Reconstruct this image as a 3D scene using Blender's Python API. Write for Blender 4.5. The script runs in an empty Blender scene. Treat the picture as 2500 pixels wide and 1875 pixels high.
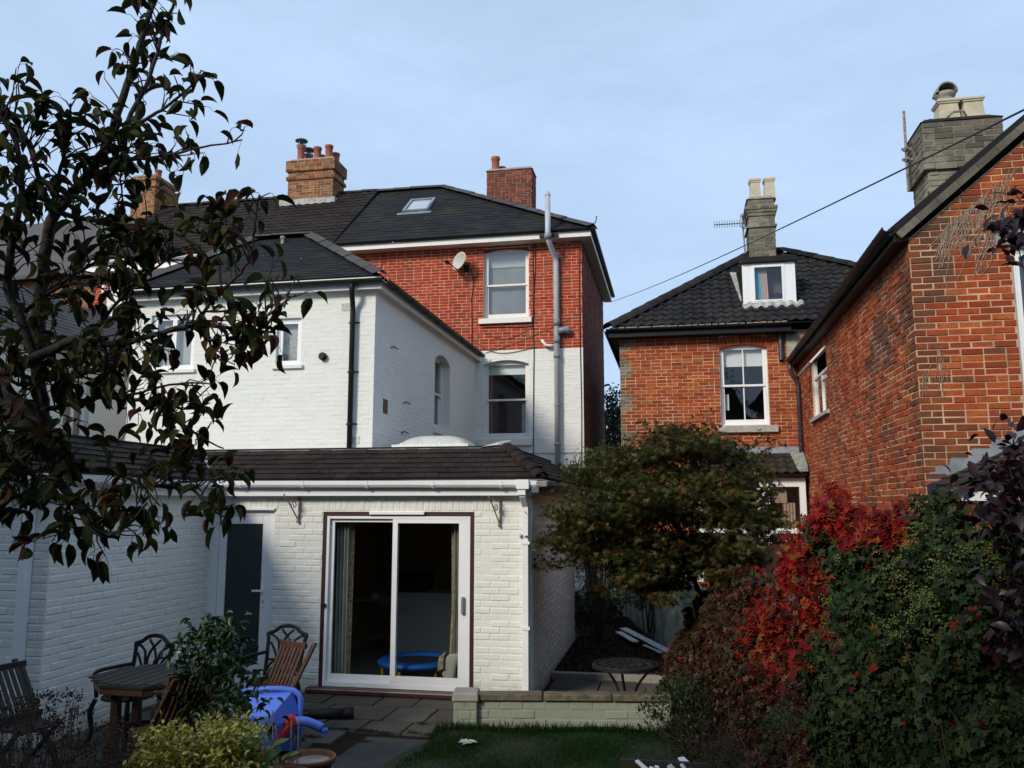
import bpy, math, random
import numpy as np
from mathutils import Matrix, Vector
rad = math.radians
SC = bpy.context.scene
COL = SC.collection
RNG = random.Random(7)
NR = np.random.default_rng(11)

# ---------------------------------------------------------------- camera
FPX, YAW, PITCH, CZ = 2035.0, rad(11.0), rad(8.25), 2.16
CAM = np.array([0, 0, CZ])
FW = np.array([-math.sin(YAW)*math.cos(PITCH), math.cos(YAW)*math.cos(PITCH), math.sin(PITCH)])
RT = np.array([math.cos(YAW), math.sin(YAW), 0.0])
UP = np.cross(RT, FW)
cd = bpy.data.cameras.new('camera'); co = bpy.data.objects.new('camera', cd); COL.objects.link(co)
cd.sensor_fit = 'HORIZONTAL'; cd.sensor_width = 36.0; cd.lens = FPX/2500*36.0
cd.clip_start = 0.05; cd.clip_end = 3000
co.location = CAM; co.rotation_euler = (rad(90)+PITCH, 0, YAW)
SC.camera = co
SC.render.resolution_x = 1024; SC.render.resolution_y = 768

def ray(x, y): return FW*FPX + RT*(x-1250) - UP*(y-937.5)
def onY(x, y, Y): r = ray(x, y); return CAM + r*(Y/r[1])
def onX(x, y, X): r = ray(x, y); return CAM + r*(X/r[0])
def onZ(x, y, Z): r = ray(x, y); return CAM + r*((Z-CZ)/r[2])
def dep(x, y, d): return CAM + ray(x, y)*(d/FPX)
def prj(p):
    v = np.asarray(p, float)-CAM; d = v@FW
    return 1250+FPX*(v@RT)/d, 937.5-FPX*(v@UP)/d, d

# ---------------------------------------------------------------- light
SUN_EL, SUN_AZ = rad(30), rad(211)      # azimuth of the sun measured from +Y clockwise (behind left of the camera)
SKY_STRENGTH, SUN_STRENGTH, EXPOSURE = 0.10, 3.2, 0.0
to_sun = Vector((math.sin(SUN_AZ)*math.cos(SUN_EL), math.cos(SUN_AZ)*math.cos(SUN_EL), math.sin(SUN_EL)))
sl = bpy.data.lights.new('sun', 'SUN'); sl.energy = SUN_STRENGTH; sl.angle = rad(13.0); sl.color = (1.0, 0.90, 0.76)
so = bpy.data.objects.new('sun', sl); COL.objects.link(so); so.location = (-20, -20, 30)
so.rotation_euler = to_sun.to_track_quat('Z', 'Y').to_euler()
W = bpy.data.worlds.new('World'); SC.world = W; W.use_nodes = True
nt = W.node_tree; nt.nodes.clear()
def N(t, kind, **kw):
    n = t.nodes.new(kind)
    for k, v in kw.items():
        if k.startswith('i_'):
            key = k[2:]; key = int(key) if key.isdigit() else key.replace('_', ' ')
            n.inputs[key].default_value = v
        else: setattr(n, k, v)
    return n
sky = N(nt, 'ShaderNodeTexSky', sky_type='NISHITA', sun_disc=False, sun_elevation=SUN_EL, sun_rotation=SUN_AZ,
        altitude=50, air_density=1.0, dust_density=0.8, ozone_density=3.0)
tc = N(nt, 'ShaderNodeTexCoord'); mp = N(nt, 'ShaderNodeMapping')
mp.inputs['Scale'].default_value = (1.0, 1.0, 3.2); mp.inputs['Rotation'].default_value = (0, rad(14), 0.5)
nz = N(nt, 'ShaderNodeTexNoise', i_Scale=1.3, i_Detail=8.0, i_Roughness=0.62, i_Distortion=0.6)
nz2 = N(nt, 'ShaderNodeTexNoise', i_Scale=9.0, i_Detail=6.0, i_Roughness=0.6, i_Distortion=1.2)
cr = N(nt, 'ShaderNodeValToRGB'); cr.color_ramp.elements[0].position = 0.36; cr.color_ramp.elements[1].position = 0.66
cr.color_ramp.elements[0].color = (.72, .72, .72, 1); cr.color_ramp.elements[1].color = (.95, .95, .95, 1)
mx0 = N(nt, 'ShaderNodeMix', data_type='FLOAT'); mx0.inputs[0].default_value = 0.18
mix = N(nt, 'ShaderNodeMix', data_type='RGBA'); mix.inputs[7].default_value = (5.8, 7.7, 10.5, 1)
bg = N(nt, 'ShaderNodeBackground'); bg.inputs[1].default_value = SKY_STRENGTH
wo = N(nt, 'ShaderNodeOutputWorld')
L = nt.links.new
L(tc.outputs['Generated'], mp.inputs[0]); L(mp.outputs[0], nz.inputs['Vector']); L(mp.outputs[0], nz2.inputs['Vector'])
L(nz.outputs['Fac'], mx0.inputs[2]); L(nz2.outputs['Fac'], mx0.inputs[3]); L(mx0.outputs[0], cr.inputs[0])
L(cr.outputs[0], mix.inputs[0]); L(sky.outputs[0], mix.inputs[6]); L(mix.outputs[2], bg.inputs[0]); L(bg.outputs[0], wo.inputs[0])
SC.view_settings.view_transform = 'Standard'; SC.view_settings.look = 'None'
SC.view_settings.exposure = EXPOSURE; SC.view_settings.gamma = 1.0; SC.view_settings.use_curve_mapping = False

# ---------------------------------------------------------------- materials
MATS = {}
def newmat(name):
    m = bpy.data.materials.new(name); m.use_nodes = True; t = m.node_tree; t.nodes.clear()
    o = N(t, 'ShaderNodeOutputMaterial'); p = N(t, 'ShaderNodeBsdfPrincipled'); t.links.new(p.outputs[0], o.inputs[0])
    MATS[name] = m; return m, t, p, o
def posnode(t): return N(t, 'ShaderNodeNewGeometry').outputs['Position']
def noise(t, scale, detail=4, rough=.55, vec=None, dist=0.0):
    n = N(t, 'ShaderNodeTexNoise', i_Scale=scale, i_Detail=detail, i_Roughness=rough, i_Distortion=dist)
    t.links.new(vec if vec is not None else posnode(t), n.inputs['Vector']); return n.outputs['Fac']
def ramp(t, fac, stops):
    r = N(t, 'ShaderNodeValToRGB'); e = r.color_ramp.elements
    while len(e) < len(stops): e.new(0.5)
    for k, (p, c) in zip(e, stops):
        k.position = p; k.color = (c, c, c, 1) if not isinstance(c, tuple) else (*c, 1)
    t.links.new(fac, r.inputs[0]); return r.outputs[0]
def mixc(t, fac, a, b, mode='MIX'):
    m = N(t, 'ShaderNodeMix', data_type='RGBA', blend_type=mode)
    for s, v in ((0, fac), (6, a), (7, b)):
        if isinstance(v, (tuple, list)): m.inputs[s].default_value = (*v, 1)
        elif isinstance(v, (int, float)): m.inputs[s].default_value = v
        else: t.links.new(v, m.inputs[s])
    return m.outputs[2]
def math_(t, op, a, b=0.0):
    m = N(t, 'ShaderNodeMath', operation=op)
    for s, v in ((0, a), (1, b)):
        if isinstance(v, (int, float)): m.inputs[s].default_value = v
        else: t.links.new(v, m.inputs[s])
    return m.outputs[0]
def bump(t, p, h, strength=.4, dist=.01):
    b = N(t, 'ShaderNodeBump', i_Strength=strength, i_Distance=dist)
    t.links.new(h, b.inputs['Height']); t.links.new(b.outputs[0], p.inputs['Normal'])
def rnd(t):      # a random number for each piece: object random + face attribute
    a = N(t, 'ShaderNodeAttribute', attribute_name='rnd').outputs['Fac']; o = N(t, 'ShaderNodeObjectInfo').outputs['Random']
    return math_(t, 'FRACT', math_(t, 'ADD', a, o))
def zpos(t):
    s = N(t, 'ShaderNodeSeparateXYZ'); t.links.new(posnode(t), s.inputs[0]); return s.outputs
def plain(name, c1, c2=None, scale=6, rough=.7, bs=0.0, bscale=60, metal=0.0, spec=.5, vary=0.0, bd=.004):
    m, t, p, o = newmat(name)
    c2 = c2 or tuple(x*.8 for x in c1)
    col = mixc(t, ramp(t, noise(t, scale), [(.35, 0.), (.68, 1.)]), c1, c2)
    if vary: col = mixc(t, math_(t, 'MULTIPLY', rnd(t), vary), col, tuple(x*.35 for x in c1))
    t.links.new(col, p.inputs['Base Color']); p.inputs['Roughness'].default_value = rough
    p.inputs['Metallic'].default_value = metal; p.inputs['Specular IOR Level'].default_value = spec
    if bs: bump(t, p, noise(t, bscale, 5), bs, bd)
    return m
def brickmat(name, stops, stain=(.05, .045, .035), stain_lo=.6, stain_hi=.8, pale=None, wear=.5):
    m, t, p, o = newmat(name)
    r = rnd(t)
    rm = N(t, 'ShaderNodeValToRGB'); e = rm.color_ramp.elements
    while len(e) < len(stops): e.new(.5)
    for k, (q, c) in zip(e, stops): k.position = q; k.color = (*c, 1)
    t.links.new(r, rm.inputs[0]); col = rm.outputs[0]
    col = mixc(t, ramp(t, noise(t, 9, 5, .7, dist=.8), [(.42, 0.), (.72, .75)]), col, stops[0][1])
    col = mixc(t, ramp(t, noise(t, 26, 5, .7), [(.35, .0), (.75, .7)]), col, mixc(t, .6, col, (.30, .22, .18), 'MULTIPLY'))
    col = mixc(t, ramp(t, noise(t, 3.1, 4, .6), [(.5, 0.), (.75, .45)]), col, stops[-2][1])
    big = ramp(t, noise(t, .9, 5, .6, dist=.6), [(stain_lo, 0.), (stain_hi, .8)])
    col = mixc(t, big, col, stain)
    fine = ramp(t, noise(t, 70, 4), [(.55, 0.), (.75, wear)])
    col = mixc(t, fine, col, tuple(min(1, x*1.5+.05) for x in stops[-1][1]))
    if pale: col = mixc(t, ramp(t, noise(t, 1.7, 4, .6), [(.58, 0.), (.7, .7)]), col, pale)
    t.links.new(col, p.inputs['Base Color']); p.inputs['Roughness'].default_value = .9; p.inputs['Specular IOR Level'].default_value = .2
    bump(t, p, noise(t, 90, 6, .7), .55, .006)
    return m
brickmat('red_brick', [(0, (.24, .036, .018)), (.12, (.33, .042, .019)), (.5, (.40, .050, .021)), (.8, (.46, .070, .028)), (.93, (.42, .085, .04)), (.97, (.13, .06, .045))], stain_lo=.66, stain_hi=.95, wear=.25)
brickmat('orange_brick', [(0, (.25, .042, .015)), (.3, (.36, .062, .018)), (.6, (.43, .085, .022)), (.82, (.47, .125, .03)), (.93, (.40, .14, .06)), (.97, (.20, .06, .03)), (1, (.12, .06, .04))], stain=(.09, .045, .03), stain_lo=.50, stain_hi=.72, wear=.22)
brickmat('stained_brick', [(0, (.12, .045, .024)), (.4, (.20, .055, .024)), (.75, (.28, .068, .024)), (.92, (.38, .10, .03)), (1, (.09, .055, .04))], stain=(.075, .05, .036), stain_lo=.44, stain_hi=.66, wear=.2)
brickmat('brown_brick', [(0, (.14, .075, .04)), (.3, (.26, .12, .055)), (.6, (.36, .20, .09)), (.85, (.40, .13, .06)), (1, (.10, .06, .04))], stain=(.06, .05, .03), stain_lo=.5, stain_hi=.8)
brickmat('grey_brick', [(0, (.14, .13, .10)), (.4, (.24, .22, .17)), (.7, (.20, .17, .12)), (1, (.09, .085, .07))], stain=(.05, .05, .045), stain_lo=.48, stain_hi=.72, pale=(.30, .28, .22))
brickmat('dark_red_brick', [(0, (.10, .03, .02)), (.5, (.24, .05, .03)), (.8, (.34, .09, .05)), (1, (.08, .04, .03))], stain=(.05, .04, .03), stain_lo=.45, stain_hi=.75)
def whitepaint(name, c=(.725, .735, .695), dirt=(.33, .33, .26), amt=.5, foot=True, bs=.35):
    m, t, p, o = newmat(name)
    col = mixc(t, ramp(t, noise(t, 1.6, 5, .6), [(.35, 0.), (.8, .35)]), c, tuple(x*.86 for x in c))
    s = zpos(t)
    col = mixc(t, math_(t, 'MULTIPLY', ramp(t, noise(t, 7, 6, .7), [(.56, 0.), (.78, 1.)]), amt*.5), col, dirt)
    if foot:
        f = ramp(t, math_(t, 'ADD', math_(t, 'MULTIPLY', s[2], 1.3), math_(t, 'MULTIPLY', noise(t, 5, 4), .5)), [(.12, .75), (.5, 0.)])
        col = mixc(t, f, col, dirt)
    col = mixc(t, math_(t, 'MULTIPLY', rnd(t), .09), col, dirt)
    t.links.new(col, p.inputs['Base Color']); p.inputs['Roughness'].default_value = .72; p.inputs['Specular IOR Level'].default_value = .3
    bump(t, p, noise(t, 45, 6, .7), bs, .006)
    return m
whitepaint('white_masonry'); whitepaint('white_masonry_high', foot=False)
whitepaint('green_white_masonry', c=(.29, .31, .24), dirt=(.06, .065, .035), amt=1.2, foot=False, bs=.6)
plain('pink_mortar', (.74, .38, .25), (.56, .27, .17), 12, .95, .5, 120)
plain('buff_mortar', (.62, .41, .26), (.34, .23, .14), 3, .95, .5, 120)
plain('grey_mortar', (.30, .28, .23), (.16, .15, .12), 8, .95, .5, 120)
plain('upvc', (.80, .81, .82), (.74, .75, .76), 3, .35)
plain('upvc_dirty', (.76, .77, .76), (.55, .56, .52), 9, .45)
plain('timber_white', (.74, .73, .68), (.66, .65, .59), 14, .5, .15, 70)
plain('grey_plastic', (.42, .45, .49), (.36, .39, .43), 4, .4)
plain('dark_grey_plastic', (.20, .225, .25), (.16, .18, .20), 4, .4)
plain('black_plastic', (.007, .007, .008), (.012, .012, .012), 9, .5, spec=.25)
plain('black_iron', (.008, .008, .010), (.014, .012, .011), 30, .6, .3, 90, spec=.25)
plain('brown_paint', (.055, .018, .018), (.035, .014, .014), 10, .4)
plain('purple_pipe', (.05, .04, .06), (.03, .025, .03), 10, .4)
plain('lead', (.24, .27, .31), (.15, .17, .20), 6, .55, .2, 40)
plain('mossy_lead', (.27, .30, .27), (.14, .16, .12), 9, .7, .3, 40)
plain('lead_white', (.44, .44, .41), (.20, .20, .18), 8, .7, .2, 40)
def roofmat(name, base, alt, lichen=(.30, .27, .20), lo=.66, hi=.72, moss=(.05, .05, .02), vary=.6):
    m, t, p, o = newmat(name)
    col = mixc(t, rnd(t), base, alt)
    col = mixc(t, ramp(t, noise(t, 1.1, 4), [(.5, 0.), (.75, .5)]), col, moss)
    col = mixc(t, ramp(t, noise(t, 11, 3, .5), [(lo, 0.), (hi, .75)]), col, lichen)
    col = mixc(t, math_(t, 'MULTIPLY', noise(t, 60, 4), .4), col, tuple(x*.4 for x in base))
    t.links.new(col, p.inputs['Base Color']); p.inputs['Roughness'].default_value = .85; p.inputs['Specular IOR Level'].default_value = .2
    bump(t, p, noise(t, 60, 5, .7), .5, .006)
    return m
roofmat('slate_roof', (.010, .011, .013), (.019, .020, .022), lo=.71, hi=.76)
roofmat('grey_slate_roof', (.07, .07, .075), (.11, .105, .105), lo=.72, hi=.78)
roofmat('brown_tile', (.014, .010, .010), (.032, .021, .018), lichen=(.24, .19, .13), lo=.715, hi=.76)
roofmat('black_tile', (.011, .011, .013), (.026, .025, .027), lichen=(.28, .27, .24), lo=.70, hi=.76)
roofmat('mossy_tile', (.03, .024, .022), (.05, .04, .035), lichen=(.07, .07, .03), lo=.5, hi=.7, moss=(.045, .045, .015))
roofmat('ridge_tile', (.055, .055, .058), (.085, .082, .08), lichen=(.22, .21, .13), lo=.66, hi=.74)
plain('terracotta', (.36, .11, .06), (.26, .085, .05), 9, .8, .3, 50)
plain('garden_terracotta', (.19, .065, .035), (.12, .05, .03), 14, .85, .4, 60)
plain('buff_pot', (.52, .47, .34), (.40, .36, .26), 7, .8, .3, 50)
plain('concrete', (.30, .28, .25), (.20, .19, .165), 5, .9, .6, 40)
plain('mossy_concrete', (.15, .12, .085), (.055, .055, .03), 14, .95, .8, 50)
plain('sill_stone', (.44, .43, .39), (.30, .30, .26), 12, .85, .5, 60)
plain('cement_render', (.40, .38, .31), (.28, .27, .22), 6, .9, .6, 30)
plain('boundary_render', (.40, .46, .40), (.16, .19, .15), 3.2, .9, .6, 24)
plain('screen_block_concrete', (.26, .26, .21), (.15, .15, .11), 5, .9, .5, 40)
def slabmat():
    m, t, p, o = newmat('paving')
    col = mixc(t, rnd(t), (.055, .044, .036), (.085, .072, .06))
    col = mixc(t, ramp(t, noise(t, 3, 6, .65), [(.4, 0.), (.7, .75)]), col, (.024, .022, .016))
    col = mixc(t, ramp(t, noise(t, 1.2, 4, .6), [(.52, 0.), (.7, .6)]), col, (.018, .024, .010))
    t.links.new(col, p.inputs['Base Color']); p.inputs['Roughness'].default_value = .8
    bump(t, p, noise(t, 35, 6, .7), .6, .012)
slabmat()
plain('path_concrete', (.045, .043, .040), (.028, .027, .024), 7, .9, .8, 70)
plain('soil', (.030, .021, .014), (.016, .012, .008), 9, 1, 1.0, 40, spec=.1, bd=.03)
plain('mulch', (.042, .026, .016), (.02, .014, .009), 25, 1, 1.0, 60, spec=.1, bd=.03)
plain('far_ground', (.05, .055, .03), (.035, .04, .02), .3, 1)
plain('turf', (.010, .020, .005), (.014, .016, .006), 6, 1, .8, 60, bd=.02)
plain('room_wall', (.42, .34, .25), (.36, .29, .21), 2, .9)
plain('room_floor', (.26, .24, .21), (.20, .185, .16), 3, .6)
plain('room_dark', (.10, .085, .07), (.07, .06, .05), 2, .9)
plain('net_or_reflection_sheet', (.34, .35, .34), (.24, .25, .25), 1.1, .9)  # grey colour stands in for the sky reflected in the upper sash window
plain('white_net', (.62, .63, .62), (.52, .53, .52), 2, .9)
plain('blind_fabric', (.72, .74, .72), (.68, .70, .68), 5, .9)
plain('roman_blind', (.38, .27, .20), (.33, .23, .17), 20, .9)
plain('curtain_pale', (.42, .41, .37), (.32, .31, .28), 6, .9)
plain('curtain_pattern', (.36, .30, .18), (.10, .07, .04), 26, .9)
plain('curtain_blue', (.10, .45, .60), (.25, .55, .66), 5, .9); plain('curtain_pink', (.60, .45, .42), (.5, .38, .36), 5, .9)
plain('red_curtain', (.22, .035, .04), (.30, .10, .10), 14, .9)
plain('tramp_blue', (.006, .10, .42), (.005, .08, .36), 5, .45); plain('yellow_steel', (.52, .26, .012), (.45, .22, .01), 5, .4)
plain('tramp_mat', (.012, .012, .012), rough=.7)
plain('cabinet_white', (.68, .67, .64), (.62, .61, .58), 2, .5); plain('dark_wood', (.05, .022, .012), (.03, .015, .009), 8, .45)
plain('barrow_blue', (.10, .20, .72), (.08, .17, .64), 3, .38); plain('barrow_red', (.60, .035, .022), (.5, .03, .02), 3, .38)
plain('bucket_white', (.62, .64, .66), (.5, .52, .54), 6, .45); plain('bucket_rim', (.34, .14, .30), (.30, .12, .27), 6, .45)
def woodmat(name, a, b, rough=.6):
    m, t, p, o = newmat(name)
    mpn = N(t, 'ShaderNodeMapping'); mpn.inputs['Scale'].default_value = (60, 60, 8); t.links.new(posnode(t), mpn.inputs[0])
    f = noise(t, 1.0, 5, .6, vec=mpn.outputs[0], dist=.6)
    col = mixc(t, ramp(t, f, [(.35, 0.), (.65, 1.)]), a, b)
    col = mixc(t, math_(t, 'MULTIPLY', rnd(t), .4), col, b)
    t.links.new(col, p.inputs['Base Color']); p.inputs['Roughness'].default_value = rough; bump(t, p, f, .3, .004)
woodmat('teak', (.11, .042, .020), (.06, .024, .012)); woodmat('weathered_wood', (.035, .024, .02), (.018, .014, .012), .8)
woodmat('table_wood', (.030, .024, .022), (.015, .012, .011), .8); woodmat('fence_wood', (.05, .035, .022), (.03, .022, .015), .9)
plain('white_board', (.66, .70, .74), (.52, .56, .60), 12, .5, .2, 60)
plain('bamboo', (.34, .28, .16), (.24, .19, .10), 20, .6)
plain('dish_grey', (.50, .49, .45), (.42, .41, .38), 5, .5)
plain('aerial_metal', (.35, .34, .33), (.2, .19, .18), 12, .4, metal=.7)
plain('rust_iron', (.13, .065, .04), (.40, .36, .30), 40, .8, .5, 90)
plain('cable_black', (.012, .012, .014), rough=.5); plain('cable_grey', (.12, .10, .09), rough=.7)
plain('dome_plastic', (.55, .56, .52), (.46, .46, .40), 4, .25)
def glassmat(name, tint=(.9, .93, .93), base=.07, gain=1.0):
    m, t, p, o = newmat(name); t.nodes.remove(p)
    lw = N(t, 'ShaderNodeLayerWeight', i_Blend=.5)
    f = math_(t, 'ADD', math_(t, 'MULTIPLY', math_(t, 'POWER', lw.outputs['Facing'], 4.0), .9), base)
    tr = N(t, 'ShaderNodeBsdfTransparent'); tr.inputs[0].default_value = (*tint, 1)
    gl = N(t, 'ShaderNodeBsdfGlossy', i_Roughness=.02); gl.inputs[0].default_value = (gain, gain, gain, 1)
    b = N(t, 'ShaderNodeBump', i_Strength=.04, i_Distance=.02); t.links.new(noise(t, 1.6, 2), b.inputs['Height']); t.links.new(b.outputs[0], gl.inputs['Normal'])
    ms = N(t, 'ShaderNodeMixShader'); t.links.new(f, ms.inputs[0]); t.links.new(tr.outputs[0], ms.inputs[1]); t.links.new(gl.outputs[0], ms.inputs[2]); t.links.new(ms.outputs[0], o.inputs[0])
glassmat('glass'); glassmat('old_glass', (.75, .78, .76), .13); glassmat('door_glass', (.86, .89, .87), .03)
plain('obscured_glass', (.012, .018, .024), (.016, .022, .028), 60, .28, .25, 160); plain('skylight_glass', (.42, .46, .50), (.36, .40, .44), 2, .15)
def leafmat(name, stops, rough=.5, trans=.35, spec=.35):
    m, t, p, o = newmat(name)
    rm = N(t, 'ShaderNodeValToRGB'); e = rm.color_ramp.elements
    while len(e) < len(stops): e.new(.5)
    for k, (q, c) in zip(e, stops): k.position = q; k.color = (*c, 1)
    t.links.new(rnd(t), rm.inputs[0])
    col = mixc(t, math_(t, 'MULTIPLY', noise(t, 55, 3), .35), rm.outputs[0], tuple(x*.35 for x in stops[0][1]))
    t.links.new(col, p.inputs['Base Color']); p.inputs['Roughness'].default_value = rough; p.inputs['Specular IOR Level'].default_value = spec
    tl = N(t, 'ShaderNodeBsdfTranslucent'); t.links.new(col, tl.inputs[0])
    ms = N(t, 'ShaderNodeMixShader'); ms.inputs[0].default_value = trans
    t.links.new(p.outputs[0], ms.inputs[1]); t.links.new(tl.outputs[0], ms.inputs[2]); t.links.new(ms.outputs[0], o.inputs[0])
leafmat('pear_leaf', [(0, (.016, .026, .007)), (.5, (.030, .040, .009)), (.78, (.055, .052, .011)), (.9, (.075, .028, .010)), (1, (.045, .020, .022))], trans=.22, spec=.12, rough=.65)
leafmat('maple_leaf', [(0, (.022, .040, .012)), (.4, (.048, .060, .014)), (.68, (.078, .058, .016)), (.9, (.10, .042, .018)), (.97, (.16, .15, .03)), (1, (.18, .19, .04))], trans=.3, spec=.15)
leafmat('creeper_leaf', [(0, (.06, .004, .006)), (.3, (.18, .006, .009)), (.65, (.32, .012, .012)), (.85, (.30, .035, .010)), (.95, (.28, .13, .02)), (1, (.05, .06, .015))], trans=.25, spec=.15)
leafmat('dark_creeper_leaf', [(0, (.035, .010, .010)), (.5, (.06, .014, .012)), (.8, (.10, .035, .014)), (1, (.07, .06, .015))], trans=.25)
leafmat('ivy_leaf', [(0, (.006, .014, .005)), (.35, (.014, .030, .010)), (.7, (.028, .048, .014)), (.9, (.05, .066, .018)), (1, (.05, .028, .015))], rough=.6, trans=.14, spec=.15)
leafmat('ivy_flower', [(0, (.09, .13, .025)), (.6, (.14, .18, .04)), (1, (.20, .22, .05))], trans=.2)
leafmat('camellia_leaf', [(0, (.014, .036, .012)), (.6, (.024, .056, .016)), (1, (.05, .085, .03))], rough=.42, trans=.14)
leafmat('variegated_leaf', [(0, (.16, .17, .02)), (.4, (.36, .33, .05)), (.75, (.52, .46, .10)), (1, (.08, .12, .02))], rough=.4, trans=.2)
leafmat('purple_leaf', [(0, (.014, .007, .012)), (.7, (.026, .010, .014)), (1, (.06, .014, .016))], rough=.4, trans=.2)
leafmat('shrub_leaf', [(0, (.010, .024, .010)), (.6, (.02, .04, .015)), (.9, (.05, .075, .02)), (1, (.08, .03, .015))], trans=.25)
leafmat('bright_leaf', [(0, (.16, .20, .03)), (.6, (.28, .30, .05)), (1, (.38, .36, .09))], trans=.5)
leafmat('broad_leaf', [(0, (.06, .13, .04)), (1, (.10, .18, .06))], rough=.5, trans=.25)
leafmat('dry_leaf', [(0, (.012, .007, .005)), (.6, (.026, .015, .009)), (1, (.045, .022, .011))], rough=.9, trans=.1)
leafmat('grass_blade', [(0, (.006, .032, .004)), (.6, (.012, .050, .007)), (.9, (.028, .05, .012)), (1, (.06, .055, .022))], rough=.7, trans=.3, spec=.08)
leafmat('hedge_leaf', [(0, (.02, .04, .012)), (1, (.04, .06, .02))], trans=.2)
plain('bark', (.035, .028, .026), (.016, .013, .012), 30, .9, .8, 60, bd=.01)
plain('dry_stem', (.05, .034, .024), (.026, .018, .013), 30, .9); plain('creeper_stem', (.32, .25, .19), (.20, .15, .11), 40, .9)
plain('pale_leaf', (.36, .44, .38), (.28, .36, .30), 8, .6)
M = MATS

# ---------------------------------------------------------------- builders
def thing(name, label, cat, loc=(0, 0, 0), group=None, rotz=0.0):
    o = bpy.data.objects.new(name, None); COL.objects.link(o); o.empty_display_size = .1
    o.location = tuple(float(v) for v in loc); o.rotation_euler = (0, 0, rotz)
    o['label'] = label; o['category'] = cat
    if group: o['group'] = group
    return o
def tag(o, label, cat, group=None):
    o['label'] = label; o['category'] = cat
    if group: o['group'] = group
    return o
def place(o, parent, local=False):
    """parent o; its mesh is in world coordinates unless local"""
    if parent is None: return
    o.parent = parent
    if not local:
        top = parent
        while top.parent is not None: top = top.parent
        if parent is top:
            o.matrix_parent_inverse = (Matrix.Translation(top.location) @ top.rotation_euler.to_matrix().to_4x4()).inverted()
        # a sub-part: its part carries the world-space frame already
def linkmesh(name, me, parent, mat, smooth=False, local=False, kind=None):
    if mat is not None: me.materials.append(M[mat] if isinstance(mat, str) else mat)
    if smooth and len(me.polygons): me.polygons.foreach_set('use_smooth', [True]*len(me.polygons))
    o = bpy.data.objects.new(name, me); COL.objects.link(o); place(o, parent, local)
    if kind: o['kind'] = kind
    return o
class MB:
    def __init__(s): s.v = []; s.f = []; s.r = []
    def add(s, vs, fs, r=0.0):
        b = len(s.v); s.v.extend([tuple(map(float, p)) for p in vs]); s.f.extend([tuple(b+i for i in f) for f in fs]); s.r.extend([r]*len(fs)); return s
    def box(s, x0, x1, y0, y1, z0, z1, r=0.0):
        return s.add([(x0, y0, z0), (x1, y0, z0), (x1, y1, z0), (x0, y1, z0), (x0, y0, z1), (x1, y0, z1), (x1, y1, z1), (x0, y1, z1)],
                     [(0, 3, 2, 1), (4, 5, 6, 7), (0, 1, 5, 4), (1, 2, 6, 5), (2, 3, 7, 6), (3, 0, 4, 7)], r)
    def hexa(s, p, r=0.0):   # 8 points ordered like box
        return s.add(p, [(0, 3, 2, 1), (4, 5, 6, 7), (0, 1, 5, 4), (1, 2, 6, 5), (2, 3, 7, 6), (3, 0, 4, 7)], r)
    def bar(s, a, b, w, h, up=(0, 0, 1), r=0.0):   # rectangular bar from a to b
        a = np.array(a, float); b = np.array(b, float); d = b-a; d /= np.linalg.norm(d)
        u = np.cross(d, up); 
        if np.linalg.norm(u) < 1e-6: u = np.cross(d, (1, 0, 0))
        u /= np.linalg.norm(u); q = np.cross(u, d); u = u*w/2; q = q*h/2
        return s.hexa([a-u-q, a+u-q, b+u-q, b-u-q, a-u+q, a+u+q, b+u+q, b-u+q], r)
    def tube(s, pts, rads, seg=8, cap=True, r=0.0):
        pts = [np.array(p, float) for p in pts]; n = len(pts)
        if isinstance(rads, (int, float)): rads = [rads]*n
        rings = []; prev = None
        for i in range(n):
            d = pts[min(i+1, n-1)]-pts[max(i-1, 0)]; d = d/(np.linalg.norm(d)+1e-12)
            if prev is None:
                u = np.cross(d, (0, 0, 1))
                if np.linalg.norm(u) < .05: u = np.cross(d, (1, 0, 0))
            else: u = prev - d*(prev@d)
            u /= np.linalg.norm(u)+1e-12; prev = u; w = np.cross(d, u)
            rings.append([pts[i]+(u*math.cos(2*math.pi*k/seg)+w*math.sin(2*math.pi*k/seg))*rads[i] for k in range(seg)])
        vs = [p for q in rings for p in q]; fs = []
        for i in range(n-1):
            for k in range(seg):
                a = i*seg+k; b = i*seg+(k+1) % seg; fs.append((a, b, b+seg, a+seg))
        if cap: fs.append(tuple(range(seg))[::-1]); fs.append(tuple((n-1)*seg+k for k in range(seg)))
        return s.add(vs, fs, r)
    def lathe(s, c, prof, seg=20, r=0.0, sq=False):   # prof [(radius,z)]
        vs = []; fs = []; c = np.array(c, float)
        for (q, z) in prof:
            for k in range(seg):
                a = 2*math.pi*(k+(.5 if sq else 0))/seg; m = q*(math.sqrt(2) if sq else 1)
                vs.append(c+(m*math.cos(a), m*math.sin(a), z))
        for i in range(len(prof)-1):
            for k in range(seg):
                a = i*seg+k; b = i*seg+(k+1) % seg; fs.append((a, b, b+seg, a+seg))
        return s.add(vs, fs, r)
    def prism(s, poly, d, r=0.0):   # polygon of 3d points extruded by vector d
        n = len(poly); d = np.array(d, float); P = [np.array(p, float) for p in poly]
        return s.add(P+[p+d for p in P], [tuple(range(n))[::-1], tuple(n+i for i in range(n))]+[(i, (i+1) % n, n+(i+1) % n, n+i) for i in range(n)], r)
    def build(s, name, mat, parent=None, smooth=False, local=False, kind=None, bevel=0.0):
        me = bpy.data.meshes.new(name); me.from_pydata(s.v, [], s.f)
        if any(s.r):
            a = me.attributes.new('rnd', 'FLOAT', 'FACE'); a.data.foreach_set('value', s.r)
        o = linkmesh(name, me, parent, mat, smooth, local, kind)
        if bevel:
            b = o.modifiers.new('bevel', 'BEVEL'); b.width = bevel; b.segments = 2; b.limit_method = 'ANGLE'
        return o
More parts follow.
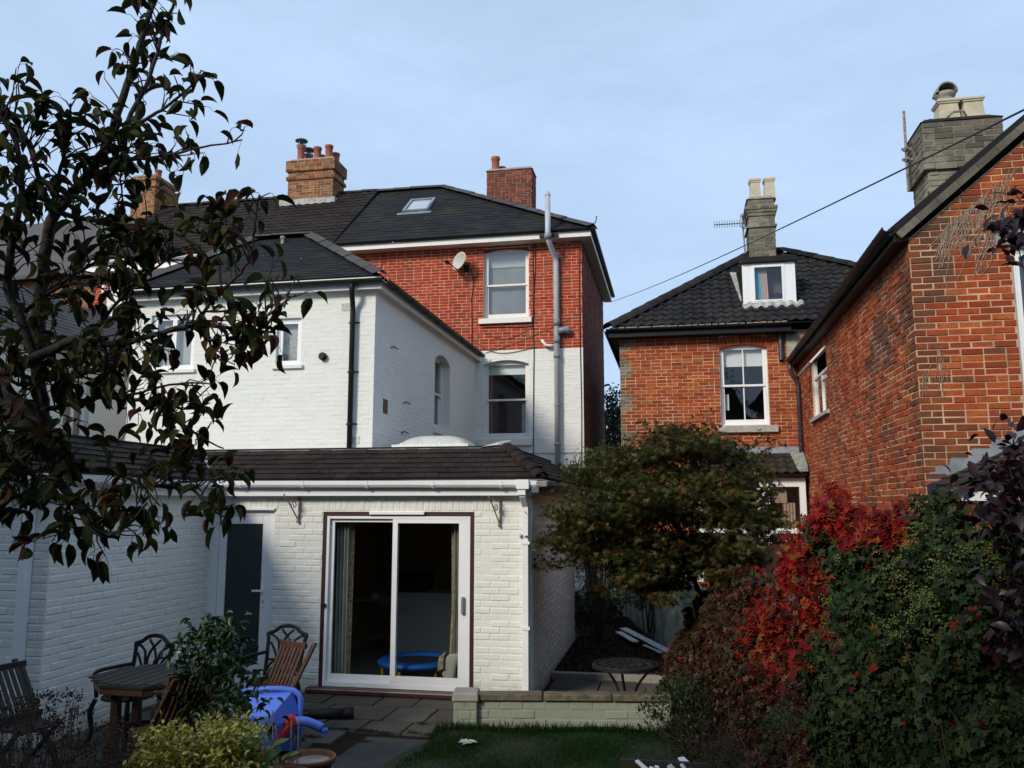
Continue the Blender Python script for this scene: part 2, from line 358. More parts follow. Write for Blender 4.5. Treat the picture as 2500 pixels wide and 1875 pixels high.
def autosmooth(o):
    me = o.data; me.polygons.foreach_set('use_smooth', [True]*len(me.polygons)); return o

class Pl:   # vertical wall plane: a=0 faces the camera (-Y), a=90 faces +X, a=-90 faces -X.  u,v,d -> along, up, outward
    def __init__(s, o, a): s.a = rad(a); s.o = np.array(o, float); s.u = np.array([math.cos(s.a), math.sin(s.a), 0]); s.n = np.array([math.sin(s.a), -math.cos(s.a), 0])
    def pt(s, u, v, d=0.0): return s.o+s.u*u+np.array([0, 0, v])+s.n*d
    def uv(s, p): q = np.array(p)-s.o; return float(q@s.u), float(q[2])
    def box(s, mb, u0, u1, v0, v1, d0, d1, r=0.0):
        P = s.pt; return mb.hexa([P(u0, v0, d1), P(u1, v0, d1), P(u1, v0, d0), P(u0, v0, d0), P(u0, v1, d1), P(u1, v1, d1), P(u1, v1, d0), P(u0, v1, d0)], r)
    def px(s, x, y):   # picture point on this plane
        r = ray(x, y); t = ((s.o-CAM)@s.n)/(r@s.n); return s.uv(CAM+r*t)
def clip(poly, a, b):   # keep the part of polygon left of the line a->b (2d)
    out = []; n = len(poly); f = lambda p: (b[0]-a[0])*(p[1]-a[1])-(b[1]-a[1])*(p[0]-a[0])
    for i in range(n):
        p, q = poly[i], poly[(i+1) % n]; fp, fq = f(p), f(q)
        if fp >= 0: out.append(p)
        if (fp >= 0) != (fq >= 0):
            t = fp/(fp-fq); out.append((p[0]+(q[0]-p[0])*t, p[1]+(q[1]-p[1])*t))
    return out
def clippoly(poly, cv):
    for i in range(len(cv)):
        poly = clip(poly, cv[i], cv[(i+1) % len(cv)])
        if len(poly) < 3: return []
    return poly
def area(p): return abs(sum(p[i][0]*p[(i+1) % len(p)][1]-p[(i+1) % len(p)][0]*p[i][1] for i in range(len(p))))/2

class Pieces:
    """bricks or tiles of one thing: the 300 that show largest become objects, the rest one mesh each material"""
    shared = {}
    def __init__(s, name, limit=300): s.name = name; s.e = []; s.limit = limit
    def add(s, mat, parent, frame, poly, shape, depth, key=None, tri=None):
        # frame = (origin, U, V, Nrm); poly = 2d polygon in the frame; shape(poly) -> (verts(3d local), faces)
        s.e.append((mat, parent, frame, poly, shape, depth, key))
    def finish(s):
        sc = []
        for i, (mat, parent, fr, poly, shape, depth, key) in enumerate(s.e):
            cx = sum(p[0] for p in poly)/len(poly); cy = sum(p[1] for p in poly)/len(poly)
            c = fr[0]+fr[1]*cx+fr[2]*cy; x, y, d = prj(c)
            vis = d > 0 and -20 < x < 2520 and -20 < y < 1895 and key is not None and (CAM-c)@fr[3] > 0
            sc.append((area(poly)*abs((CAM-c)@fr[3])/np.linalg.norm(CAM-c)**3 if vis else 0, i))
        sc.sort(reverse=True); pick = {i for a, i in sc[:s.limit] if a > 0}
        rest = {}
        for i, (mat, parent, fr, poly, shape, depth, key) in enumerate(s.e):
            if i in pick:
                x0 = min(p[0] for p in poly); y0 = min(p[1] for p in poly)
                k = (key, mat)
                if k not in Pieces.shared:
                    vs, fs = shape([(p[0]-x0, p[1]-y0) for p in poly]); me = bpy.data.meshes.new(s.name)
                    me.from_pydata([tuple(map(float, v)) for v in vs], [], fs); me.materials.append(M[mat]); Pieces.shared[k] = me
                o = bpy.data.objects.new(s.name, Pieces.shared[k]); COL.objects.link(o); place(o, parent)
                O = fr[0]+fr[1]*x0+fr[2]*y0+fr[3]*depth
                m = Matrix.Identity(4)
                for j in range(3): m[j][0] = fr[1][j]; m[j][1] = fr[2][j]; m[j][2] = fr[3][j]; m[j][3] = O[j]
                o.matrix_basis = m
            else: rest.setdefault((mat, parent.name), []).append(i)
        for (mat, pn), ids in rest.items():
            mb = MB()
            for i in ids:
                _, parent, fr, poly, shape, depth, key = s.e[i]
                vs, fs = shape(poly)
                mb.add([fr[0]+fr[1]*v[0]+fr[2]*v[1]+fr[3]*(v[2]+depth) for v in vs], fs, RNG.random()*.999+.0005)
            mb.build(s.name+'s', mat, parent, kind='stuff')
def brickshape(ch=.004, back=.012, front=.007):
    def f(poly):
        n = len(poly); cx = sum(p[0] for p in poly)/n; cy = sum(p[1] for p in poly)/n
        vs = [(p[0], p[1], -back) for p in poly]
        ins = []
        for p in poly:
            dx, dy = cx-p[0], cy-p[1]
            ins.append((p[0]+math.copysign(min(ch, abs(dx)*.6), dx), p[1]+math.copysign(min(ch, abs(dy)*.6), dy)))
        vs += [(p[0], p[1], front-.0035) for p in poly]+[(p[0], p[1], front) for p in ins]
        fs = [(i, (i+1) % n, n+(i+1) % n, n+i) for i in range(n)]+[(n+i, n+(i+1) % n, 2*n+(i+1) % n, 2*n+i) for i in range(n)]+[tuple(2*n+i for i in range(n))]
        return vs, fs
    return f
BS = brickshape()
BSW = brickshape(.008, .012, .0042)      # brick under thick paint: softer arris
def lay(pieces, parent, pl, cv, mat, openings=(), L=.225, c=.075, j=.010, shape=BS, rows=None, seed=1, flemish=0.0, jit=.003, off=0.0, jv=None, matf=None):
    """lay courses of bricks inside convex polygon cv (u,v) of plane pl"""
    R = random.Random(seed); jv = j if jv is None else jv
    u0 = min(p[0] for p in cv); u1 = max(p[0] for p in cv); v0 = min(p[1] for p in cv); v1 = max(p[1] for p in cv)
    fr = (pl.o, pl.u, np.array([0, 0, 1.0]), pl.n)
    k = 0; v = v0
    while v < v1-.02:
        u = u0-(L*.5 if k % 2 else 0)-off
        while u < u1:
            w = L
            if flemish and R.random() < flemish: w = L*.5
            a, b = u+j/2, u+w-j/2; u += w
            lo, hi = v+jv/2, v+c-jv/2
            segs = [(a, b)]
            for (ou0, ou1, ov0, ov1) in openings:
                if hi > ov0+.01 and lo < ov1-.01:
                    ns = []
                    for (p, q) in segs:
                        if q <= ou0 or p >= ou1: ns.append((p, q)); continue
                        if p < ou0-.03: ns.append((p, ou0-.002))
                        if q > ou1+.03: ns.append((ou1+.002, q))
                    segs = ns
            for (p, q) in segs:
                poly = clippoly([(p, lo), (q, lo), (q, hi), (p, hi)], cv)
                if len(poly) < 3 or area(poly) < .0004: continue
                full = len(poly) == 4 and abs(area(poly)-(hi-lo)*(max(x[0] for x in poly)-min(x[0] for x in poly))) < 1e-7
                key = None
                if full:
                    a0 = min(x[0] for x in poly); a1 = max(x[0] for x in poly); wd = round((a1-a0)/.01)*.01
                    poly = [(a0, lo), (a0+wd, lo), (a0+wd, hi), (a0, hi)]; poly[1:3] = [(min(a1, a0+wd), lo), (min(a1, a0+wd), hi)]
                    key = ('b', id(shape), round(min(a1, a0+wd)-a0, 3), round(hi-lo, 3))
                m = matf((p+q)/2, (lo+hi)/2) if matf else mat
                pieces.add(m, parent, fr, poly, shape, R.uniform(-jit, jit), key)
        v += c; k += 1
def soldiers(pieces, parent, pl, u0, u1, v0, v1, mat, w=.075, j=.010, shape=BS, seed=3):
    R = random.Random(seed); fr = (pl.o, pl.u, np.array([0, 0, 1.0]), pl.n); u = u0
    n = max(1, round((u1-u0)/w)); w = (u1-u0)/n
    for i in range(n):
        a = u0+i*w+j/2; b = a+w-j
        pieces.add(mat, parent, fr, [(a, v0+j/2), (b, v0+j/2), (b, v1-j/2), (a, v1-j/2)], shape, R.uniform(-.003, .003), ('s', id(shape), round(b-a, 4), round(v1-v0, 4)))
def archbricks(pieces, parent, pl, u0, u1, v, rise, h, mat, shape=BS, n=None, out=.006):
    """fan of bricks over a segmental head"""
    cx = (u0+u1)/2; hw = (u1-u0)/2; Rr = (hw*hw+rise*rise)/(2*rise); cy = v+rise-Rr; A = math.asin(hw/Rr)
    n = n or round(2*A*Rr/.075); fr = (pl.o, pl.u, np.array([0, 0, 1.0]), pl.n)
    for i in range(n):
        a0 = -A+2*A*(i+.07)/n; a1 = -A+2*A*(i+.93)/n
        P = lambda a, r: (cx+r*math.sin(a), cy+r*math.cos(a))
        pieces.add(mat, parent, fr, [P(a0, Rr), P(a1, Rr), P(a1, Rr+h), P(a0, Rr+h)], shape, out, None)
def shell(parent, pl, u0, u1, v0, v1, openings, mat, name='wall', reveal=.13, gable=None, d=0.0, revmat=None):
    us = sorted({u0, u1, *[x for o in openings for x in o[:2]]}); vs = sorted({v0, v1, *[x for o in openings for x in o[2:4]]})
    mb = MB(); P = pl.pt
    for i in range(len(us)-1):
        for k in range(len(vs)-1):
            a, b, c, e = us[i], us[i+1], vs[k], vs[k+1]
            if any(o[0] <= a+1e-6 and o[1] >= b-1e-6 and o[2] <= c+1e-6 and o[3] >= e-1e-6 for o in openings): continue
            mb.add([P(a, c, d), P(b, c, d), P(b, e, d), P(a, e, d)], [(0, 1, 2, 3)])
    if gable: mb.add([P(x, y, d) for x, y in gable], [tuple(range(len(gable)))])
    for (a, b, c, e) in openings:
        q = -reveal
        mb.add([P(a, c, d), P(b, c, d), P(b, e, d), P(a, e, d), P(a, c, q), P(b, c, q), P(b, e, q), P(a, e, q)], [(0, 1, 5, 4), (1, 2, 6, 5), (2, 3, 7, 6), (3, 0, 4, 7)])
    return mb.build(name, mat, parent)
def frame4(mb, pl, u0, u1, v0, v1, w, d0, d1, wt=None, wb=None):
    wt = w if wt is None else wt; wb = w if wb is None else wb
    pl.box(mb, u0, u0+w, v0, v1, d0, d1); pl.box(mb, u1-w, u1, v0, v1, d0, d1)
    pl.box(mb, u0+w, u1-w, v1-wt, v1, d0, d1-.001); pl.box(mb, u0+w, u1-w, v0, v0+wb, d0, d1-.001)
def spandrel(parent, pl, u0, u1, v1, rise, mat, d=.004, reveal=.11, name='window_arch'):
    """wall between a segmental curve and the straight top v1 of an opening"""
    mb = MB(); n = 10; hw = (u1-u0)/2; cx = (u0+u1)/2
    cur = [(u0+(u1-u0)*i/n) for i in range(n+1)]
    z = lambda u: v1-rise*((u-cx)/hw)**2
    P = pl.pt
    for i in range(n):
        a, b = cur[i], cur[i+1]
        mb.hexa([P(a, z(a), d), P(b, z(b), d), P(b, z(b), -reveal), P(a, z(a), -reveal), P(a, v1+.002, d), P(b, v1+.002, d), P(b, v1+.002, -reveal), P(a, v1+.002, -reveal)])
    return mb.build(name, mat, parent)
def room(parent, pl, u0, u1, v0, v1, d0=-.14, depth=2.2, mat='room_dark', grow=.5, name='room_interior'):
    mb = MB(); P = pl.pt; a, b, c, e = u0-grow, u1+grow, v0-grow, v1+grow*.5; q = d0-depth
    o = [P(a, c, d0), P(b, c, d0), P(b, e, d0), P(a, e, d0)]; i = [P(u0-.02, v0-.02, d0), P(u1+.02, v0-.02, d0), P(u1+.02, v1+.02, d0), P(u0-.02, v1+.02, d0)]
    k = [P(a, c, q), P(b, c, q), P(b, e, q), P(a, e, q)]
    mb.add(o+i+k, [(0, 1, 5, 4), (1, 2, 6, 5), (2, 3, 7, 6), (3, 0, 4, 7), (8, 9, 10, 11), (0, 1, 9, 8), (1, 2, 10, 9), (2, 3, 11, 10), (3, 0, 8, 11)])
    return mb.build(name, mat, parent)
def sash(parent, pl, u0, u1, v0, v1, rail=.5, munt=0, mat='timber_white', glass='glass', recess=.09, fw=.05, sill=None, sillmat=None, blind=0.0, net=None, roommat='room_dark', low_stile=.06, bot=.10):
    mb = MB(); frame4(mb, pl, u0, u1, v0, v1, fw, -recess-.09, -recess, wt=fw, wb=.03)
    w = mb.build('window', mat, parent)
    a, b, c, e = u0+fw, u1-fw, v0+.03, v1-fw; m = c+(e-c)*rail
    for nm, (x, y, dd) in (('upper_sash', (m-.02, e, -recess-.015)), ('lower_sash', (c, m+.025, -recess-.05))):
        mb = MB(); low = nm == 'lower_sash'
        frame4(mb, pl, a+.001, b-.001, x, y, .045, dd-.035, dd, wt=.045, wb=bot if low else .045)
        if munt:
            for i in range(munt):
                q = a+(b-a)*(i+1)/(munt+1); pl.box(mb, q-.012, q+.012, x+(bot if low else .045), y-.045, dd-.03, dd-.003)
        s = mb.build(nm, mat, w)
        g = MB(); g.add([pl.pt(a+.04, x+.04, dd-.018), pl.pt(b-.04, x+.04, dd-.018), pl.pt(b-.04, y-.04, dd-.018), pl.pt(a+.04, y-.04, dd-.018)], [(0, 1, 2, 3)]); g.build('pane', glass, w)
    if sill:
        mb = MB(); su0, su1, sv0, sd = sill; P = pl.pt
        mb.hexa([P(su0, sv0, sd), P(su1, sv0, sd), P(su1, sv0, -recess-.05), P(su0, sv0, -recess-.05), P(su0, v0-.012, sd), P(su1, v0-.012, sd), P(su1, v0+.002, -recess-.05), P(su0, v0+.002, -recess-.05)])
        mb.build('sill', sillmat or mat, w, bevel=.006)
    if blind:
        mb = MB(); pl.box(mb, a+.005, b-.005, e-(e-c)*blind, e+.03, -recess-.135, -recess-.128); mb.build('blind', 'blind_fabric', w)
    if net:
        mb = MB(); n = 4
        for i in range(n):
            x0 = a+(b-a)*i/n; x1 = a+(b-a)*(i+1)/n; k0 = -recess-.16+.012*(i % 2); k1 = -recess-.16+.012*((i+1) % 2)
            mb.add([pl.pt(x0, c-.05, k0), pl.pt(x1, c-.05, k1), pl.pt(x1, e+.03, k1), pl.pt(x0, e+.03, k0)], [(0, 1, 2, 3)])
        mb.build('net_or_reflection_sheet', net, w, smooth=True)
    room(parent, pl, u0, u1, v0, v1, -recess-.10-.02, mat=roommat)
    return w
# roofs
class Roof:
    def __init__(s, O, sdir, tdir): s.O = np.array(O, float); s.s = np.array(sdir, float)/np.linalg.norm(sdir); t = np.array(tdir, float); t = t-s.s*(t@s.s); s.t = t/np.linalg.norm(t); s.n = np.cross(s.s, s.t)
    def st(s, p): q = np.array(p, float)-s.O; return float(q@s.s), float(q@s.t)
    def pt(s, a, b, h=0.0): return s.O+s.s*a+s.t*b+s.n*h
    def hit(s, x, y):    # picture point on the roof plane
        r = ray(x, y); k = ((s.O-CAM)@s.n)/(r@s.n); return CAM+r*k
def tileshape(g, thick, lift):
    def f(poly):
        y0 = min(p[1] for p in poly); n = len(poly)
        # the tilt belongs to the course, stored by reference to the tile's foot
        h = lambda y: max(.002, thick+lift*(1-(y-y0)/(g*1.2)))
        vs = [(p[0], p[1], -.01) for p in poly]+[(p[0], p[1], h(p[1])) for p in poly]
        fs = [tuple(n+i for i in range(n))]+[(i, (i+1) % n, n+(i+1) % n, n+i) for i in range(n)]
        return vs, fs
    return f
def panshape(g, thick, lift, amp, w, waves=1):
    def f(poly):
        x0 = min(p[0] for p in poly); x1 = max(p[0] for p in poly); y0 = min(p[1] for p in poly); y1 = max(p[1] for p in poly); n = 7*waves; vs = []; fs = []
        pr = lambda u: amp*(math.sin(2*math.pi*u*waves-.6)*.5+.5)**1.3
        for i in range(n+1):
            u = i/n; x = x0+(x1-x0)*u; a = pr(u)
            vs += [(x, y0, a+thick+lift-.022), (x, y0, a+thick+lift), (x, y1, a+thick)]
        for i in range(n):
            b = i*3; fs += [(b, b+3, b+4, b+1), (b+1, b+4, b+5, b+2)]
        return vs, fs
    return f
def tile(pieces, parent, rf, cv, mat, w, g, thick=.012, lift=.016, shape=None, jit=.003, gap=.004, seed=5, stagger=.5, under='black_tile', base=True, drop=0.0, jitx=0.0, tol=0.0):
    R = random.Random(seed); fr = (rf.O, rf.s, rf.t, rf.n)
    if base:
        mb = MB(); mb.add([rf.pt(a, b, -.012) for a, b in cv], [tuple(range(len(cv)))]); mb.build('roof_deck', under, parent)
    s0 = min(p[0] for p in cv); s1 = max(p[0] for p in cv); t0 = min(p[1] for p in cv); t1 = max(p[1] for p in cv)
    sh = shape or tileshape(g, thick, lift); k = 0; t = t0
    while t < t1-.02:
        x = s0-(w*stagger if k % 2 else 0)
        while x < s1:
            a, b = x+gap/2, x+w-gap/2; x += w
            rect = [(a, t), (b, t), (b, t+g*1.2), (a, t+g*1.2)]
            if shape is not None:
                cx, cy = (a+b)/2, t+g*.5
                if not clippoly([(cx-.01, cy-.01), (cx+.01, cy-.01), (cx, cy+.01)], cv): continue
                pieces.add(mat, parent, fr, rect, sh, R.uniform(-jit, jit), ('p', id(sh), round(b-a, 4)))
            else:
                poly = clippoly(rect, cv)
                if len(poly) < 3 or area(poly) < .0006: continue
                full = len(poly) == 4 and abs(area(poly)-(b-a)*g*1.2) < 1e-6
                pieces.add(mat, parent, fr, poly, sh, R.uniform(-jit, jit), ('t', id(sh), round(b-a, 4)) if full else None)
        t += g; k += 1
def ridge(parent, A, B, up=(0, 0, 1), mat='ridge_tile', r=.11, seg=.40, n=6, name='ridge_tile', flat=.75, jit=.006):
    A = np.array(A, float); B = np.array(B, float); d = B-A; Ln = np.linalg.norm(d); d /= Ln; up = np.array(up, float); side = np.cross(d, up); side /= np.linalg.norm(side); up = np.cross(side, d)
    k = max(1, round(Ln/seg)); sg = Ln/k
    vs = []; fs = []
    for e, (q, rr) in enumerate(((0, 1.0), (sg*1.04, .90))):
        for i in range(n+1):
            a = math.pi*i/n; vs.append((math.cos(a)*r*rr, math.sin(a)*r*rr*flat-.02, q))
        for i in range(n+1):
            a = math.pi*i/n; vs.append((math.cos(a)*(r*rr-.015), math.sin(a)*(r*rr-.015)*flat-.02, q))
    m = 2*(n+1)
    for i in range(n): fs += [(i, i+1, m+i+1, m+i), (i, n+1+i, n+2+i, i+1)]
    me = bpy.data.meshes.new(name); me.from_pydata(vs, [], fs); me.materials.append(M[mat])
    if n > 3: me.polygons.foreach_set('use_smooth', [True]*len(me.polygons))
    for i in range(k):
        O = A+d*sg*i+up*RNG.uniform(-jit, jit); o = bpy.data.objects.new(name, me); COL.objects.link(o); place(o, parent)
        mt = Matrix.Identity(4)
        for j in range(3): mt[j][0] = side[j]; mt[j][1] = up[j]; mt[j][2] = d[j]; mt[j][3] = O[j]
        o.matrix_basis = mt
def gutter(parent, A, B, out, mat='black_plastic', r=.06, name='gutter', square=False, brackets=0, brmat=None, tilt=0):
    """half round channel hung on the line A-B (its back top edge), bulging towards out"""
    A = np.array(A, float); B = np.array(B, float); out = np.array(out, float); z = np.array([0, 0, 1.0])
    if square: prof = [(0, 0), (0, -r*1.15), (r*.35, -r*1.35), (r*1.35, -r*1.35), (r*1.75, -r*.85), (r*1.8, 0), (r*1.65, 0), (r*1.6, -r*.8), (r*1.25, -r*1.2), (r*.1, -r*1.1), (r*.1, 0)]
    else:
        prof = [(r-r*math.cos(math.pi*i/8), -r*math.sin(math.pi*i/8)) for i in range(9)]; prof += [(r-(r-.008)*math.cos(math.pi*i/8), -(r-.008)*math.sin(math.pi*i/8)) for i in range(8, -1, -1)]
    mb = MB(); mb.prism([A+out*a+z*b for a, b in prof], B-A); g = mb.build(name, mat, parent)
    for i in range(brackets):
        p = A+(B-A)*((i+.5)/brackets); d = (B-A)/np.linalg.norm(B-A)
        mb = MB(); mb.prism([p-d*.018+out*(r+(a-r)*1.10)+z*(b*1.10-.002) for a, b in prof[:len(prof)//2+1]]+[p-d*.018+out*(r+(a-r)*1.0)+z*(b) for a, b in prof[:len(prof)//2+1]][::-1], d*.036); mb.build('gutter_bracket', brmat or mat, g)
    return g
def pipe(parent, pts, r, mat, name='downpipe', seg=12, clips=(), clipw=.0):
    mb = MB(); mb.tube(pts, r, seg); o = mb.build(name, mat, parent); autosmooth(o)
    for (p, n) in clips:
        m2 = MB(); p = np.array(p, float); m2.tube([p-(0, 0, .02), p+(0, 0, .02)], r*1.16, seg); n = np.array(n, float)
        t = np.cross(n, (0, 0, 1.0)); m2.bar(p-n*(r+.03)-t*(r+.05), p-n*(r+.03)+t*(r+.05), .03, .02); m2.build('pipe_clip', mat, o)
    return o
def rpipe(pts, rad_=.08, n=4):   # round the corners of a polyline
    pts = [np.array(p, float) for p in pts]; out = [pts[0]]
    for i in range(1, len(pts)-1):
        a = pts[i-1]-pts[i]; b = pts[i+1]-pts[i]; la = np.linalg.norm(a); lb = np.linalg.norm(b); k = min(rad_, la*.45, lb*.45)
        p, q = pts[i]+a/la*k, pts[i]+b/lb*k
        for j in range(n+1): t = j/n; out.append((1-t)**2*p+2*t*(1-t)*pts[i]+t*t*q)
    return out+[pts[-1]]
def spline(pts, n=6):
    P = [np.array(p, float) for p in pts]; P = [2*P[0]-P[1]]+P+[2*P[-1]-P[-2]]; out = []
    for i in range(1, len(P)-2):
        for k in range(n):
            t = k/n; a, b, c, d = P[i-1:i+3]
            out.append(.5*((2*b)+(-a+c)*t+(2*a-5*b+4*c-d)*t*t+(-a+3*b-3*c+d)*t**3))
    return out+[P[-2]]
# foliage
def rotmats(n, face, jit, spin=math.pi, rng=NR):
    """random frames whose normals scatter about face (n,3)"""
    f = np.broadcast_to(np.asarray(face, float), (n, 3))+rng.normal(0, jit, (n, 3)); f = f/np.linalg.norm(f, axis=1, keepdims=True)
    a = np.cross(f, np.array([0, 0, 1.0])+rng.normal(0, .01, (n, 3))); a /= np.linalg.norm(a, axis=1, keepdims=True); b = np.cross(f, a)
    th = rng.uniform(-spin, spin, n)[:, None]; u = a*np.cos(th)+b*np.sin(th); v = -a*np.sin(th)+b*np.cos(th)
    return u, v, f
def leaves(name, mat, parent, C, u, v, w, size, shape, kind='stuff', seedr=None, local=False):
    """C centres (base of leaf); shape = (verts (k,3) in u,v,w, faces)"""
    sv, sf = np.array(shape[0], float), shape[1]; n = len(C); k = len(sv)
    size = np.broadcast_to(np.asarray(size, float), (n,))[:, None, None]
    V = C[:, None, :]+size*(sv[None, :, 0:1]*u[:, None, :]+sv[None, :, 1:2]*v[:, None, :]+sv[None, :, 2:3]*w[:, None, :])
    V = V.reshape(-1, 3); fl = np.array([x for f in sf for x in f]); ln = np.array([len(f) for f in sf]); m = len(sf)
    me = bpy.data.meshes.new(name); me.vertices.add(n*k); me.vertices.foreach_set('co', V.astype(np.float32).ravel())
    loops = (fl[None, :]+(np.arange(n)*k)[:, None]).ravel(); me.loops.add(len(loops)); me.loops.foreach_set('vertex_index', loops.astype(np.int32))
    tot = np.tile(ln, n); st = np.concatenate([[0], np.cumsum(tot)[:-1]]); me.polygons.add(n*m); me.polygons.foreach_set('loop_start', st.astype(np.int32)); me.polygons.foreach_set('loop_total', tot.astype(np.int32))
    r = NR.random(n) if seedr is None else seedr
    at = me.attributes.new('rnd', 'FLOAT', 'FACE'); at.data.foreach_set('value', np.repeat(r*.998+.001, m).astype(np.float32))
    me.update(calc_edges=True); me.validate()
    return linkmesh(name, me, parent, mat, False, local, kind)
OVATE = ([(0, 0, 0), (-.22, .28, .07), (0, .30, 0), (.22, .28, .07), (-.24, .58, .05), (0, .60, -.03), (.24, .58, .05), (0, 1, -.16)], [(0, 2, 1), (0, 3, 2), (1, 2, 5, 4), (2, 3, 6, 5), (4, 5, 7), (5, 6, 7)])
PEAR = ([(0, 0, 0)]+[p for y, w_ in ((.12, .13), (.32, .22), (.55, .235), (.78, .15)) for p in ((-w_, y, .05+w_*.25), (0, y, 0), (w_, y, .05+w_*.25))]+[(0, 1, -.02)],
        [(0, 2, 1), (0, 3, 2)]+[f for k in (1, 4, 7) for f in ((k, k+1, k+4, k+3), (k+1, k+2, k+5, k+4))]+[(10, 11, 13), (11, 12, 13)])
LANCE = ([(0, 0, 0), (-.13, .4, .04), (0, .42, 0), (.13, .4, .04), (0, 1, -.12)], [(0, 2, 1), (0, 3, 2), (1, 2, 4), (2, 3, 4)])
def star(lobes, inner=.25):
    vs = [(0, 0, 0)]; angs = np.linspace(-2.2, 2.2, lobes)
    for i, a in enumerate(angs):
        L_ = 1-.32*abs(a)/2.2; vs.append((math.sin(a)*L_, math.cos(a)*L_, -.08))
        if i < lobes-1: b = (a+angs[i+1])/2; vs.append((math.sin(b)*inner, math.cos(b)*inner, .03))
    return vs, [(0, i+1, i) for i in range(1, len(vs)-1)]
MAPLE = star(7, .30)
IVY = star(5, .55)
def palm(n=5):
    vs = []; fs = []
    for i in range(n):
        a = -1.5+3.0*i/(n-1); L_ = 1-.25*abs(a)/1.5; c, s_ = math.cos(a), math.sin(a); b = len(vs)
        for (x, y, z) in ((0, 0, 0), (-.17, .55, .03), (.17, .55, .03), (0, 1, -.12)): vs.append((x*L_*c+y*L_*s_, -x*L_*s_+y*L_*c, z))
        fs += [(b, b+2, b+1), (b+1, b+2, b+3)]
    return vs, fs
CREEPER = palm(5)
BLOB = ([(0, 0, -.5), (.5, 0, 0), (0, .5, 0), (-.5, 0, 0), (0, -.5, 0), (0, 0, .5)], [(0, 2, 1), (0, 3, 2), (0, 4, 3), (0, 1, 4), (5, 1, 2), (5, 2, 3), (5, 3, 4), (5, 4, 1)])

# ================================================================ ground
GZ = -0.08
def struct(o): o['kind'] = 'structure'; return o
mb = MB(); mb.add([(-900, -600, GZ-.06), (900, -600, GZ-.06), (900, 1500, GZ-.06), (-900, 1500, GZ-.06)], [(0, 1, 2, 3)])
struct(mb.build('ground', 'far_ground'))
mb = MB(); mb.add([(-14, -3, GZ-.03), (9, -3, GZ-.03), (9, 11.2, GZ-.03), (-14, 11.2, GZ-.03)], [(0, 1, 2, 3)]); struct(mb.build('garden_soil', 'soil'))
# patio of stone slabs
pat = thing('patio', 'stone slabs', 'patio', (-3, 8.6, GZ)); del pat['label'], pat['category']; pat['kind'] = 'structure'
mb = MB(); mb.box(-7.2, -1.55, 6.3, 9.95, GZ-.05, GZ-.018); mb.box(-1.55, 0.9, 8.85, 11.3, GZ-.05, GZ-.018); mb.build('joint_bed', 'soil', pat)
R = random.Random(4)
def slab(x0, x1, y0, y1):
    mb = MB(); t = [R.uniform(-.006, .006) for _ in range(4)]; h = GZ
    mb.hexa([(x0, y0, h-.04), (x1, y0, h-.04), (x1, y1, h-.04), (x0, y1, h-.04), (x0+.004, y0+.004, h+t[0]), (x1-.004, y0+.004, h+t[1]), (x1-.004, y1-.004, h+t[2]), (x0+.004, y1-.004, h+t[3])])
    mb.build('paving_slab', 'paving', pat)
y = 9.80
for k, dy in enumerate((.46, .61, .46, .46, .61, .46, .46)):
    x = -7.15+R.uniform(0, .3)
    while x < -2.35:
        w = R.choice((.46, .61, .76)); x1 = min(x+w, -2.30 if k > 1 else -1.72)
        if x1-x > .12 and not (x1 > -3.05 and y-dy < 8.15): slab(x, x1-.014, y-dy+.014, y)
        x += w
    y -= dy
for k in range(4):
    x = -1.60
    while x < .7: w = R.choice((.46, .61)); slab(x, x+w-.014, 8.95+k*.56, 8.95+(k+1)*.56-.014); x += w
mb = MB(); mb.add([(-3.05, 6.3, GZ+.006), (-2.30, 6.3, GZ+.006), (-2.32, 7.2, GZ+.006), (-2.36, 8.1, GZ+.006), (-3.0, 8.1, GZ+.006), (-3.05, 7.2, GZ+.006)], [(0, 1, 2, 3, 4, 5)]); struct(mb.build('path', 'path_concrete'))
# lawn
mb = MB(); n = 14; P = []
for i in range(n+1):
    for k in range(n+1): P.append((-2.42+3.6*i/n+(.12*math.sin(k*.6) if i == 0 else 0), 5.6+3.05*k/n+.13*(i/n)*3*(k/n), GZ+.015+.02*math.sin(i*1.3)*math.cos(k*.9)))
mb.add(P, [(i*(n+1)+k, (i+1)*(n+1)+k, (i+1)*(n+1)+k+1, i*(n+1)+k+1) for i in range(n) for k in range(n)])
struct(mb.build('lawn', 'turf', smooth=True))
# gravel and bark strip beside the garden room
mb = MB(); n = 24; P = []
for i in range(n+1):
    for k in range(n+1):
        x = -1.66+2.6*i/n; yy = 11.25+8.5*k/n; P.append((x, yy, GZ+.05+.10*(k/n)+RNG.uniform(-.02, .02)))
mb.add(P, [(i*(n+1)+k, (i+1)*(n+1)+k, (i+1)*(n+1)+k+1, i*(n+1)+k+1) for i in range(n) for k in range(n)]); struct(mb.build('bark_path', 'mulch', smooth=True))
n = 9000; C = np.c_[NR.uniform(-1.64, .4, n), NR.uniform(11.28, 16.5, n), np.full(n, GZ+.085)]; C[:, 2] += (C[:, 1]-11.25)/8.5*.10-.02
u, v, w = rotmats(n, (0, -.1, 1), .5)
leaves('bark_chips', 'dry_leaf', None, C, u, v, w, NR.uniform(.02, .05, n), ([(-.3, -.5, 0), (.3, -.5, 0), (.3, .5, .05), (-.3, .5, 0)], [(0, 1, 2, 3)]))['label'] = 'brown bark chips covering the side path'
bpy.data.objects['bark_chips']['category'] = 'bark chips'
mb = MB(); mb.box(-1.66, .35, 11.20, 11.32, GZ-.02, GZ+.075); struct(mb.build('step_edge', 'concrete', bevel=.01))

